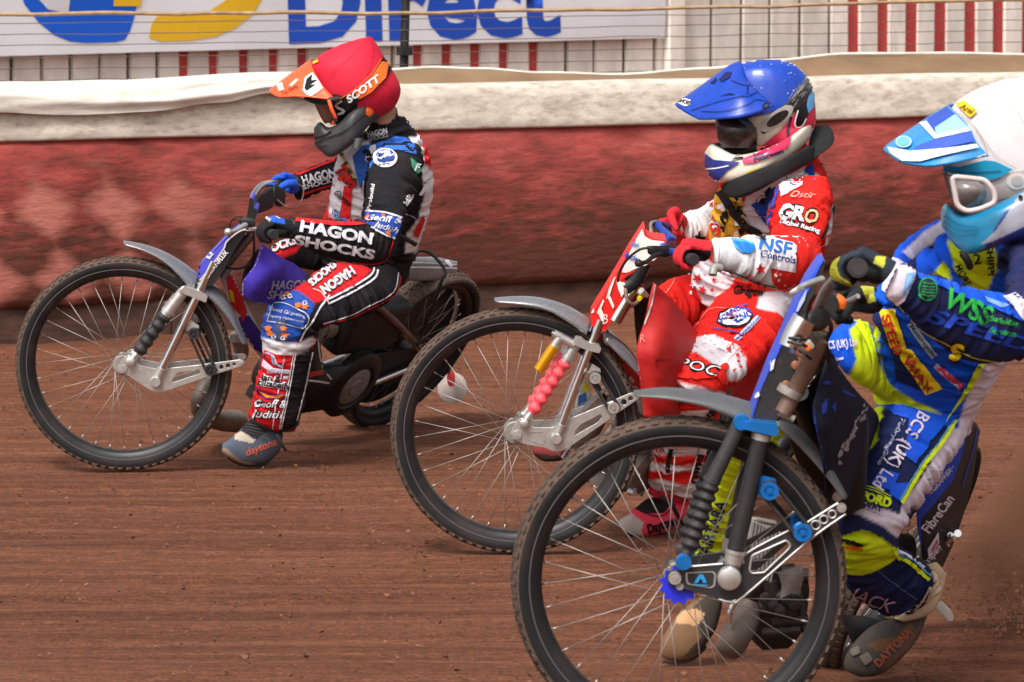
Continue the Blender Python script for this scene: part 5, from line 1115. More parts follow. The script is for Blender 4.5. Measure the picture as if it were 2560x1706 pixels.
def rider_one():
    root = thing('person', 'rider in red helmet and black red race suit crouched on the leading bike', 'person', (-0.95, 14.08, 0), 'speedway riders')
    RED, BLU = srgb(214, 34, 40), srgb(46, 104, 196)
    b = Body()
    b.limb('torso', A2, [(560, 1600, 1000, 1590, 14.52, .8), (500, 1470, 1040, 1500, 14.5, .75), (500, 1300, 1080, 1370, 14.46, .7), (540, 1130, 1135, 1220, 14.4, .66), (575, 960, 1178, 1010, 14.34, .66), (600, 830, 1165, 850, 14.3, .68), (680, 740, 1110, 710, 14.28, .75), (770, 670, 1035, 610, 14.27, .9), (800, 620, 1000, 570, 14.26, .95)], BLACKC, amp=.006)
    b.limb('neck', A2, [(810, 680, 970, 640, 14.25), (800, 580, 960, 560, 14.24), (760, 480, 940, 470, 14.23)], M_skin and (0.50, 0.27, 0.19), amp=0)
    b.limb('arm', A2, [(850, 760, 1090, 760, 14.12), (815, 830, 1110, 850, 14.05), (790, 930, 1085, 960, 14.0), (778, 1040, 1050, 1075, 13.95), (762, 1150, 1005, 1200, 13.89), (755, 1250, 972, 1310, 13.84), (765, 1350, 940, 1400, 13.8), (800, 1430, 890, 1450, 13.8)], BLACKC, amp=.009)
    b.limb('forearm', A2, [(935, 1300, 905, 1430, 13.8), (890, 1235, 850, 1470, 13.79), (800, 1212, 770, 1473, 13.76), (680, 1205, 650, 1452, 13.71), (540, 1200, 525, 1420, 13.66), (420, 1193, 415, 1372, 13.61), (340, 1190, 345, 1330, 13.58)], BLACKC, amp=.0045)
    b.limb('far_arm', A2, [(720, 800, 700, 960, 14.45), (600, 820, 590, 1000, 14.48), (490, 865, 485, 1025, 14.46), (390, 905, 395, 1060, 14.42), (335, 930, 350, 1068, 14.39)], BLACKC, amp=.006)
    b.limb('far_thigh', A2, [(640, 1350, 660, 1620, 14.6), (500, 1310, 540, 1560, 14.55), (380, 1310, 420, 1500, 14.48), (270, 1330, 290, 1470, 14.42), (205, 1365, 215, 1450, 14.4)], BLACKC, amp=.005)
    b.limb('thigh', A3, [(1020, 170, 1275, 300, 14.46, .9), (930, 220, 1260, 410, 14.38, .9), (800, 285, 1120, 510, 14.24, .9), (670, 345, 970, 575, 14.12, .9), (565, 408, 850, 612, 14.03, .9), (490, 480, 785, 640, 13.99, .9), (437, 580, 765, 665, 13.98, .9)], BLACKC, amp=.008)
    b.limb('shin', A3, [(470, 545, 760, 600, 13.98, .9), (435, 630, 764, 655, 13.98, .9), (430, 720, 760, 735, 13.99, .9), (442, 790, 735, 800, 14.0, .9), (420, 900, 715, 925, 14.02, .9), (388, 1040, 688, 1075, 14.04, .9), (355, 1175, 655, 1215, 14.06, .9), (385, 1235, 610, 1275, 14.07, .8)], RED, amp=.006)
    t = ['torso']
    b.paint(t, A2, [(585, 790), (690, 725), (800, 720), (760, 900), (740, 1000), (775, 1130), (720, 1240), (640, 1235), (545, 1170), (565, 980)], WHITEC)
    b.paint(t, A2, [(430, 1230), (540, 1060), (555, 1170), (650, 1235), (700, 1300), (420, 1320)], RED)
    b.paint(t, A2, [(1040, 690), (1090, 690), (1145, 800), (1200, 980), (1150, 1230), (1090, 1400), (1000, 1400), (1020, 1280), (1090, 1180), (1130, 1020), (1100, 860), (1060, 800)], WHITEC)
    b.paint(t, A2, [(1080, 660), (1130, 700), (1190, 880), (1165, 900), (1110, 760)], RED)
    b.paint(['far_thigh'], A2, [(180, 1340), (340, 1300), (390, 1330), (340, 1400), (250, 1440), (180, 1440)], RED)
    b.paint(['thigh'], A3, [(810, 230), (1110, 280), (1010, 370), (820, 460), (740, 520), (640, 430), (440, 560), (440, 430), (540, 360), (720, 350)], RED)
    b.paint(['shin'], A3, [(640, 780), (790, 760), (760, 900), (680, 1240), (540, 1280), (560, 1100), (600, 900)], BLACKC)
    b.paint(['thigh', 'shin'], A3, [(395, 690), (400, 580), (470, 440), (520, 425), (640, 410), (755, 490), (700, 600), (650, 730), (400, 705)], srgb(40, 84, 176))
    b.paint(['thigh', 'shin'], A3, [(640, 730), (700, 600), (760, 480), (860, 470), (850, 620), (800, 640), (770, 700)], BLACKC)
    b.paint(['shin'], A3, [(400, 690), (560, 720), (660, 735), (740, 690), (765, 730), (720, 780), (600, 805), (400, 790)], WHITEC)
    suit = b.build('race_suit', root, .0055)
    d = Decals([suit]); W = srgb(222, 220, 226)
    # bib and shoulder
    d.poly(A2, [(690, 810), (750, 745), (830, 735), (950, 690), (1010, 695), (1070, 740), (1082, 800), (960, 770), (850, 800), (790, 900), (735, 1005), (705, 890)], BLU, 0)
    d.poly(A2, [(765, 830), (800, 745), (830, 740), (838, 790), (790, 850)], srgb(230, 228, 226), 1, yr=(14.0, 15)); d.text(A2, '3', (782, 838), (820, 815), 62, BLACKC, 2, bold=.05)
    d.poly(A2, [(640, 990), (690, 1005), (672, 1225), (608, 1200)], RED, 1); d.poly(A2, [(690, 1190), (705, 1215), (680, 1230)], RED, 1)
    d.text(A2, 'Tigers', (588, 895), (690, 1015), 62, srgb(205, 45, 40), 3, bold=.05, shear=.2); d.text(A2, 'Tigers', (588, 895), (690, 1015), 62, BLACKC, 2, bold=.11, shear=.2)
    for k in range(7): d.poly(A2, star(622 + 14 * k, 800 + 26 * k, 20, k), srgb(222, 178, 62) if k % 2 else srgb(70, 62, 40), 2)
    d.text(A2, 'Glasgow', (578, 1040), (670, 1125), 38, BLACKC, 2, bold=.02, shear=.3); d.text(A2, 'ed', (575, 1145), (615, 1165), 26, srgb(60, 90, 140), 2); d.text(A2, 'Vehicles', (555, 1165), (648, 1222), 30, srgb(30, 70, 140), 2, bold=.03)
    d.poly(A2, circ(890, 822, 74, 26, 58), W, 1, yr=(13.7, 14.3)); d.poly(A2, circ(893, 812, 58, 26, 40), srgb(40, 70, 140), 2); d.text(A2, 'CPL', (845, 832), (945, 808), 40, W, 3, bold=.03, shear=.1); d.text(A2, 'Coffey Garage', (822, 866), (918, 850), 13, BLACKC, 2, bow=-8)
    d.poly(A2, [(1045, 820), (1090, 850), (1115, 900), (1080, 920), (1050, 870)], srgb(60, 130, 100), 1); d.text(A2, 'F', (1065, 895), (1090, 905), 50, W, 2, bold=.03)
    d.poly(A2, [(1095, 1050), (1140, 960), (1152, 960), (1140, 1010), (1115, 1050)], W, 1); d.poly(A2, [(1010, 1110), (1060, 1040), (1062, 1060), (1020, 1120)], W, 1); d.text(A2, 'HR', (1020, 1110), (1060, 1050), 30, W, 1)
    d.text(A2, 'Probuild', (800, 1140), (828, 985), 22, W, 1, bold=.02); d.strip(A2, [(758, 960), (752, 1050), (768, 1100)], 6, W, 0, yr=(14, 15)); d.poly(A2, [(1085, 580), (1120, 640), (1115, 750), (1080, 700)], W, 1); d.text(A2, 'Hagon', (1000, 560), (1050, 640), 40, W, 1, bold=.02)
    d.poly(A2, [(1120, 800), (1150, 830), (1160, 870), (1130, 850)], RED, 2); d.poly(A2, [(1080, 1240), (1120, 1170), (1130, 1200), (1090, 1310), (1060, 1290)], RED, 2)
    d.text(A2, 'HAGON', (785, 698), (905, 670), 34, W, 1, bold=.03); d.text(A2, 'SHOCKS', (790, 722), (912, 690), 22, srgb(150, 150, 155), 1)
    d.strip(A2, [(1010, 1165), (1045, 1175), (1080, 1195)], 4, srgb(180, 170, 190), 1)
    # arm band and sleeves
    d.poly(A2, [(772, 1138), (880, 1150), (990, 1182), (985, 1230), (945, 1318), (880, 1290), (820, 1250), (742, 1205)], srgb(40, 76, 170), 1)
    d.strip(A2, [(770, 1142), (880, 1152), (990, 1186)], 10, W, 2); d.strip(A2, [(800, 1245), (880, 1290), (945, 1316)], 10, W, 2)
    d.text(A2, "Geoff &", (775, 1205), (985, 1225), 40, W, 3, bold=.012, shear=.3); d.text(A2, 'Judith', (810, 1245), (960, 1285), 36, W, 3, bold=.012, shear=.3)
    for p in ([(760, 1180), (790, 1160), (800, 1185), (775, 1200)], [(870, 1160), (890, 1162), (886, 1185), (868, 1180)], [(885, 1270), (920, 1265), (930, 1290), (905, 1300)]): d.poly(A2, p, srgb(235, 115, 50), 2)
    d.poly(A2, [(325, 1186), (460, 1200), (600, 1212), (740, 1216), (778, 1228), (680, 1236), (560, 1234), (450, 1224), (335, 1210)], RED, 1); d.text(A2, 'HAGON', (362, 1268), (806, 1348), 64, srgb(228, 226, 232), 1, bold=.045); d.text(A2, 'SHOCKS', (332, 1345), (818, 1440), 54, srgb(228, 226, 232), 1, bold=.045)
    d.strip(A2, [(935, 1330), (915, 1410), (880, 1455), (800, 1470), (690, 1458)], 6, RED, 1)
    d.poly(A2, [(332, 918), (430, 890), (520, 850), (600, 818), (596, 838), (500, 872), (360, 930)], RED, 1); d.text(A2, 'HAGON', (385, 985), (590, 930), 50, W, 1, bold=.04, yr=(14.2, 15)); d.text(A2, 'SHOCKS', (385, 1015), (590, 960), 26, W, 1, bold=.03); d.strip(A2, [(385, 1045), (480, 1010), (580, 985)], 12, RED, 0)
    d.text(A2, 'OCKS', (200, 1395), (350, 1345), 46, W, 2, bold=.05, shear=.2, yr=(14.2, 15)); d.text(A2, 'OCKS', (197, 1398), (353, 1348), 46, BLACKC, 1, bold=.10, shear=.2, yr=(14.2, 15))
    # thigh
    for txt, p0, p1, h in (('HAGON', (972, 262), (780, 392), 54), ('SHOCKS', (862, 228), (708, 356), 42)):
        d.text(A3, txt, p0, p1, h, BLACKC, 1, bold=.10); d.text(A3, txt, p0, p1, h, W, 2, bold=.05)
    d.strip(A3, [(1120, 262), (1090, 320), (960, 400), (830, 465)], 12, W, 1); d.strip(A3, [(1140, 280), (1112, 340), (980, 420), (835, 490)], 12, W, 1); d.strip(A3, [(840, 440), (780, 520), (735, 600), (690, 660), (660, 720)], 11, W, 1); d.strip(A3, [(740, 400), (790, 420), (835, 480)], 7, srgb(235, 170, 170), 1)
    d.strip(A3, [(1262, 300), (1230, 420), (1080, 505), (960, 565), (800, 612)], 7, W, 1); d.strip(A3, [(1275, 320), (1240, 436), (1090, 520), (965, 578), (805, 625)], 5, RED, 1)
    # knee panel
    d.strip(A3, [(505, 485), (580, 490), (690, 545)], 5, W, 1); d.strip(A3, [(690, 545), (715, 580), (690, 640)], 5, W, 1); d.strip(A3, [(460, 595), (560, 610), (680, 640)], 5, W, 1); d.strip(A3, [(500, 490), (465, 590)], 5, W, 1)
    d.text(A3, 'David Graveling', (478, 530), (690, 578), 22, W, 2, bold=.0); d.text(A3, 'Property Maintenance', (462, 568), (680, 605), 17, W, 2, bold=.0)
    for x, y in ((545, 440), (575, 432), (650, 500), (690, 510), (470, 640), (560, 640), (480, 670), (570, 680)): d.poly(A3, [(x - 22, y - 8), (x + 4, y - 16), (x + 26, y - 4), (x + 8, y + 6), (x + 20, y + 16), (x - 12, y + 14)], srgb(238, 124, 52), 2)
    for x, y in ((560, 458), (600, 450), (690, 490), (505, 690), (560, 700)): d.text(A3, 'G', (x - 14, y + 12), (x + 14, y + 8), 24, W, 3, bold=.02)
    d.poly(A3, [(520, 590), (580, 580), (565, 650), (560, 720), (510, 715), (505, 660)], srgb(70, 84, 120), 1)
    # shin
    d.poly(A3, [(445, 770), (520, 800), (610, 805), (600, 850), (500, 850), (440, 820)], srgb(218, 40, 44), 1); d.poly(A3, [(440, 830), (500, 885), (600, 895), (590, 920), (480, 905), (430, 870)], srgb(200, 190, 205), 1); d.strip(A3, [(450, 790), (490, 800), (500, 850), (540, 870), (560, 860)], 10, srgb(120, 170, 215), 2); d.strip(A3, [(465, 785), (505, 815), (520, 855), (560, 880)], 8, W, 2)
    d.text(A3, 'DEXMARK', (465, 912), (590, 918), 22, srgb(150, 150, 160), 2)
    d.text(A3, 'Ian &', (430, 955), (545, 970), 34, W, 1, bold=.12); d.text(A3, 'Ian &', (430, 955), (545, 970), 34, BLACKC, 2, bold=.03); d.text(A3, 'Elizabeth', (408, 985), (585, 1010), 34, W, 1, bold=.12); d.text(A3, 'Elizabeth', (408, 985), (585, 1010), 34, BLACKC, 2, bold=.03)
    d.poly(A3, [(395, 1000), (470, 1040), (582, 1040), (540, 1075), (450, 1075), (400, 1040)], srgb(90, 30, 90), 1); d.poly(A3, [(410, 1018), (470, 1046), (570, 1046), (530, 1066), (455, 1066)], srgb(238, 140, 40), 2)
    for q, lay, bo in ((BLACKC, 1, .08), (W, 2, .01)): d.text(A3, 'Geoff &', (385, 1120), (575, 1125), 44, q, lay, bold=bo, shear=.3); d.text(A3, 'Judith', (360, 1180), (550, 1190), 44, q, lay, bold=bo, shear=.3)
    for o_, c_ in ((0, W), (14, W), (-52, W)): d.strip(A3, [(620 + o_, 800), (600 + o_, 920), (570 + o_, 1080), (535 + o_ * .8, 1255)], 6, c_, 1)
    d.strip(A3, [(738, 790), (712, 900), (690, 1010), (640, 1205)], 7, W, 1); d.poly(A3, [(560, 930), (590, 930), (585, 950), (555, 950)], W, 2); d.strip(A3, [(352, 1185), (420, 1230), (500, 1265), (560, 1270), (620, 1245), (652, 1210)], 16, srgb(60, 60, 64), 2)
    d.build('printed_graphics', suit)
    ptube('belt_strap', suit, A2, [(960, 1290, 14.1), (1020, 1320, 14.12), (1078, 1352, 14.14)], .008, M_black, 8)
    # gloves
    gb = mat('glove_leather', None, .75, attr='paint', var=.1, bump=.3, bscale=250, dirt=.1, dscale=15, spec=.25)
    a, e = A4.P(925, 690, 13.50), A4.P(800, 640, 13.66); g = glove(root, a.lerp(e, .12), a.lerp(e, .68), A2.P(322, 1258, 13.575), .030, gb, Vector((0, 0, 1)))
    colour_mesh(g.data, srgb(24, 24, 27), [(A4, [(690, 640), (720, 540), (790, 480), (870, 470), (1030, 500), (1045, 580), (960, 570), (900, 555), (830, 495), (760, 570), (705, 650)], srgb(36, 92, 205))])
    d = Decals([g]); d.text(A4, 'FORGE', (808, 500), (890, 555), 22, srgb(240, 220, 180), 1, bold=.03); d.strip(A4, [(890, 480), (990, 530)], 8, srgb(200, 210, 235), 1); d.build('print', g)
    bm = blank(); lathe(bm, A2.P(310, 1255, 13.575), A2.P(345, 1262, 13.59) - A2.P(300, 1250, 13.565), [(.026, -.012), (.031, -.009), (.033, 0), (.032, .014), (.026, .018)], 24); put('cuff', bm, M_black, g)
    a, e = A4.P(1085, 190, 14.41), A4.P(930, 165, 14.29); g = glove(root, a.lerp(e, .1), a.lerp(e, .75), A2.P(340, 1005, 14.39), .031, gb, Vector((-.2, 0, 1)))
    colour_mesh(g.data, srgb(36, 90, 205), [(A4, [(870, 200), (1060, 240), (1110, 330), (1040, 420), (880, 420)], srgb(24, 24, 27))]); bm = blank(); lathe(bm, A2.P(338, 985, 14.385), A2.P(370, 970, 14.4) - A2.P(320, 1000, 14.38), [(.028, -.012), (.033, -.006), (.034, .01), (.028, .016)], 24); put('cuff', bm, M_black, g)
    # boots
    bt = boot(root, A3, [(560, 1285, 548, 1372, 14.10, .9), (510, 1235, 505, 1420, 14.09, .75), (430, 1195, 440, 1465, 14.07, .68), (350, 1205, 360, 1478, 14.05, .62), (290, 1265, 300, 1468, 14.03, .62), (230, 1318, 240, 1440, 14.01, .7), (182, 1350, 186, 1400, 14.0, .8)], gb, M_rubber, [(545, 1372, 540, 1388, 14.09), (450, 1455, 450, 1478, 14.07), (350, 1470, 350, 1490, 14.05), (280, 1458, 282, 1478, 14.03), (215, 1425, 218, 1442, 14.01)])
    colour_mesh(bt.data, srgb(82, 92, 106), [(A3, [(320, 1200), (460, 1190), (470, 1260), (395, 1320), (300, 1275)], srgb(38, 38, 42)), (A3, [(260, 1290), (300, 1270), (390, 1325), (370, 1345), (260, 1320)], srgb(190, 175, 160)), (A3, [(160, 1380), (200, 1370), (300, 1450), (420, 1480), (380, 1500), (240, 1460)], srgb(150, 128, 112))])
    d = Decals([bt]); d.text(A3, 'daytona', (335, 1420), (520, 1350), 44, srgb(205, 95, 70), 1, bold=.02, shear=.3)
    for k in range(5): d.strip(A3, [(318 + 9 * k, 1225 + 18 * k), (440 + 5 * k, 1245 + 20 * k)], 4, srgb(60, 60, 64), 1)
    d.build('print', bt); ptube('boot_strap', bt, A3, [(520, 1290, 14.0), (545, 1340, 13.99), (575, 1390, 14.0)], .005, M_black, 8)
    # ---- helmet
    Y = 14.2; cover = mat('stretch_cover', None, .68, attr='paint', var=.06, scale=30, bump=.12, bscale=300, spec=.3)
    h = vol('helmet', root, A2, [(725, 92, 800, 76, Y, .9), (600, 133, 838, 122, Y, .85), (490, 192, 880, 196, Y, .82), (432, 262, 930, 275, Y, .8), (440, 360, 980, 372, Y, .8), (455, 450, 978, 452, Y, .8), (480, 540, 930, 530, Y, .75), (560, 620, 850, 575, Y, .7)], cover, voxel=.005, smooth=3)
    colour_mesh(h.data, srgb(205, 30, 56), [(A2, [(420, 430), (590, 430), (720, 480), (700, 700), (400, 700)], srgb(24, 24, 26))])
    mo = solid('orange_plastic_peak', (250, 92, 46), .35, dirt=.05)
    pk = sheet('peak', h, A2, [[(250, 360, 14.34), (350, 280, 14.34), (450, 215, 14.34)], [(184, 402, 14.2), (300, 325, 14.18), (432, 236, 14.18)], [(190, 425, 14.14), (330, 395, 14.1), (500, 370, 14.08)], [(236, 450, 14.1), (385, 446, 14.05), (592, 470, 14.04)]], mo, .004)
    d = Decals([pk]); d.poly(A2, [(225, 375), (260, 360), (272, 405), (240, 415)], srgb(250, 225, 210), 0); d.poly(A2, [(300, 380), (345, 340), (362, 345), (320, 385)], srgb(250, 215, 200), 0); d.text(A2, 'Troy Designs', (262, 440), (360, 390), 20, srgb(70, 30, 30), 1, shear=.3)
    d.poly(A2, [(385, 410), (400, 330), (445, 300), (470, 330), (510, 395), (440, 445), (410, 440)], srgb(235, 235, 238), 0); d.poly(A2, [(395, 400), (410, 340), (445, 312), (440, 350), (480, 345), (430, 380), (470, 372), (410, 415)], srgb(20, 22, 26), 1); d.build('print', pk)
    cb = vol('chin_bar', h, A2, [(880, 470, 880, 545, 14.22, 2.0), (790, 480, 790, 625, 14.17, 1.6), (690, 530, 690, 735, 14.12, 1.1), (600, 610, 600, 800, 14.13, 1.1), (540, 635, 545, 815, 14.15, 1.15), (490, 600, 500, 785, 14.17, 1.2), (452, 640, 458, 745, 14.2, 1.4)], mat('matt_grey_shell', (.040, .042, .045), .5, dirt=.12), n=3.4, voxel=.0038, smooth=2)
    d = Decals([cb]); d.poly(A2, [(765, 555), (775, 510), (810, 525), (815, 545), (790, 570)], srgb(225, 100, 40), 1); d.strip(A2, [(455, 740), (530, 700), (640, 660), (760, 560)], 7, srgb(28, 28, 30), 1); d.strip(A2, [(450, 700), (500, 690), (560, 660)], 9, srgb(20, 20, 22), 1); d.strip(A2, [(470, 760), (540, 745)], 5, srgb(25, 25, 27), 1); d.build('moulding', cb)
    vol('brow', h, A2, [(388, 445, 395, 465, 14.12, 3), (450, 440, 455, 490, 14.1, 2.4), (540, 440, 545, 492, 14.07, 2.2), (612, 440, 612, 475, 14.06, 2)], M_black, n=2.4)
    vol('goggle_lens', h, A2, [(450, 480, 560, 450, 14.12, 1.3), (472, 530, 580, 500, 14.12, 1.3), (500, 585, 585, 560, 14.12, 1.2), (520, 612, 575, 600, 14.12, 1.2)], mat('amber_lens', (.16, .07, .045), .07, .25, var=.3, scale=10, coat=.6))
    ptube('goggle_frame', h, A2, [(545, 470, 14.0), (560, 520, 13.99), (585, 580, 14.0), (570, 612, 14.02)], .006, mo, 8); ptube('goggle_frame', h, A2, [(565, 540, 14.0), (590, 600, 14.0)], .007, M_black, 8)
    d = Decals([h]); d.poly(A2, [(560, 540), (580, 480), (690, 420), (800, 330), (860, 230), (880, 170), (925, 225), (935, 260), (890, 340), (800, 420), (720, 480), (640, 545), (590, 575)], srgb(20, 20, 22), 2, step=5)
    d.poly(A2, [(700, 420), (800, 330), (862, 235), (905, 240), (890, 330), (800, 420), (730, 460)], srgb(245, 112, 42), 4, step=5); d.strip(A2, [(600, 465), (700, 402), (800, 310), (860, 215)], 5, srgb(235, 110, 40), 4)
    d.text(A2, 'SCOTT', (668, 482), (860, 345), 40, srgb(235, 235, 235), 6, bold=.04, shear=.2); d.strip(A2, [(625, 470), (590, 500), (640, 530), (600, 550)], 14, srgb(215, 215, 218), 4)
    d.strip(A2, [(868, 165), (900, 200), (935, 250)], 26, srgb(22, 22, 24), 5); d.strip(A2, [(890, 195), (918, 232)], 12, srgb(225, 100, 40), 6)
    for q in ([(545, 320), (620, 250), (700, 180), (790, 82)], [(790, 85), (815, 150), (800, 250), (760, 370)], [(745, 485), (860, 500), (915, 552)], [(870, 350), (935, 420), (950, 490)]): d.strip(A2, q, 2.5, srgb(160, 20, 42), 2)
    d.poly(A2, [(433, 208), (470, 192), (483, 236), (446, 250)], srgb(235, 190, 40), 2); d.text(A2, 'ACU', (441, 238), (478, 222), 16, srgb(110, 80, 20), 3, bold=.02); d.build('goggle_strap', h)
    vol('neck_strap', h, A2, [(700, 700, 760, 700, 14.02, .4), (690, 760, 735, 760, 14.0, .4)], M_black); vol('face', root, A2, [(470, 450, 640, 430, 14.2, 1), (490, 540, 650, 530, 14.2, 1), (520, 600, 660, 600, 14.2, 1)], M_skin, .8)
    return root
RIDER1 = rider_one()

def rider_two():
    root = thing('person', 'rider in blue helmet and red and white starred suit on the middle bike', 'person', (0.45, 12.4, 0), 'speedway riders')
    RED, BLU = srgb(222, 34, 28), srgb(28, 70, 170); W = srgb(228, 222, 228)
    b = Body()
    b.limb('torso', B2, [(600, 1640, 1300, 1640, 12.5, .62), (570, 1500, 1330, 1520, 12.48, .62), (600, 1370, 1350, 1410, 12.46, .62), (650, 1230, 1385, 1270, 12.42, .6), (690, 1090, 1420, 1080, 12.38, .6), (715, 960, 1415, 930, 12.36, .6), (760, 860, 1360, 790, 12.35, .66), (850, 780, 1290, 680, 12.34, .75), (930, 700, 1230, 620, 12.33, .9)], RED, amp=.006)
    b.limb('arm', B2, [(1110, 880, 1380, 850, 12.12), (1065, 980, 1412, 960, 12.06), (1045, 1090, 1400, 1110, 12.0), (1050, 1180, 1370, 1230, 11.94), (1080, 1270, 1340, 1340, 11.88), (1140, 1380, 1310, 1440, 11.84)], RED, amp=.009)
    b.limb('forearm', B2, [(1330, 1290, 1250, 1500, 11.86), (1230, 1215, 1150, 1525, 11.83), (1100, 1208, 1050, 1520, 11.79), (950, 1212, 930, 1480, 11.74), (820, 1218, 810, 1435, 11.7), (700, 1226, 705, 1385, 11.66)], WHITEC, amp=.004)
    b.limb('far_arm', B2, [(800, 960, 790, 1180, 12.56), (700, 985, 700, 1190, 12.56), (610, 1035, 640, 1225, 12.52), (520, 1080, 560, 1230, 12.48), (455, 1112, 505, 1208, 12.44)], WHITEC, amp=.007)
    b.limb('far_thigh', B3, [(760, 170, 780, 450, 12.58), (650, 180, 710, 470, 12.55), (555, 205, 650, 440, 12.5), (495, 250, 590, 400, 12.46), (480, 300, 560, 370, 12.45)], RED, amp=.006)
    b.limb('thigh', B3, [(820, 260, 1175, 300, 12.42, .9), (740, 360, 1125, 420, 12.34, .9), (680, 460, 1060, 540, 12.24, .9), (615, 560, 960, 650, 12.15, .9), (555, 650, 870, 720, 12.1, .9), (522, 720, 838, 760, 12.09, .9)], RED, amp=.008)
    b.limb('shin', B3, [(545, 660, 850, 700, 12.1, .9), (517, 735, 836, 765, 12.1, .9), (518, 800, 815, 820, 12.13, .9), (522, 880, 790, 895, 12.18, .9), (498, 980, 745, 1000, 12.24, .9), (468, 1100, 722, 1120, 12.32, .9), (446, 1200, 708, 1225, 12.38, .9), (470, 1245, 690, 1300, 12.42, .8)], RED, amp=.006)
    t = ['torso']
    b.paint(t, B2, [(850, 1040), (900, 960), (1010, 900), (1250, 780), (1330, 830), (1400, 960), (1430, 1080), (1380, 1250), (1330, 1250), (1360, 1100), (1300, 920), (1090, 930), (1050, 1090), (1030, 1250), (870, 1250)], W)
    b.paint(t, B2, [(690, 960), (760, 900), (860, 940), (880, 1030), (860, 1150), (1030, 1250), (800, 1250), (680, 1240), (670, 1100)], srgb(214, 160, 50))
    b.paint(t, B2, [(560, 1450), (640, 1330), (800, 1420), (860, 1568), (700, 1640), (560, 1568)], W)
    b.paint(['thigh', 'torso'], B3, [(850, 180), (1050, 250), (1180, 300), (1120, 390), (1000, 350), (840, 300), (800, 220)], RED)
    b.paint(t, B3, [(830, 160), (880, 190), (820, 300), (740, 290)], W); b.paint(t + ['thigh'], B3, [(1010, 260), (1180, 260), (1170, 330), (1130, 400), (1085, 370), (985, 350)], W)
    b.paint(['thigh', 'shin'], B3, [(590, 590), (690, 500), (780, 480), (880, 540), (930, 600), (930, 680), (830, 720), (780, 630), (690, 570)], W)
    b.paint(['shin', 'thigh'], B3, [(515, 735), (530, 690), (620, 720), (740, 745), (840, 770), (810, 800), (700, 770), (515, 790)], W)
    for y in (850, 940, 1030, 1120, 1210):
        b.paint(['shin'], B3, [(430, y - 10), (600, y + 8), (760, y), (760, y + 46), (600, y + 54), (430, y + 34)], W)
    b.paint(['shin'], B3, [(430, 1215), (560, 1270), (720, 1230), (720, 1330), (430, 1330)], W)
    suit = b.build('race_suit', root, .005, m=M_clothc); d = Decals([suit]); K = srgb(20, 20, 24); r2 = srgb(212, 40, 40)
    # torso: bib, blue straps, number flash, harness
    d.poly(B2, [(925, 1010), (1000, 960), (1070, 900), (1100, 920), (1070, 1010), (1045, 1090), (1035, 1165), (990, 1100)], BLU, 1, yr=(11.9, 13)); d.poly(B2, [(1245, 800), (1300, 750), (1322, 870), (1280, 830)], BLU, 1); d.poly(B2, [(1092, 850), (1250, 790), (1240, 890), (1110, 960)], srgb(222, 216, 224), 1)
    d.strip(B2, [(1140, 840), (1170, 880), (1205, 890)], 6, srgb(90, 90, 100), 2); d.strip(B2, [(1130, 825), (1160, 860), (1195, 872)], 5, srgb(90, 90, 100), 2); d.strip(B2, [(1150, 860), (1185, 890)], 5, srgb(90, 90, 100), 2)
    d.poly(B2, [(955, 985), (1040, 900), (1050, 915), (1000, 1010)], K, 2); d.text(B2, '4', (975, 1000), (1020, 950), 38, W, 3, bold=.05)
    rnd = random.Random(4)
    for k in range(34):
        x, y = rnd.uniform(720, 880), rnd.uniform(930, 1210); d.poly(B2, [(x, y), (x + rnd.uniform(12, 40), y + rnd.uniform(-20, 6)), (x + rnd.uniform(20, 46), y + rnd.uniform(10, 40)), (x + rnd.uniform(-6, 16), y + rnd.uniform(16, 42))], rnd.choice((K, K, srgb(232, 168, 40), srgb(226, 224, 220))), 1 + k % 3, step=5)
    d.strip(B2, [(735, 930), (800, 1020), (870, 1120), (950, 1180), (1020, 1215)], 46, srgb(32, 30, 30), 5); d.text(B2, '9', (690, 1215), (755, 1205), 95, W, 4, bold=.08); d.text(B2, '9', (690, 1215), (755, 1205), 95, r2, 5, bold=.0); d.text(B2, 'K', (615, 1240), (660, 1200), 50, K, 3, bold=.06)
    d.strip(B2, [(1345, 745), (1410, 860), (1432, 960), (1410, 1090), (1350, 1220)], 15, srgb(28, 28, 30), 3); d.text(B2, 'Dstir', (1165, 960), (1320, 968), 34, srgb(240, 170, 160), 1, bold=0, shear=.5)
    # sleeve logos
    for q, l, bo in ((K, 1, .12), (srgb(232, 228, 232), 2, .05)): d.text(B2, 'GR', (1095, 1090), (1248, 1108), 84, q, l, bold=bo, shear=.2)
    d.text(B2, 'O', (1245, 1118), (1335, 1125), 84, K, 1, bold=.10, shear=.2); d.text(B2, 'O', (1250, 1118), (1330, 1125), 80, srgb(236, 176, 130), 2, bold=.02, shear=.2)
    for q, l, bo in ((K, 1, .14), (W, 2, .03)): d.text(B2, 'Global Racing', (1098, 1120), (1340, 1185), 28, q, l, bold=bo)
    d.poly(B2, [(690, 1225), (730, 1222), (720, 1390), (695, 1370)], srgb(235, 232, 226), 1)
    d.poly(B2, [(1060, 1205), (1180, 1240), (1205, 1260), (1195, 1425), (1050, 1395), (1050, 1470), (1100, 1540), (1300, 1560), (1380, 1300), (1300, 1180)], RED, 0, yr=(11.6, 12.2)); d.poly(B2, [(1055, 1215), (1180, 1242), (1203, 1262), (1195, 1425), (1040, 1398)], W, 1)
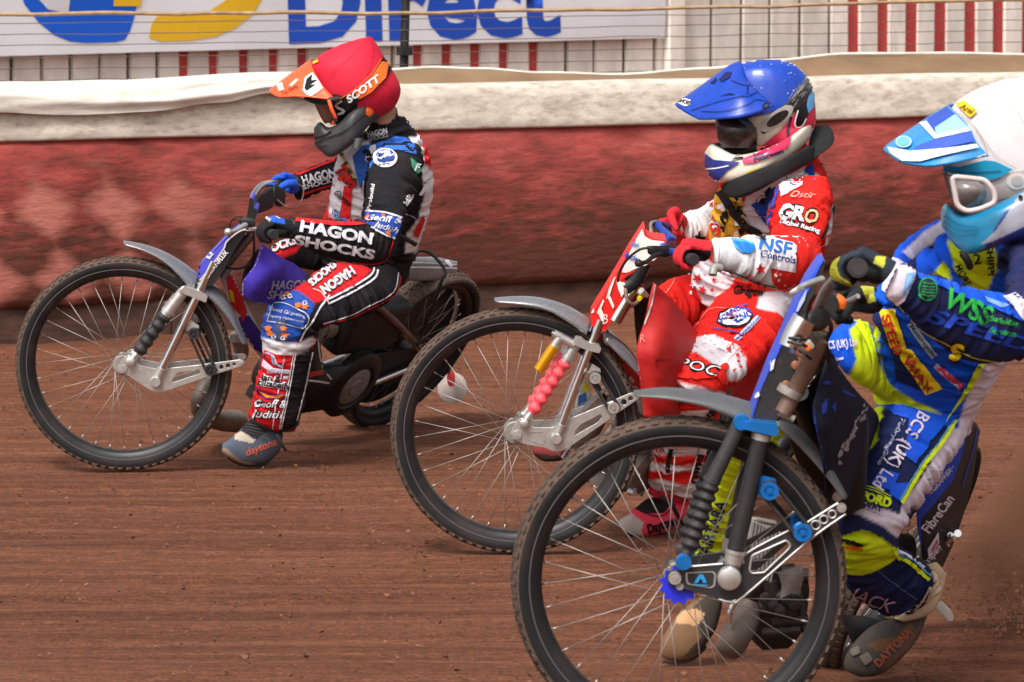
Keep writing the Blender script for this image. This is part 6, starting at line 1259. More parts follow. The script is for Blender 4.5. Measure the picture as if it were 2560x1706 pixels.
    d.poly(B2, [(800, 1218), (860, 1220), (940, 1240), (950, 1280), (920, 1310), (870, 1305), (825, 1270)], srgb(90, 175, 235), 1); d.poly(B2, [(815, 1235), (880, 1240), (945, 1258), (948, 1285), (915, 1308), (870, 1300)], srgb(40, 125, 215), 2); d.text(B2, 'NSF', (970, 1280), (1165, 1318), 72, srgb(40, 110, 190), 2, bold=.02); d.text(B2, 'Controls', (978, 1328), (1192, 1370), 42, srgb(24, 60, 120), 2, bold=.015)
    for x, y, r_, c_ in ((985, 1405, 34, r2), (920, 1450, 22, r2), (970, 1490, 26, r2), (1075, 1440, 13, W), (1100, 1435, 10, W), (1092, 1470, 14, W), (1130, 1500, 8, W), (900, 1490, 16, r2), (1010, 1510, 16, r2)): d.poly(B2, star(x, y, r_, x), c_, 2, step=4)
    d.strip(B2, [(760, 1405), (860, 1440), (960, 1482), (1070, 1510)], 6, srgb(50, 45, 50), 3); d.strip(B2, [(740, 1390), (830, 1425), (950, 1468)], 3, srgb(120, 115, 120), 3)
    for x, y, r_ in ((685, 1010, 20), (690, 1085, 14), (715, 1005, 14)): d.poly(B2, star(x, y, r_, .3), r2, 1)
    for x, y, r_, c_ in ((600, 1460, 34, r2), (560, 1420, 16, W), (630, 1530, 30, r2), (575, 1500, 24, W), (690, 1530, 18, r2), (560, 1550, 16, W), (545, 1440, 10, W), (640, 1420, 14, W), (700, 1470, 20, r2)): d.poly(B2, star(x, y, r_, x), c_, 2, step=4)
    d.text(B3, 'Glasgow', (870, 270), (1030, 285), 46, srgb(30, 20, 22), 2, bold=.05, shear=.35)
    # thigh and knee
    d.poly(B3, [(785, 420), (800, 360), (860, 340), (930, 345), (972, 375), (955, 420), (900, 440), (830, 438)], K, 1); d.poly(B3, [(795, 412), (808, 368), (862, 346), (928, 351), (962, 378), (948, 412), (900, 430), (832, 428)], srgb(222, 218, 232), 2); d.text(B3, 'SCANDIC', (808, 420), (950, 350), 26, BLU, 3, bold=.03, bow=14); d.text(B3, 'CNC', (882, 418), (968, 385), 32, BLU, 3, bold=.04); d.text(B3, 'Classics of', (838, 385), (885, 360), 10, r2, 3); d.text(B3, 'Quality', (845, 400), (890, 375), 10, r2, 3)
    d.strip(B3, [(765, 445), (840, 452), (900, 462)], 8, srgb(60, 70, 150), 2); d.poly(B3, [(875, 495), (990, 380), (1008, 396), (895, 510)], srgb(200, 205, 232), 1); d.text(B3, 'www.scandic-cnc.com', (890, 506), (1006, 394), 15, srgb(20, 60, 150), 2, bold=.02)
    for k in range(16):
        x = 710 + 190 * (k % 8) / 7 + rnd.uniform(-14, 14); y = 470 + 20 * (k % 3) + rnd.uniform(-8, 8) + 60 * ((k % 8) / 7) ** 2; d.poly(B3, star(x, y, rnd.uniform(7, 13), k), W if k % 3 else r2, 2, step=4)
    for x, y, r_ in ((850, 545, 22), (892, 578, 15), (895, 610, 13), (905, 640, 11), (915, 560, 12), (935, 570, 9), (925, 540, 10), (880, 650, 10), (905, 520, 10)): d.poly(B3, star(x, y, r_, r_), r2, 3, step=4)
    for k in range(11): d.strip(B3, [(612 + 9 * k, 575 - 8 * k), (700 + 11 * k, 580 - 5 * k + 2 * k), (795 + 6 * k, 635 - 8 * k)], 2.2, srgb(175, 168, 175), 2)
    d.poly(B3, [(580, 600), (640, 570), (690, 568), (680, 600), (760, 650), (835, 620), (850, 640), (800, 690), (700, 700), (560, 690), (540, 690)], RED, 2); d.text(B3, 'POC', (590, 640), (795, 690), 50, K, 3, bold=.07, shear=.2); d.text(B3, 'POC', (592, 639), (793, 689), 46, srgb(228, 224, 228), 4, bold=.0, shear=.2)
    d.poly(B3, [(790, 690), (830, 640), (845, 700), (825, 750)], RED, 2); d.strip(B3, [(735, 775), (825, 720), (850, 600), (1000, 470)], 3, srgb(180, 30, 30), 3); d.strip(B3, [(690, 430), (750, 350), (830, 345)], 3, srgb(240, 130, 120), 1); d.strip(B3, [(600, 130), (560, 230), (500, 300)], 2.5, srgb(240, 150, 140), 1)
    d.text(B3, 'Jorg', (565, 875), (620, 795), 40, K, 2, bold=.1, shear=.2); d.text(B3, 'Jorg', (565, 875), (620, 795), 40, srgb(210, 60, 60), 3, bold=.0, shear=.2); d.text(B3, 'un', (755, 895), (795, 845), 44, K, 3, bold=.05); d.text(B3, 'GRA', (560, 1110), (570, 1050), 22, K, 2); d.strip(B3, [(560, 1050), (545, 1110), (540, 1170)], 22, srgb(50, 40, 42), 1); d.text(B3, 'The', (490, 1100), (530, 1050), 50, srgb(180, 50, 60), 1, shear=.3); d.text(B3, 'rund', (680, 1230), (720, 1080), 36, K, 2, bold=.04)
    d.poly(B3, [(470, 215), (510, 180), (520, 195), (490, 235)], srgb(60, 100, 200), 1); d.strip(B3, [(450, 1210), (520, 1250), (590, 1300), (660, 1315), (700, 1290)], 8, srgb(200, 190, 180), 2)
    d.build('printed_graphics', suit)
    gl = mat('glove_leather', None, .75, attr='paint', var=.1)
    a, e = B4.P(1208, 535, 11.57), B4.P(1080, 485, 11.72); g = glove(root, a.lerp(e, .14), a.lerp(e, .72), B2.P(668, 1290, 11.63), .031, gl, Vector((-.1, 0, 1)))
    colour_mesh(g.data, srgb(206, 38, 50), [(B4, [(1110, 460), (1140, 425), (1390, 440), (1420, 570), (1280, 600), (1180, 600), (1100, 560)], srgb(22, 22, 24)), (B4, [(960, 560), (1080, 600), (1060, 650), (960, 640)], srgb(22, 22, 24))])
    bm = blank(); tube(bm, [B2.P(740, 1400, 11.62), B2.P(700, 1395, 11.61), B2.P(690, 1440, 11.6)], .012, 10, 3); put('kill_clip', bm, solid('clip', (150, 145, 140), .4), g)
    a, e = B4.P(1060, 250, 12.46), B4.P(930, 200, 12.34); g = glove(root, a.lerp(e, .0), a.lerp(e, .7), B2.P(475, 1160, 12.44), .032, gl, Vector((-.2, 0, 1))); colour_mesh(g.data, srgb(206, 38, 50))
    bt = boot(root, B3, [(655, 1310, 620, 1400, 12.46, .9), (590, 1285, 575, 1450, 12.46, .7), (510, 1285, 500, 1478, 12.46, .62), (440, 1300, 440, 1492, 12.45, .6), (380, 1345, 385, 1490, 12.44, .62), (330, 1388, 335, 1470, 12.43, .8), (293, 1408, 298, 1440, 12.43, .9)], gl, M_rubber, [(610, 1405, 608, 1422, 12.46), (500, 1478, 500, 1496, 12.46), (400, 1490, 400, 1506, 12.45), (330, 1468, 330, 1484, 12.43)])
    colour_mesh(bt.data, srgb(250, 70, 96), [(B3, [(375, 1345), (440, 1296), (500, 1300), (560, 1330), (520, 1375), (430, 1375)], srgb(28, 28, 30)), (B3, [(280, 1400), (360, 1375), (420, 1420), (400, 1510), (300, 1470)], srgb(190, 180, 172))]); d = Decals([bt]); d.text(B3, 'Daytona', (445, 1475), (590, 1425), 44, srgb(25, 20, 22), 1, bold=.05, shear=.1); d.strip(B3, [(375, 1350), (500, 1390), (580, 1330)], 6, srgb(30, 28, 30), 1); d.build('print', bt)
    vol('sock', root, B3, [(455, 1225, 650, 1270, 12.42, .8), (440, 1280, 640, 1330, 12.44, .7)], solid('pink_sock', (225, 55, 80), .85)); ptube('boot_strap', bt, B3, [(500, 1290, 12.36), (560, 1330, 12.36), (600, 1400, 12.38), (630, 1440, 12.4)], .006, M_black, 8)
    bt = boot(root, B1, [(1040, 930, 1030, 990, 12.62, .9), (980, 930, 980, 1015, 12.6, .8), (900, 930, 900, 1018, 12.6, .7), (850, 935, 850, 990, 12.6, .8), (828, 950, 830, 970, 12.6, .8)], gl, M_rubber, None); colour_mesh(bt.data, srgb(120, 40, 42), [(B1, [(820, 970), (1040, 990), (1040, 1040), (820, 1030)], srgb(50, 36, 30))])
    # ---- helmet
    Y = 12.3; hm = mat('helmet_gloss', None, .3, attr='paint', var=.05, scale=40, dirt=.16, dscale=26, coat=.2)
    h = vol('helmet', root, B2, [(930, 128, 1090, 118, Y, .9), (810, 165, 1200, 155, Y, .85), (760, 220, 1270, 230, Y, .82), (735, 310, 1308, 325, Y, .8), (722, 400, 1322, 420, Y, .8), (718, 480, 1322, 500, Y, .78), (720, 560, 1290, 580, Y, .74), (750, 640, 1230, 660, Y, .7)], hm, voxel=.0045, smooth=3)
    colour_mesh(h.data, srgb(222, 214, 196), [(B2, [(700, 470), (830, 480), (960, 540), (960, 690), (700, 690)], srgb(20, 20, 22))]); d = Decals([h]); PK, NV, LB = srgb(236, 48, 92), srgb(36, 34, 84), srgb(90, 170, 225)
    d.poly(B2, [(900, 690), (1000, 640), (1100, 560), (1180, 470), (1230, 380), (1290, 300), (1315, 400), (1320, 520), (1240, 600), (1100, 690), (960, 730)], PK, 0)
    d.poly(B2, [(1200, 430), (1260, 370), (1285, 420), (1260, 500), (1200, 540)], srgb(24, 24, 30), 1); d.poly(B2, [(1280, 300), (1308, 330), (1305, 410), (1270, 450), (1260, 400)], LB, 2); d.strip(B2, [(1210, 430), (1190, 520), (1230, 530), (1260, 480)], 8, srgb(235, 235, 238), 2); d.strip(B2, [(1170, 470), (1150, 560), (1160, 640)], 14, NV, 1); d.strip(B2, [(1300, 540), (1200, 620), (1140, 640), (1130, 680)], 7, srgb(235, 235, 238), 2); d.strip(B2, [(1310, 560), (1220, 640), (1150, 700)], 14, LB, 1)
    blue = srgb(12, 64, 172)
    d.poly(B2, [(740, 250), (800, 160), (880, 128), (960, 108), (1130, 112), (1230, 155), (1262, 220), (1240, 260), (1150, 380), (1080, 430), (990, 462), (900, 480), (760, 480), (735, 400)], blue, 1, step=5)
    d.poly(B2, [(985, 560), (1000, 510), (1120, 420), (1225, 310), (1270, 215), (1300, 260), (1290, 320), (1200, 430), (1080, 530), (1000, 575)], srgb(26, 26, 28), 3, step=5)
    rr = random.Random(8)
    for k in range(40): x = rr.uniform(1150, 1275); y = 640 - .33 * x + rr.uniform(-50, 50) - (x - 1150) * .8 + 140; d.strip(B2, [(x, y), (x + rr.uniform(15, 30), y - rr.uniform(15, 40))], rr.uniform(1.5, 3.5), srgb(150, 148, 142), 4)
    L_ = circ(1082, 480, 118, 26, 44); cs, sn = math.cos(-.66), math.sin(-.66); L_ = [(1082 + (x - 1082) * cs - (y - 480) * sn, 480 + (x - 1082) * sn + (y - 480) * cs) for x, y in L_]; d.poly(B2, L_, srgb(165, 160, 155), 4, step=5)
    L2 = [(1085 + (x - 1082) * .66, 480 + (y - 480) * .62) for x, y in L_]; d.poly(B2, L2, srgb(26, 26, 28), 5, step=5)
    for k in range(22): x, y = rr.uniform(850, 1230), rr.uniform(135, 330); d.poly(B2, circ(x, y, rr.uniform(1.5, 4), 6), srgb(205, 210, 225), 3, step=6)
    d.build('paint_scheme', h, hm)
    pk = sheet('peak', h, B2, [[(600, 330, 12.46), (700, 240, 12.46), (800, 170, 12.44), (870, 150, 12.42)], [(468, 392, 12.32), (640, 275, 12.28), (780, 175, 12.25), (860, 140, 12.25)], [(500, 430, 12.24), (680, 345, 12.18), (810, 280, 12.16), (905, 255, 12.2)], [(545, 460, 12.2), (720, 400, 12.13), (870, 350, 12.1), (985, 340, 12.14)], [(608, 490, 12.16), (740, 484, 12.09), (890, 470, 12.07), (1068, 408, 12.1)]], solid('blue_matt_shell', (12, 64, 172), .36, dirt=.08), .006)
    d = Decals([pk]); db = srgb(14, 28, 90); d.poly(B2, [(475, 388), (505, 358), (560, 372), (555, 405), (525, 412)], srgb(230, 228, 224), 0, rnd=5); d.text(B2, 'SHOEI', (484, 384), (552, 404), 24, srgb(25, 25, 30), 1, bold=.04)
    for p in ([(675, 270), (715, 235), (720, 250), (700, 272)], [(730, 250), (770, 205), (810, 200), (795, 235), (750, 260)], [(890, 228), (955, 250), (950, 256), (905, 246)], [(725, 350), (800, 330), (835, 340), (790, 340)], [(898, 290), (908, 285), (905, 335), (897, 340)]): d.poly(B2, p, db, 0)
    for q in ([(560, 435), (700, 390), (860, 350), (905, 350), (1000, 310), (1240, 235)], [(620, 440), (760, 440), (900, 400), (960, 370), (1065, 400)], [(800, 250), (905, 285), (1100, 250)]): d.strip(B2, q, 4, db, 0)
    d.poly(B2, circ(1015, 412, 22, 16), srgb(22, 26, 40), 1); d.poly(B2, circ(1015, 412, 12, 12), srgb(50, 60, 90), 2); d.build('moulding', pk)
    cb = vol('chin_bar', h, B2, [(1300, 470, 1290, 600, 12.3, 1.6), (1180, 580, 1180, 705, 12.22, 1.9), (1060, 650, 1060, 770, 12.14, 1.7), (940, 690, 935, 835, 12.14, 1.4), (830, 702, 830, 868, 12.16, 1.3), (740, 660, 745, 872, 12.19, 1.25), (680, 640, 685, 850, 12.22, 1.3), (640, 690, 645, 790, 12.26, 1.6)], hm, n=3.2, voxel=.0038, smooth=2)
    colour_mesh(cb.data, srgb(222, 214, 196)); d = Decals([cb]); d.poly(B2, [(640, 690), (700, 735), (860, 750), (780, 800), (720, 868), (665, 850), (640, 790)], srgb(34, 48, 128), 1); d.strip(B2, [(660, 790), (720, 785), (790, 770)], 8, srgb(225, 222, 215), 2); d.poly(B2, [(870, 730), (960, 700), (1100, 620), (1180, 570), (1150, 660), (1060, 710), (940, 755), (880, 760)], PK, 1); d.text(B2, 'James', (935, 728), (1015, 708), 26, NV, 2, shear=.3); d.text(B2, 'Pearson', (945, 750), (1120, 690), 24, NV, 2, bold=.05); d.strip(B2, [(800, 735), (850, 728), (880, 725)], 10, srgb(28, 28, 34), 2); d.strip(B2, [(895, 815), (985, 785)], 14, srgb(225, 205, 60), 2); d.strip(B2, [(820, 720), (960, 660), (1120, 570)], 4, srgb(160, 150, 140), 1); d.build('paint_scheme', cb, hm)
    vol('goggle_lens', h, B2, [(706, 484, 890, 474, 12.19, 1.15), (711, 540, 945, 522, 12.175, 1.1), (720, 600, 958, 592, 12.17, 1.05), (745, 660, 925, 664, 12.175, 1.1)], M_lens)
    vol('mouth_port', h, B2, [(690, 636, 700, 680, 12.25, 2), (760, 625, 765, 715, 12.23, 1.5), (860, 640, 860, 722, 12.22, 1.5), (960, 620, 960, 705, 12.24, 1.5)], M_black)
    # foam neck brace
    nb = vol('neck_brace', root, B2, [(1330, 640, 1345, 715, 12.3, .8), (1270, 650, 1285, 755, 12.2, .8), (1180, 700, 1195, 805, 12.13, .7), (1080, 755, 1095, 855, 12.09, .65), (960, 795, 970, 925, 12.08, .6), (860, 835, 862, 968, 12.1, .6), (780, 868, 785, 965, 12.15, .7), (735, 890, 745, 930, 12.2, .9)], mat('black_foam', (.014, .014, .015), .85, var=.2, bump=.2, bscale=150, spec=.3), n=2.8, voxel=.005, smooth=3)
    vol('neck_brace_pad', nb, B2, [(1320, 525, 1400, 520, 12.32, .3), (1290, 590, 1430, 570, 12.3, .3), (1270, 670, 1425, 640, 12.27, .35), (1240, 745, 1330, 715, 12.23, .5)], MATS['black_foam'])
    return root
RIDER2 = rider_two()

def rider_three():
    root = thing('person', 'rider in white helmet and blue and neon yellow suit, cut off by the right edge', 'person', (1.0, 9.9, 0), 'speedway riders')
    BL, NV, NE, W = srgb(14, 84, 214), srgb(26, 36, 78), srgb(205, 226, 26), srgb(222, 212, 226)
    b = Body()
    b.limb('torso', C3, [(760, 880, 1230, 960, 9.86, .7), (690, 720, 1290, 830, 9.8, .65), (700, 560, 1350, 690, 9.74, .6), (690, 400, 1470, 540, 9.68, .55), (700, 240, 1620, 360, 9.62, .5), (800, 60, 1780, 150, 9.56, .48), (950, -90, 1880, -40, 9.5, .48), (1080, -190, 1880, -220, 9.48, .5), (1250, -290, 1760, -330, 9.46, .6), (1350, -380, 1650, -400, 9.45, .7)], BL, amp=.007)
    b.limb('arm', C3, [(1500, -150, 1900, -120, 9.25), (1480, 0, 1860, 60, 9.15), (1490, 150, 1800, 240, 9.05), (1500, 300, 1720, 420, 8.98), (1480, 420, 1640, 500, 8.95)], NV, amp=.008)
    b.limb('forearm', C3, [(1660, 230, 1590, 500, 8.98), (1500, 160, 1440, 520, 8.92), (1340, 125, 1290, 530, 8.86), (1200, 90, 1150, 470, 8.8), (1060, 45, 1010, 370, 8.74), (930, 5, 890, 250, 8.69), (830, -40, 770, 150, 8.66)], NV, amp=.007)
    b.limb('far_arm', C2, [(1060, 950, 1120, 1120, 9.75), (950, 960, 1010, 1110, 9.72), (840, 1020, 900, 1160, 9.66), (740, 1090, 800, 1240, 9.58), (680, 1170, 760, 1330, 9.5), (620, 1300, 720, 1430, 9.42), (560, 1420, 660, 1500, 9.36)], BL, amp=.006)
    b.limb('far_thigh', C3, [(760, 480, 820, 820, 9.85), (650, 340, 760, 760, 9.78), (560, 300, 660, 700, 9.7), (470, 330, 570, 640, 9.66), (410, 420, 490, 560, 9.64)], BL, amp=.006)
    b.limb('far_shin', C1, [(1400, 60, 1560, 200, 9.75), (1280, 250, 1450, 330, 9.8), (1180, 400, 1400, 440, 9.9), (1120, 540, 1345, 580, 10.0), (1065, 700, 1310, 730, 10.08), (1035, 850, 1265, 880, 10.14), (1010, 960, 1200, 990, 10.18)], NE, amp=.006)
    b.limb('thigh', C3, [(740, 700, 1290, 780, 9.84, .8), (690, 860, 1210, 970, 9.8, .8), (620, 1020, 1120, 1120, 9.76, .8), (550, 1180, 1020, 1260, 9.72, .8), (450, 1340, 930, 1380, 9.69, .8), (420, 1430, 880, 1510, 9.68, .8)], NV, amp=.008)
    b.limb('knee', C4, [(470, 430, 960, 500, 9.68, .8), (490, 560, 900, 590, 9.67, .8), (500, 680, 880, 690, 9.68, .8), (530, 770, 900, 745, 9.7, .8)], NE, amp=.007)
    b.limb('shin', C4, [(525, 760, 880, 690, 9.7, .8), (560, 890, 940, 740, 9.74, .8), (620, 1000, 1010, 790, 9.8, .8), (740, 1090, 1080, 840, 9.86, .8), (900, 1130, 1130, 900, 9.92, .8), (1010, 1080, 1150, 960, 9.96, .7)], NV, amp=.008)
    b.paint(['torso', 'far_thigh'], C3, [(640, 230), (690, 240), (720, 460), (740, 620), (800, 680), (1090, 850), (960, 820), (740, 790), (640, 780), (520, 640), (570, 520), (530, 350)], NE)
    b.paint(['torso'], C3, [(640, 200), (700, 220), (860, 430), (1080, 690), (960, 700), (740, 620), (700, 450)], NV)
    b.paint(['torso'], C2, [(1010, 1090), (1290, 1110), (1310, 1240), (1230, 1400), (1150, 1390), (1060, 1290)], NE)
    b.paint(['torso'], C2, [(900, 1300), (985, 1200), (1030, 1330), (1060, 1400), (950, 1370)], NE)
    b.paint(['torso'], C3, [(1350, 540), (1568, 420), (1700, 300), (1700, 500), (1420, 640), (1320, 760), (1250, 960), (1150, 1000), (1200, 800), (1310, 560)], W)
    b.paint(['torso'], C2, [(1310, 1150), (1470, 1000), (1700, 1000), (1700, 1350), (1470, 1330), (1300, 1250)], NV)
    b.paint(['thigh'], C3, [(640, 620), (760, 760), (720, 880), (700, 1000), (590, 1200), (520, 1240), (560, 1050), (640, 880), (620, 700)], NE)
    b.paint(['thigh'], C3, [(720, 620), (1110, 840), (1130, 880), (980, 810), (740, 780)], NE)
    b.paint(['thigh'], C3, [(1180, 800), (1330, 700), (1260, 960), (1120, 1160), (900, 1420), (840, 1568), (780, 1520), (850, 1380), (1010, 1130), (1120, 960)], W)
    b.paint(['knee', 'thigh'], C4, [(430, 430), (500, 360), (780, 440), (890, 480), (960, 560), (880, 630), (800, 560), (640, 480), (540, 440)], W)
    b.paint(['knee'], C4, [(440, 470), (560, 450), (720, 520), (860, 620), (860, 690), (760, 610), (640, 560), (490, 520)], NV)
    b.paint(['shin'], C4, [(1080, 800), (1180, 820), (1200, 1000), (1000, 1120), (1060, 1040), (1110, 930)], srgb(220, 200, 170))
    b.paint(['far_shin'], C1, [(1080, 340), (1160, 420), (1140, 640), (1080, 800), (1040, 960), (1000, 960), (1000, 600)], NV)
    b.paint(['far_arm'], C2, [(980, 960), (985, 1040), (780, 1210), (720, 1160), (850, 1040)], W); b.paint(['far_arm'], C2, [(830, 1150), (960, 1060), (980, 1120), (860, 1260), (700, 1300), (720, 1250)], NV)
    suit = b.build('race_suit', root, .0055, m=M_clothc); d = Decals([suit]); K = srgb(22, 24, 30); Y_ = srgb(240, 214, 20); G = srgb(40, 170, 70)
    # forearm
    d.poly(C3, [(925, 5), (1100, 50), (1290, 110), (1430, 130), (1560, 190), (1568, 300), (1400, 220), (1250, 170), (1080, 90), (940, 40)], BL, 1)
    d.poly(C3, circ(990, 105, 58, 24, 68), G, 2); d.poly(C3, circ(990, 105, 50, 24, 60), srgb(24, 40, 62), 3)
    for k in range(5): d.strip(C3, [(955, 70 + 17 * k), (1025, 78 + 17 * k)], 7, srgb(36, 140, 66), 4)
    d.text(C3, 'WSS', (1075, 195), (1345, 325), 112, G, 2, bold=.03); d.text(C3, 'Scaffolding', (1360, 290), (1525, 325), 30, G, 2); d.text(C3, 'Services', (1360, 360), (1515, 385), 32, G, 2)
    d.text(C3, 'SPEED', (985, 290), (1600, 480), 82, srgb(24, 62, 170), 1, bold=.03, shear=.2); d.poly(C3, [(1330, 150), (1480, 200), (1440, 215), (1350, 180)], srgb(120, 160, 230), 2)
    d.poly(C2, [(640, 1172), (810, 1260), (790, 1330), (740, 1450), (700, 1480), (600, 1390), (615, 1280)], W, 2); d.poly(C2, [(740, 1290), (800, 1280), (760, 1390), (720, 1420)], srgb(130, 175, 225), 3); d.poly(C3, [(1440, 150), (1520, 130), (1568, 160), (1568, 300), (1500, 210)], W, 3)
    d.strip(C3, [(820, 190), (960, 340), (1100, 420), (1250, 500), (1400, 530)], 5, srgb(200, 190, 60), 2)
    # torso print
    d.text(C2, 'MORE', (1045, 1240), (1110, 1370), 44, K, 2, bold=.02); d.text(C2, 'SHIPPI', (1240, 1120), (1250, 1290), 40, K, 2, bold=.03); d.text(C2, '12', (1130, 1230), (1210, 1220), 60, K, 2, bold=.02); d.text(C2, 'EW', (1075, 1150), (1110, 1230), 34, K, 2)
    d.poly(C3, [(705, 225), (800, 220), (870, 440), (840, 505), (790, 480), (740, 330)], Y_, 2); d.poly(C3, [(850, 450), (900, 460), (1085, 690), (985, 728), (900, 600), (835, 510)], Y_, 2)
    d.text(C3, 'SPEED', (722, 262), (806, 505), 50, srgb(205, 44, 40), 3, bold=.03); d.text(C3, 'WAY', (846, 515), (990, 722), 52, srgb(205, 54, 40), 3, bold=.03); d.text(C3, 'STAR', (880, 540), (1000, 720), 26, srgb(90, 70, 30), 3)
    d.strip(C3, [(895, 300), (960, 400), (1040, 500)], 42, srgb(170, 190, 200), 2); d.text(C3, 'Motorcycles', (890, 320), (1035, 510), 26, srgb(40, 70, 110), 3); d.strip(C3, [(1040, 550), (1110, 610), (1190, 680)], 36, srgb(205, 190, 215), 2); d.text(C3, 'ASM', (1045, 570), (1190, 690), 32, srgb(205, 60, 90), 3, bold=.06)
    d.text(C3, 'S', (1120, 510), (1200, 525), 95, K, 2, bold=.14); d.text(C3, 'S', (1122, 508), (1198, 522), 90, Y_, 3, bold=.04); d.poly(C3, [(1300, 540), (1340, 545), (1250, 700), (1170, 800), (1100, 900), (1130, 840), (1220, 690)], NE, 2); d.poly(C3, [(1420, 620), (1500, 560), (1510, 590), (1450, 630)], K, 2)
    d.strip(C3, [(640, 240), (640, 300), (690, 420), (720, 600)], 6, BL, 2); d.text(C3, 'BCS (UK) Ltd', (400, 460), (570, 440), 44, W, 2, bold=.02, yr=(9.4, 10)); d.strip(C3, [(440, 520), (500, 510)], 14, W, 2)
    d.strip(C3, [(640, 740), (680, 660), (760, 610)], 4, srgb(140, 150, 30), 2)
    # thigh print: blue squares, lettering running down
    d.poly(C3, [(740, 790), (860, 785), (990, 830), (1100, 900), (1020, 1000), (900, 880), (800, 850)], BL, 1); d.poly(C3, [(890, 850), (1040, 880), (1000, 1040), (920, 1140), (860, 1090)], BL, 1); d.poly(C3, [(720, 1170), (830, 1200), (780, 1300), (660, 1260)], BL, 1); d.poly(C3, [(780, 1260), (890, 1250), (840, 1370), (770, 1320)], BL, 1)
    d.text(C3, 'BCS (UK) Ltd', (945, 828), (668, 1268), 76, W, 3, bold=.012); d.text(C3, 'The Drylining Group', (845, 870), (700, 1145), 24, srgb(190, 190, 220), 3, bold=.0)
    d.strip(C3, [(1165, 880), (1080, 1010), (960, 1170), (840, 1370)], 22, NE, 3); d.strip(C3, [(1148, 872), (1065, 1000), (945, 1160), (825, 1355)], 6, srgb(90, 170, 220), 3)
    d.text(C3, 'OXFORD', (500, 1320), (770, 1398), 46, NE, 3, bold=.06); d.strip(C3, [(525, 1258), (640, 1275), (775, 1335)], 5, NE, 3); d.strip(C3, [(520, 1272), (640, 1290), (775, 1350)], 4, NE, 3); d.text(C3, 'SPEEDWAY', (480, 1362), (725, 1425), 34, NV, 3, bold=.05); d.strip(C3, [(560, 1390), (640, 1415), (735, 1455)], 3, NV, 3)
    # knee and shin
    d.poly(C4, [(520, 640), (570, 645), (640, 665), (690, 680), (640, 690), (540, 665)], K, 2); d.poly(C4, [(540, 692), (640, 682), (680, 700), (600, 712), (545, 708)], srgb(245, 110, 30), 3); d.strip(C4, [(860, 690), (890, 760), (960, 790), (1090, 905)], 22, NE, 2); d.strip(C4, [(870, 700), (905, 745), (980, 775), (1100, 880)], 8, srgb(90, 170, 220), 2); d.strip(C4, [(885, 720), (960, 750), (1060, 830)], 16, W, 2)
    d.text(C4, 'JACK', (560, 1010), (850, 1120), 80, srgb(190, 150, 170), 2, bold=.0, shear=.35); d.strip(C4, [(760, 840), (830, 900), (940, 980), (1010, 1030)], 3, srgb(120, 130, 170), 2); d.strip(C4, [(760, 1140), (900, 1135), (1030, 1060), (1100, 950)], 16, srgb(205, 185, 160), 3)
    d.text(C1, 'PAIRTARA', (1110, 930), (1215, 620), 60, NV, 2, bold=.03)
    d.build('printed_graphics', suit)
    gl = mat('glove_leather', None, .75, attr='paint', var=.1)
    a, e = C5.P(1012, 220, 8.57), C5.P(880, 275, 8.72); g = glove(root, a.lerp(e, .12), a.lerp(e, .72), C2.P(640, 1280, 8.63), .034, gl, Vector((-.1, 0, 1)))
    colour_mesh(g.data, srgb(36, 46, 58), [(C5, [(740, 230), (800, 130), (880, 130), (850, 200), (880, 290), (1000, 360), (960, 370), (840, 320), (760, 300)], srgb(150, 146, 40)), (C5, [(880, 200), (960, 130), (1100, 150), (1200, 230), (1200, 380), (1000, 380), (900, 290)], srgb(20, 20, 22)), (C5, [(1140, 180), (1160, 125), (1240, 130), (1220, 220)], srgb(190, 190, 60))])
    d = Decals([g]); d.strip(C5, [(855, 215), (880, 290), (980, 355)], 12, srgb(170, 160, 50), 1); d.strip(C5, [(750, 260), (830, 290)], 5, srgb(40, 40, 30), 1); d.strip(C5, [(755, 215), (840, 240)], 5, srgb(40, 40, 30), 1); d.build('print', g)
    a, e = C5.P(960, 545, 9.36), C5.P(840, 520, 9.24); g = glove(root, a.lerp(e, -.1), a.lerp(e, .6), C2.P(600, 1450, 9.4), .034, gl, Vector((.2, 0, 1))); colour_mesh(g.data, srgb(30, 36, 40), [(C5, [(1040, 360), (1140, 360), (1160, 480), (1100, 500)], srgb(190, 190, 60))])
    # boots
    bt = boot(root, C4, [(1130, 1010, 1040, 1090, 10.02, .8), (1060, 1200, 930, 1150, 10.0, .7), (1010, 1300, 800, 1170, 9.98, .62), (930, 1400, 700, 1220, 9.96, .58), (840, 1480, 600, 1320, 9.95, .58), (740, 1530, 545, 1420, 9.95, .6), (640, 1535, 550, 1490, 9.95, .7)], gl, M_rubber, None, k=.6, n=2.4)
    colour_mesh(bt.data, srgb(66, 60, 55), [(C4, [(690, 1330), (760, 1290), (900, 1270), (960, 1180), (1000, 1200), (920, 1330), (760, 1370)], srgb(100, 68, 44)), (C4, [(1020, 1220), (1060, 1200), (930, 1410), (800, 1520), (780, 1490)], srgb(96, 66, 52))])
    d = Decals([bt]); d.text(C4, 'DAYTONA', (770, 1470), (985, 1250), 52, srgb(150, 78, 54), 1, bold=.03); d.poly(C4, [(585, 1360), (640, 1330), (650, 1380), (600, 1400)], srgb(104, 96, 88), 1, rnd=14); d.poly(C4, [(640, 1400), (700, 1370), (730, 1420), (680, 1460)], srgb(108, 100, 92), 1, rnd=14); d.build('print', bt)
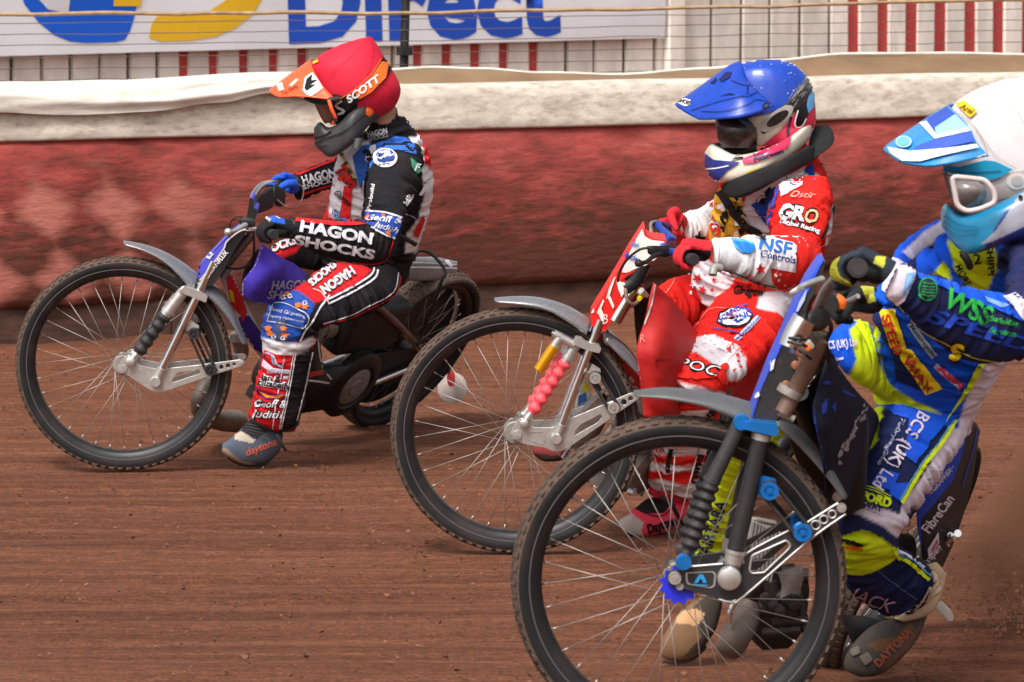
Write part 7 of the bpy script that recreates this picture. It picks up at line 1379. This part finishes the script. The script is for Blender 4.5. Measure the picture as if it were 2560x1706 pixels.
    vol('trouser_cuff', root, C4, [(1060, 810, 1140, 790, 9.93, .5), (1080, 880, 1190, 850, 9.94, .6), (1060, 1010, 1190, 950, 9.96, .7), (960, 1100, 1110, 1120, 9.97, .7), (850, 1145, 930, 1180, 9.97, .6)], solid('pale_leather', (206, 184, 150), .8, dirt=.4)); vol('boot_pull', bt, C4, [(1100, 810, 1110, 830, 9.96, .4), (1160, 830, 1150, 880, 9.96, .4), (1212, 868, 1195, 892, 9.96, .4)], MATS['pale_leather'])
    bt = boot(root, C1, [(1160, 1000, 1190, 1160, 10.2, .8), (1080, 1110, 1160, 1280, 10.2, .7), (990, 1180, 1110, 1360, 10.2, .64), (920, 1260, 1050, 1430, 10.2, .62), (870, 1350, 980, 1455, 10.2, .62), (858, 1420, 900, 1450, 10.2, .6)], gl, M_rubber, [(1100, 1370, 1110, 1385, 10.2), (1040, 1430, 1045, 1450, 10.2), (960, 1455, 960, 1475, 10.2), (880, 1450, 880, 1466, 10.2)])
    colour_mesh(bt.data, srgb(122, 92, 66), [(C1, [(1030, 1180), (1120, 1100), (1200, 1150), (1120, 1390), (980, 1440), (1080, 1330)], srgb(62, 56, 48)), (C1, [(945, 1200), (1050, 1180), (1100, 1210), (1060, 1270), (950, 1260)], srgb(196, 150, 108))])
    # ---- helmet
    Y = 9.42; hm = MATS['helmet_gloss']; cover = MATS['stretch_cover']
    h = vol('helmet', root, C2, [(1330, 100, 1600, 62, Y, .9), (1160, 165, 1730, 140, Y, .85), (1050, 240, 1800, 260, Y, .82), (1005, 330, 1840, 400, Y, .8), (985, 460, 1850, 540, Y, .78), (975, 600, 1840, 680, Y, .76), (985, 720, 1800, 790, Y, .74), (1030, 830, 1730, 880, Y, .7), (1120, 920, 1640, 960, Y, .66)], cover, voxel=.005, smooth=3)
    colour_mesh(h.data, srgb(222, 214, 212), [(C2, [(960, 640), (1000, 660), (1050, 900), (960, 900)], srgb(120, 110, 110))])
    d = Decals([h]); TQ, B3_, LBc = srgb(28, 150, 190), srgb(56, 84, 178), srgb(150, 200, 235)
    d.poly(C2, [(930, 620), (1080, 630), (1230, 590), (1290, 595), (1400, 645), (1330, 690), (1250, 715), (1130, 690), (970, 655)], TQ, 2, step=5); d.strip(C2, [(960, 640), (1130, 665), (1330, 655)], 6, srgb(20, 90, 120), 3); d.strip(C2, [(975, 672), (1120, 700), (1250, 722), (1330, 695)], 7, srgb(120, 70, 50), 3)
    d.poly(C2, [(1055, 245), (1110, 230), (1190, 290), (1145, 330), (1120, 310)], srgb(240, 192, 40), 2); d.text(C2, 'Arai', (1080, 275), (1160, 312), 34, srgb(120, 90, 20), 3, shear=.3)
    d.poly(C2, [(1280, 760), (1340, 735), (1400, 660), (1568, 640), (1568, 770), (1440, 800), (1300, 830)], srgb(196, 182, 176), 2); d.poly(C2, circ(1425, 715, 62, 24, 50), srgb(222, 210, 204), 3); d.poly(C2, circ(1428, 712, 36, 20, 30), srgb(190, 176, 170), 4)
    for q in ([(1030, 270), (1170, 380), (1250, 540)], [(1180, 400), (1300, 560), (1420, 640)], [(1250, 130), (1400, 260), (1500, 420)]): d.strip(C2, q, 3, srgb(170, 150, 145), 2)
    d.build('goggle_strap', h, M_print)
    pk = sheet('peak', h, C2, [[(760, 420, 9.62), (900, 320, 9.62), (1040, 250, 9.6)], [(618, 515, 9.46), (850, 372, 9.44), (1015, 265, 9.42)], [(650, 560, 9.36), (900, 470, 9.28), (1130, 380, 9.24)], [(690, 590, 9.3), (930, 550, 9.22), (1180, 480, 9.2)], [(745, 612, 9.26), (930, 626, 9.2), (1255, 565, 9.19)]], mat('painted_plastic_b', srgb(40, 140, 205), .35, dirt=.1), .006)
    d = Decals([pk]); d.poly(C2, [(830, 370), (1015, 262), (1100, 330), (1000, 420), (930, 440), (880, 390)], B3_, 0); d.poly(C2, [(930, 400), (1050, 320), (1110, 330), (1140, 400), (1000, 450), (940, 460)], LBc, 1); d.poly(C2, [(835, 372), (880, 360), (940, 445), (1150, 400), (1160, 415), (930, 470)], srgb(240, 244, 250), 2); d.poly(C2, [(800, 520), (940, 465), (1160, 415), (1200, 470), (1000, 520), (820, 548)], srgb(62, 92, 190), 1)
    d.poly(C2, [(640, 520), (780, 545), (1000, 525), (1220, 490), (1225, 505), (1000, 560), (840, 605), (730, 605), (660, 560)], srgb(238, 242, 250), 2); d.poly(C2, circ(742, 490, 50, 22, 36), srgb(170, 215, 240), 3); d.poly(C2, circ(742, 490, 40, 22, 28), srgb(110, 180, 225), 4); d.poly(C2, [(1110, 605), (1240, 545), (1258, 570), (1150, 615)], srgb(196, 180, 170), 3); d.build('print', pk)
    cb = vol('chin_bar', h, C2, [(1700, 680, 1700, 1000, 9.3, 1.6), (1540, 740, 1540, 1050, 9.26, 1.3), (1400, 810, 1400, 1085, 9.24, 1.2), (1280, 870, 1270, 1130, 9.24, 1.1), (1160, 915, 1150, 1165, 9.26, 1.0), (1060, 900, 1065, 1130, 9.3, 1.0), (990, 858, 1000, 1050, 9.34, 1.2), (958, 900, 962, 990, 9.38, 1.5)], hm, n=3.2, voxel=.004, smooth=2)
    colour_mesh(cb.data, srgb(24, 128, 170), [(C2, [(1230, 1120), (1330, 940), (1420, 830), (1800, 600), (1800, 1100), (1300, 1160)], srgb(40, 52, 128)), (C2, [(1200, 1110), (1300, 1020), (1440, 800), (1800, 640), (1800, 880), (1500, 980), (1330, 1070)], srgb(158, 160, 172)), (C2, [(1180, 1170), (1300, 1080), (1500, 985), (1800, 890), (1800, 1060), (1480, 1030), (1250, 1150)], srgb(36, 48, 120)), (C2, [(980, 850), (1000, 870), (965, 1000), (945, 990)], srgb(110, 195, 215))])
    d = Decals([cb]); d.poly(C2, circ(1450, 822, 14, 14), K, 1)
    for k in range(3): d.strip(C2, [(985, 930 + 34 * k), (1080, 985 + 34 * k), (1190, 1000 + 20 * k)], 4, srgb(14, 90, 125), 1)
    d.build('moulding', cb)
    vol('goggle_lens', h, C2, [(1035, 705, 1190, 715, 9.24, 1.0), (1035, 770, 1240, 770, 9.23, .9), (1050, 840, 1230, 845, 9.24, .9), (1080, 885, 1190, 885, 9.25, .9)], mat('clear_lens', (.20, .17, .16), .07, .1, var=.5, scale=18, coat=.7)); vol('nose_guard', h, C2, [(1000, 850, 1010, 870, 9.3, 2), (1050, 880, 1055, 915, 9.26, 1.6), (1130, 900, 1130, 920, 9.24, 1.6)], M_black)
    bm = blank(); tube(bm, [C2.P(x, y, 9.13) for x, y in roundpoly([(1030, 690), (1230, 710), (1290, 780), (1295, 850), (1200, 890), (1120, 905), (1060, 870)], 30)], .006, 10, 1, closed=True, cap=False); put('goggle_frame', bm, solid('pale_frame', (196, 184, 180), .45), h)
    ptube('chin_strap', h, C2, [(1090, 1160, 9.2), (1120, 1200, 9.2), (1140, 1245, 9.22)], .008, M_black, 8)
    return root
RIDER3 = rider_three()
# ================================================================ SPRAY OF SHALE thrown up behind the nearest rear wheel
def dirt_spray():
    rnd = random.Random(11); bm = blank()
    for i in range(14000):
        t = rnd.random() ** 0.8; a = rnd.uniform(0.05, 1.0)
        X = 1.12 + 1.9 * t + rnd.gauss(0, .05); Z = 0.02 + abs(rnd.gauss(0, .26)) * (0.25 + 1.5 * t) + .25 * t * rnd.random(); Y = 10.55 + 0.9 * t + rnd.gauss(0, .16)
        s = rnd.choice((.0016, .002, .0025, .003, .0045)) * rnd.uniform(.7, 1.3)
        vv = [bm.verts.new((X + s * x, Y + s * y, Z + s * z)) for x, y, z in ((1.2, 0, -.6), (-.6, 1, -.5), (-.7, -.9, -.6), (rnd.uniform(-.3, .3), 0, 1))]
        for f in ((0, 1, 2), (0, 3, 1), (1, 3, 2), (2, 3, 0)): bm.faces.new([vv[k] for k in f])
    o = obj('flying_dirt', bm, mat('shale_lump', (0.24, 0.115, 0.072), 0.95), sharp=None, smooth=False)
    tag(o, 'red dirt spraying up behind the nearest rear wheel at the right edge', 'dirt', kind='stuff')
    # fine dust hanging in the spray: one soft closed cloud
    bm = blank(); rings = []
    pts = [(1.02, 10.6, .06, .03), (1.3, 10.7, .22, .17), (1.65, 10.8, .40, .36), (2.1, 11.0, .55, .50), (2.7, 11.3, .65, .58), (3.4, 11.6, .70, .58), (3.9, 11.9, .72, .3)]
    tube(bm, [Vector(p[:3]) for p in pts], [p[3] for p in pts], 20, 4)
    for v in bm.verts:
        v.co += Vector((1, 1, 1)) * 0.05 * noise.noise(v.co * 3.0)
        if v.co.z < 0.015: v.co.z = 0.015
    m = bpy.data.materials.new('dust'); m.use_nodes = True; t = m.node_tree; t.nodes.clear()
    out_ = t.nodes.new('ShaderNodeOutputMaterial'); pv = t.nodes.new('ShaderNodeVolumePrincipled'); pv.inputs['Color'].default_value = (0.62, 0.29, 0.165, 1); pv.inputs['Density'].default_value = 5.5; pv.inputs['Anisotropy'].default_value = 0.2
    t.links.new(pv.outputs[0], out_.inputs['Volume'])
    o = obj('dust_cloud', bm, m, sharp=None); tag(o, 'soft brown dust cloud behind the nearest bike at the right edge', 'dust', kind='stuff')
dirt_spray()
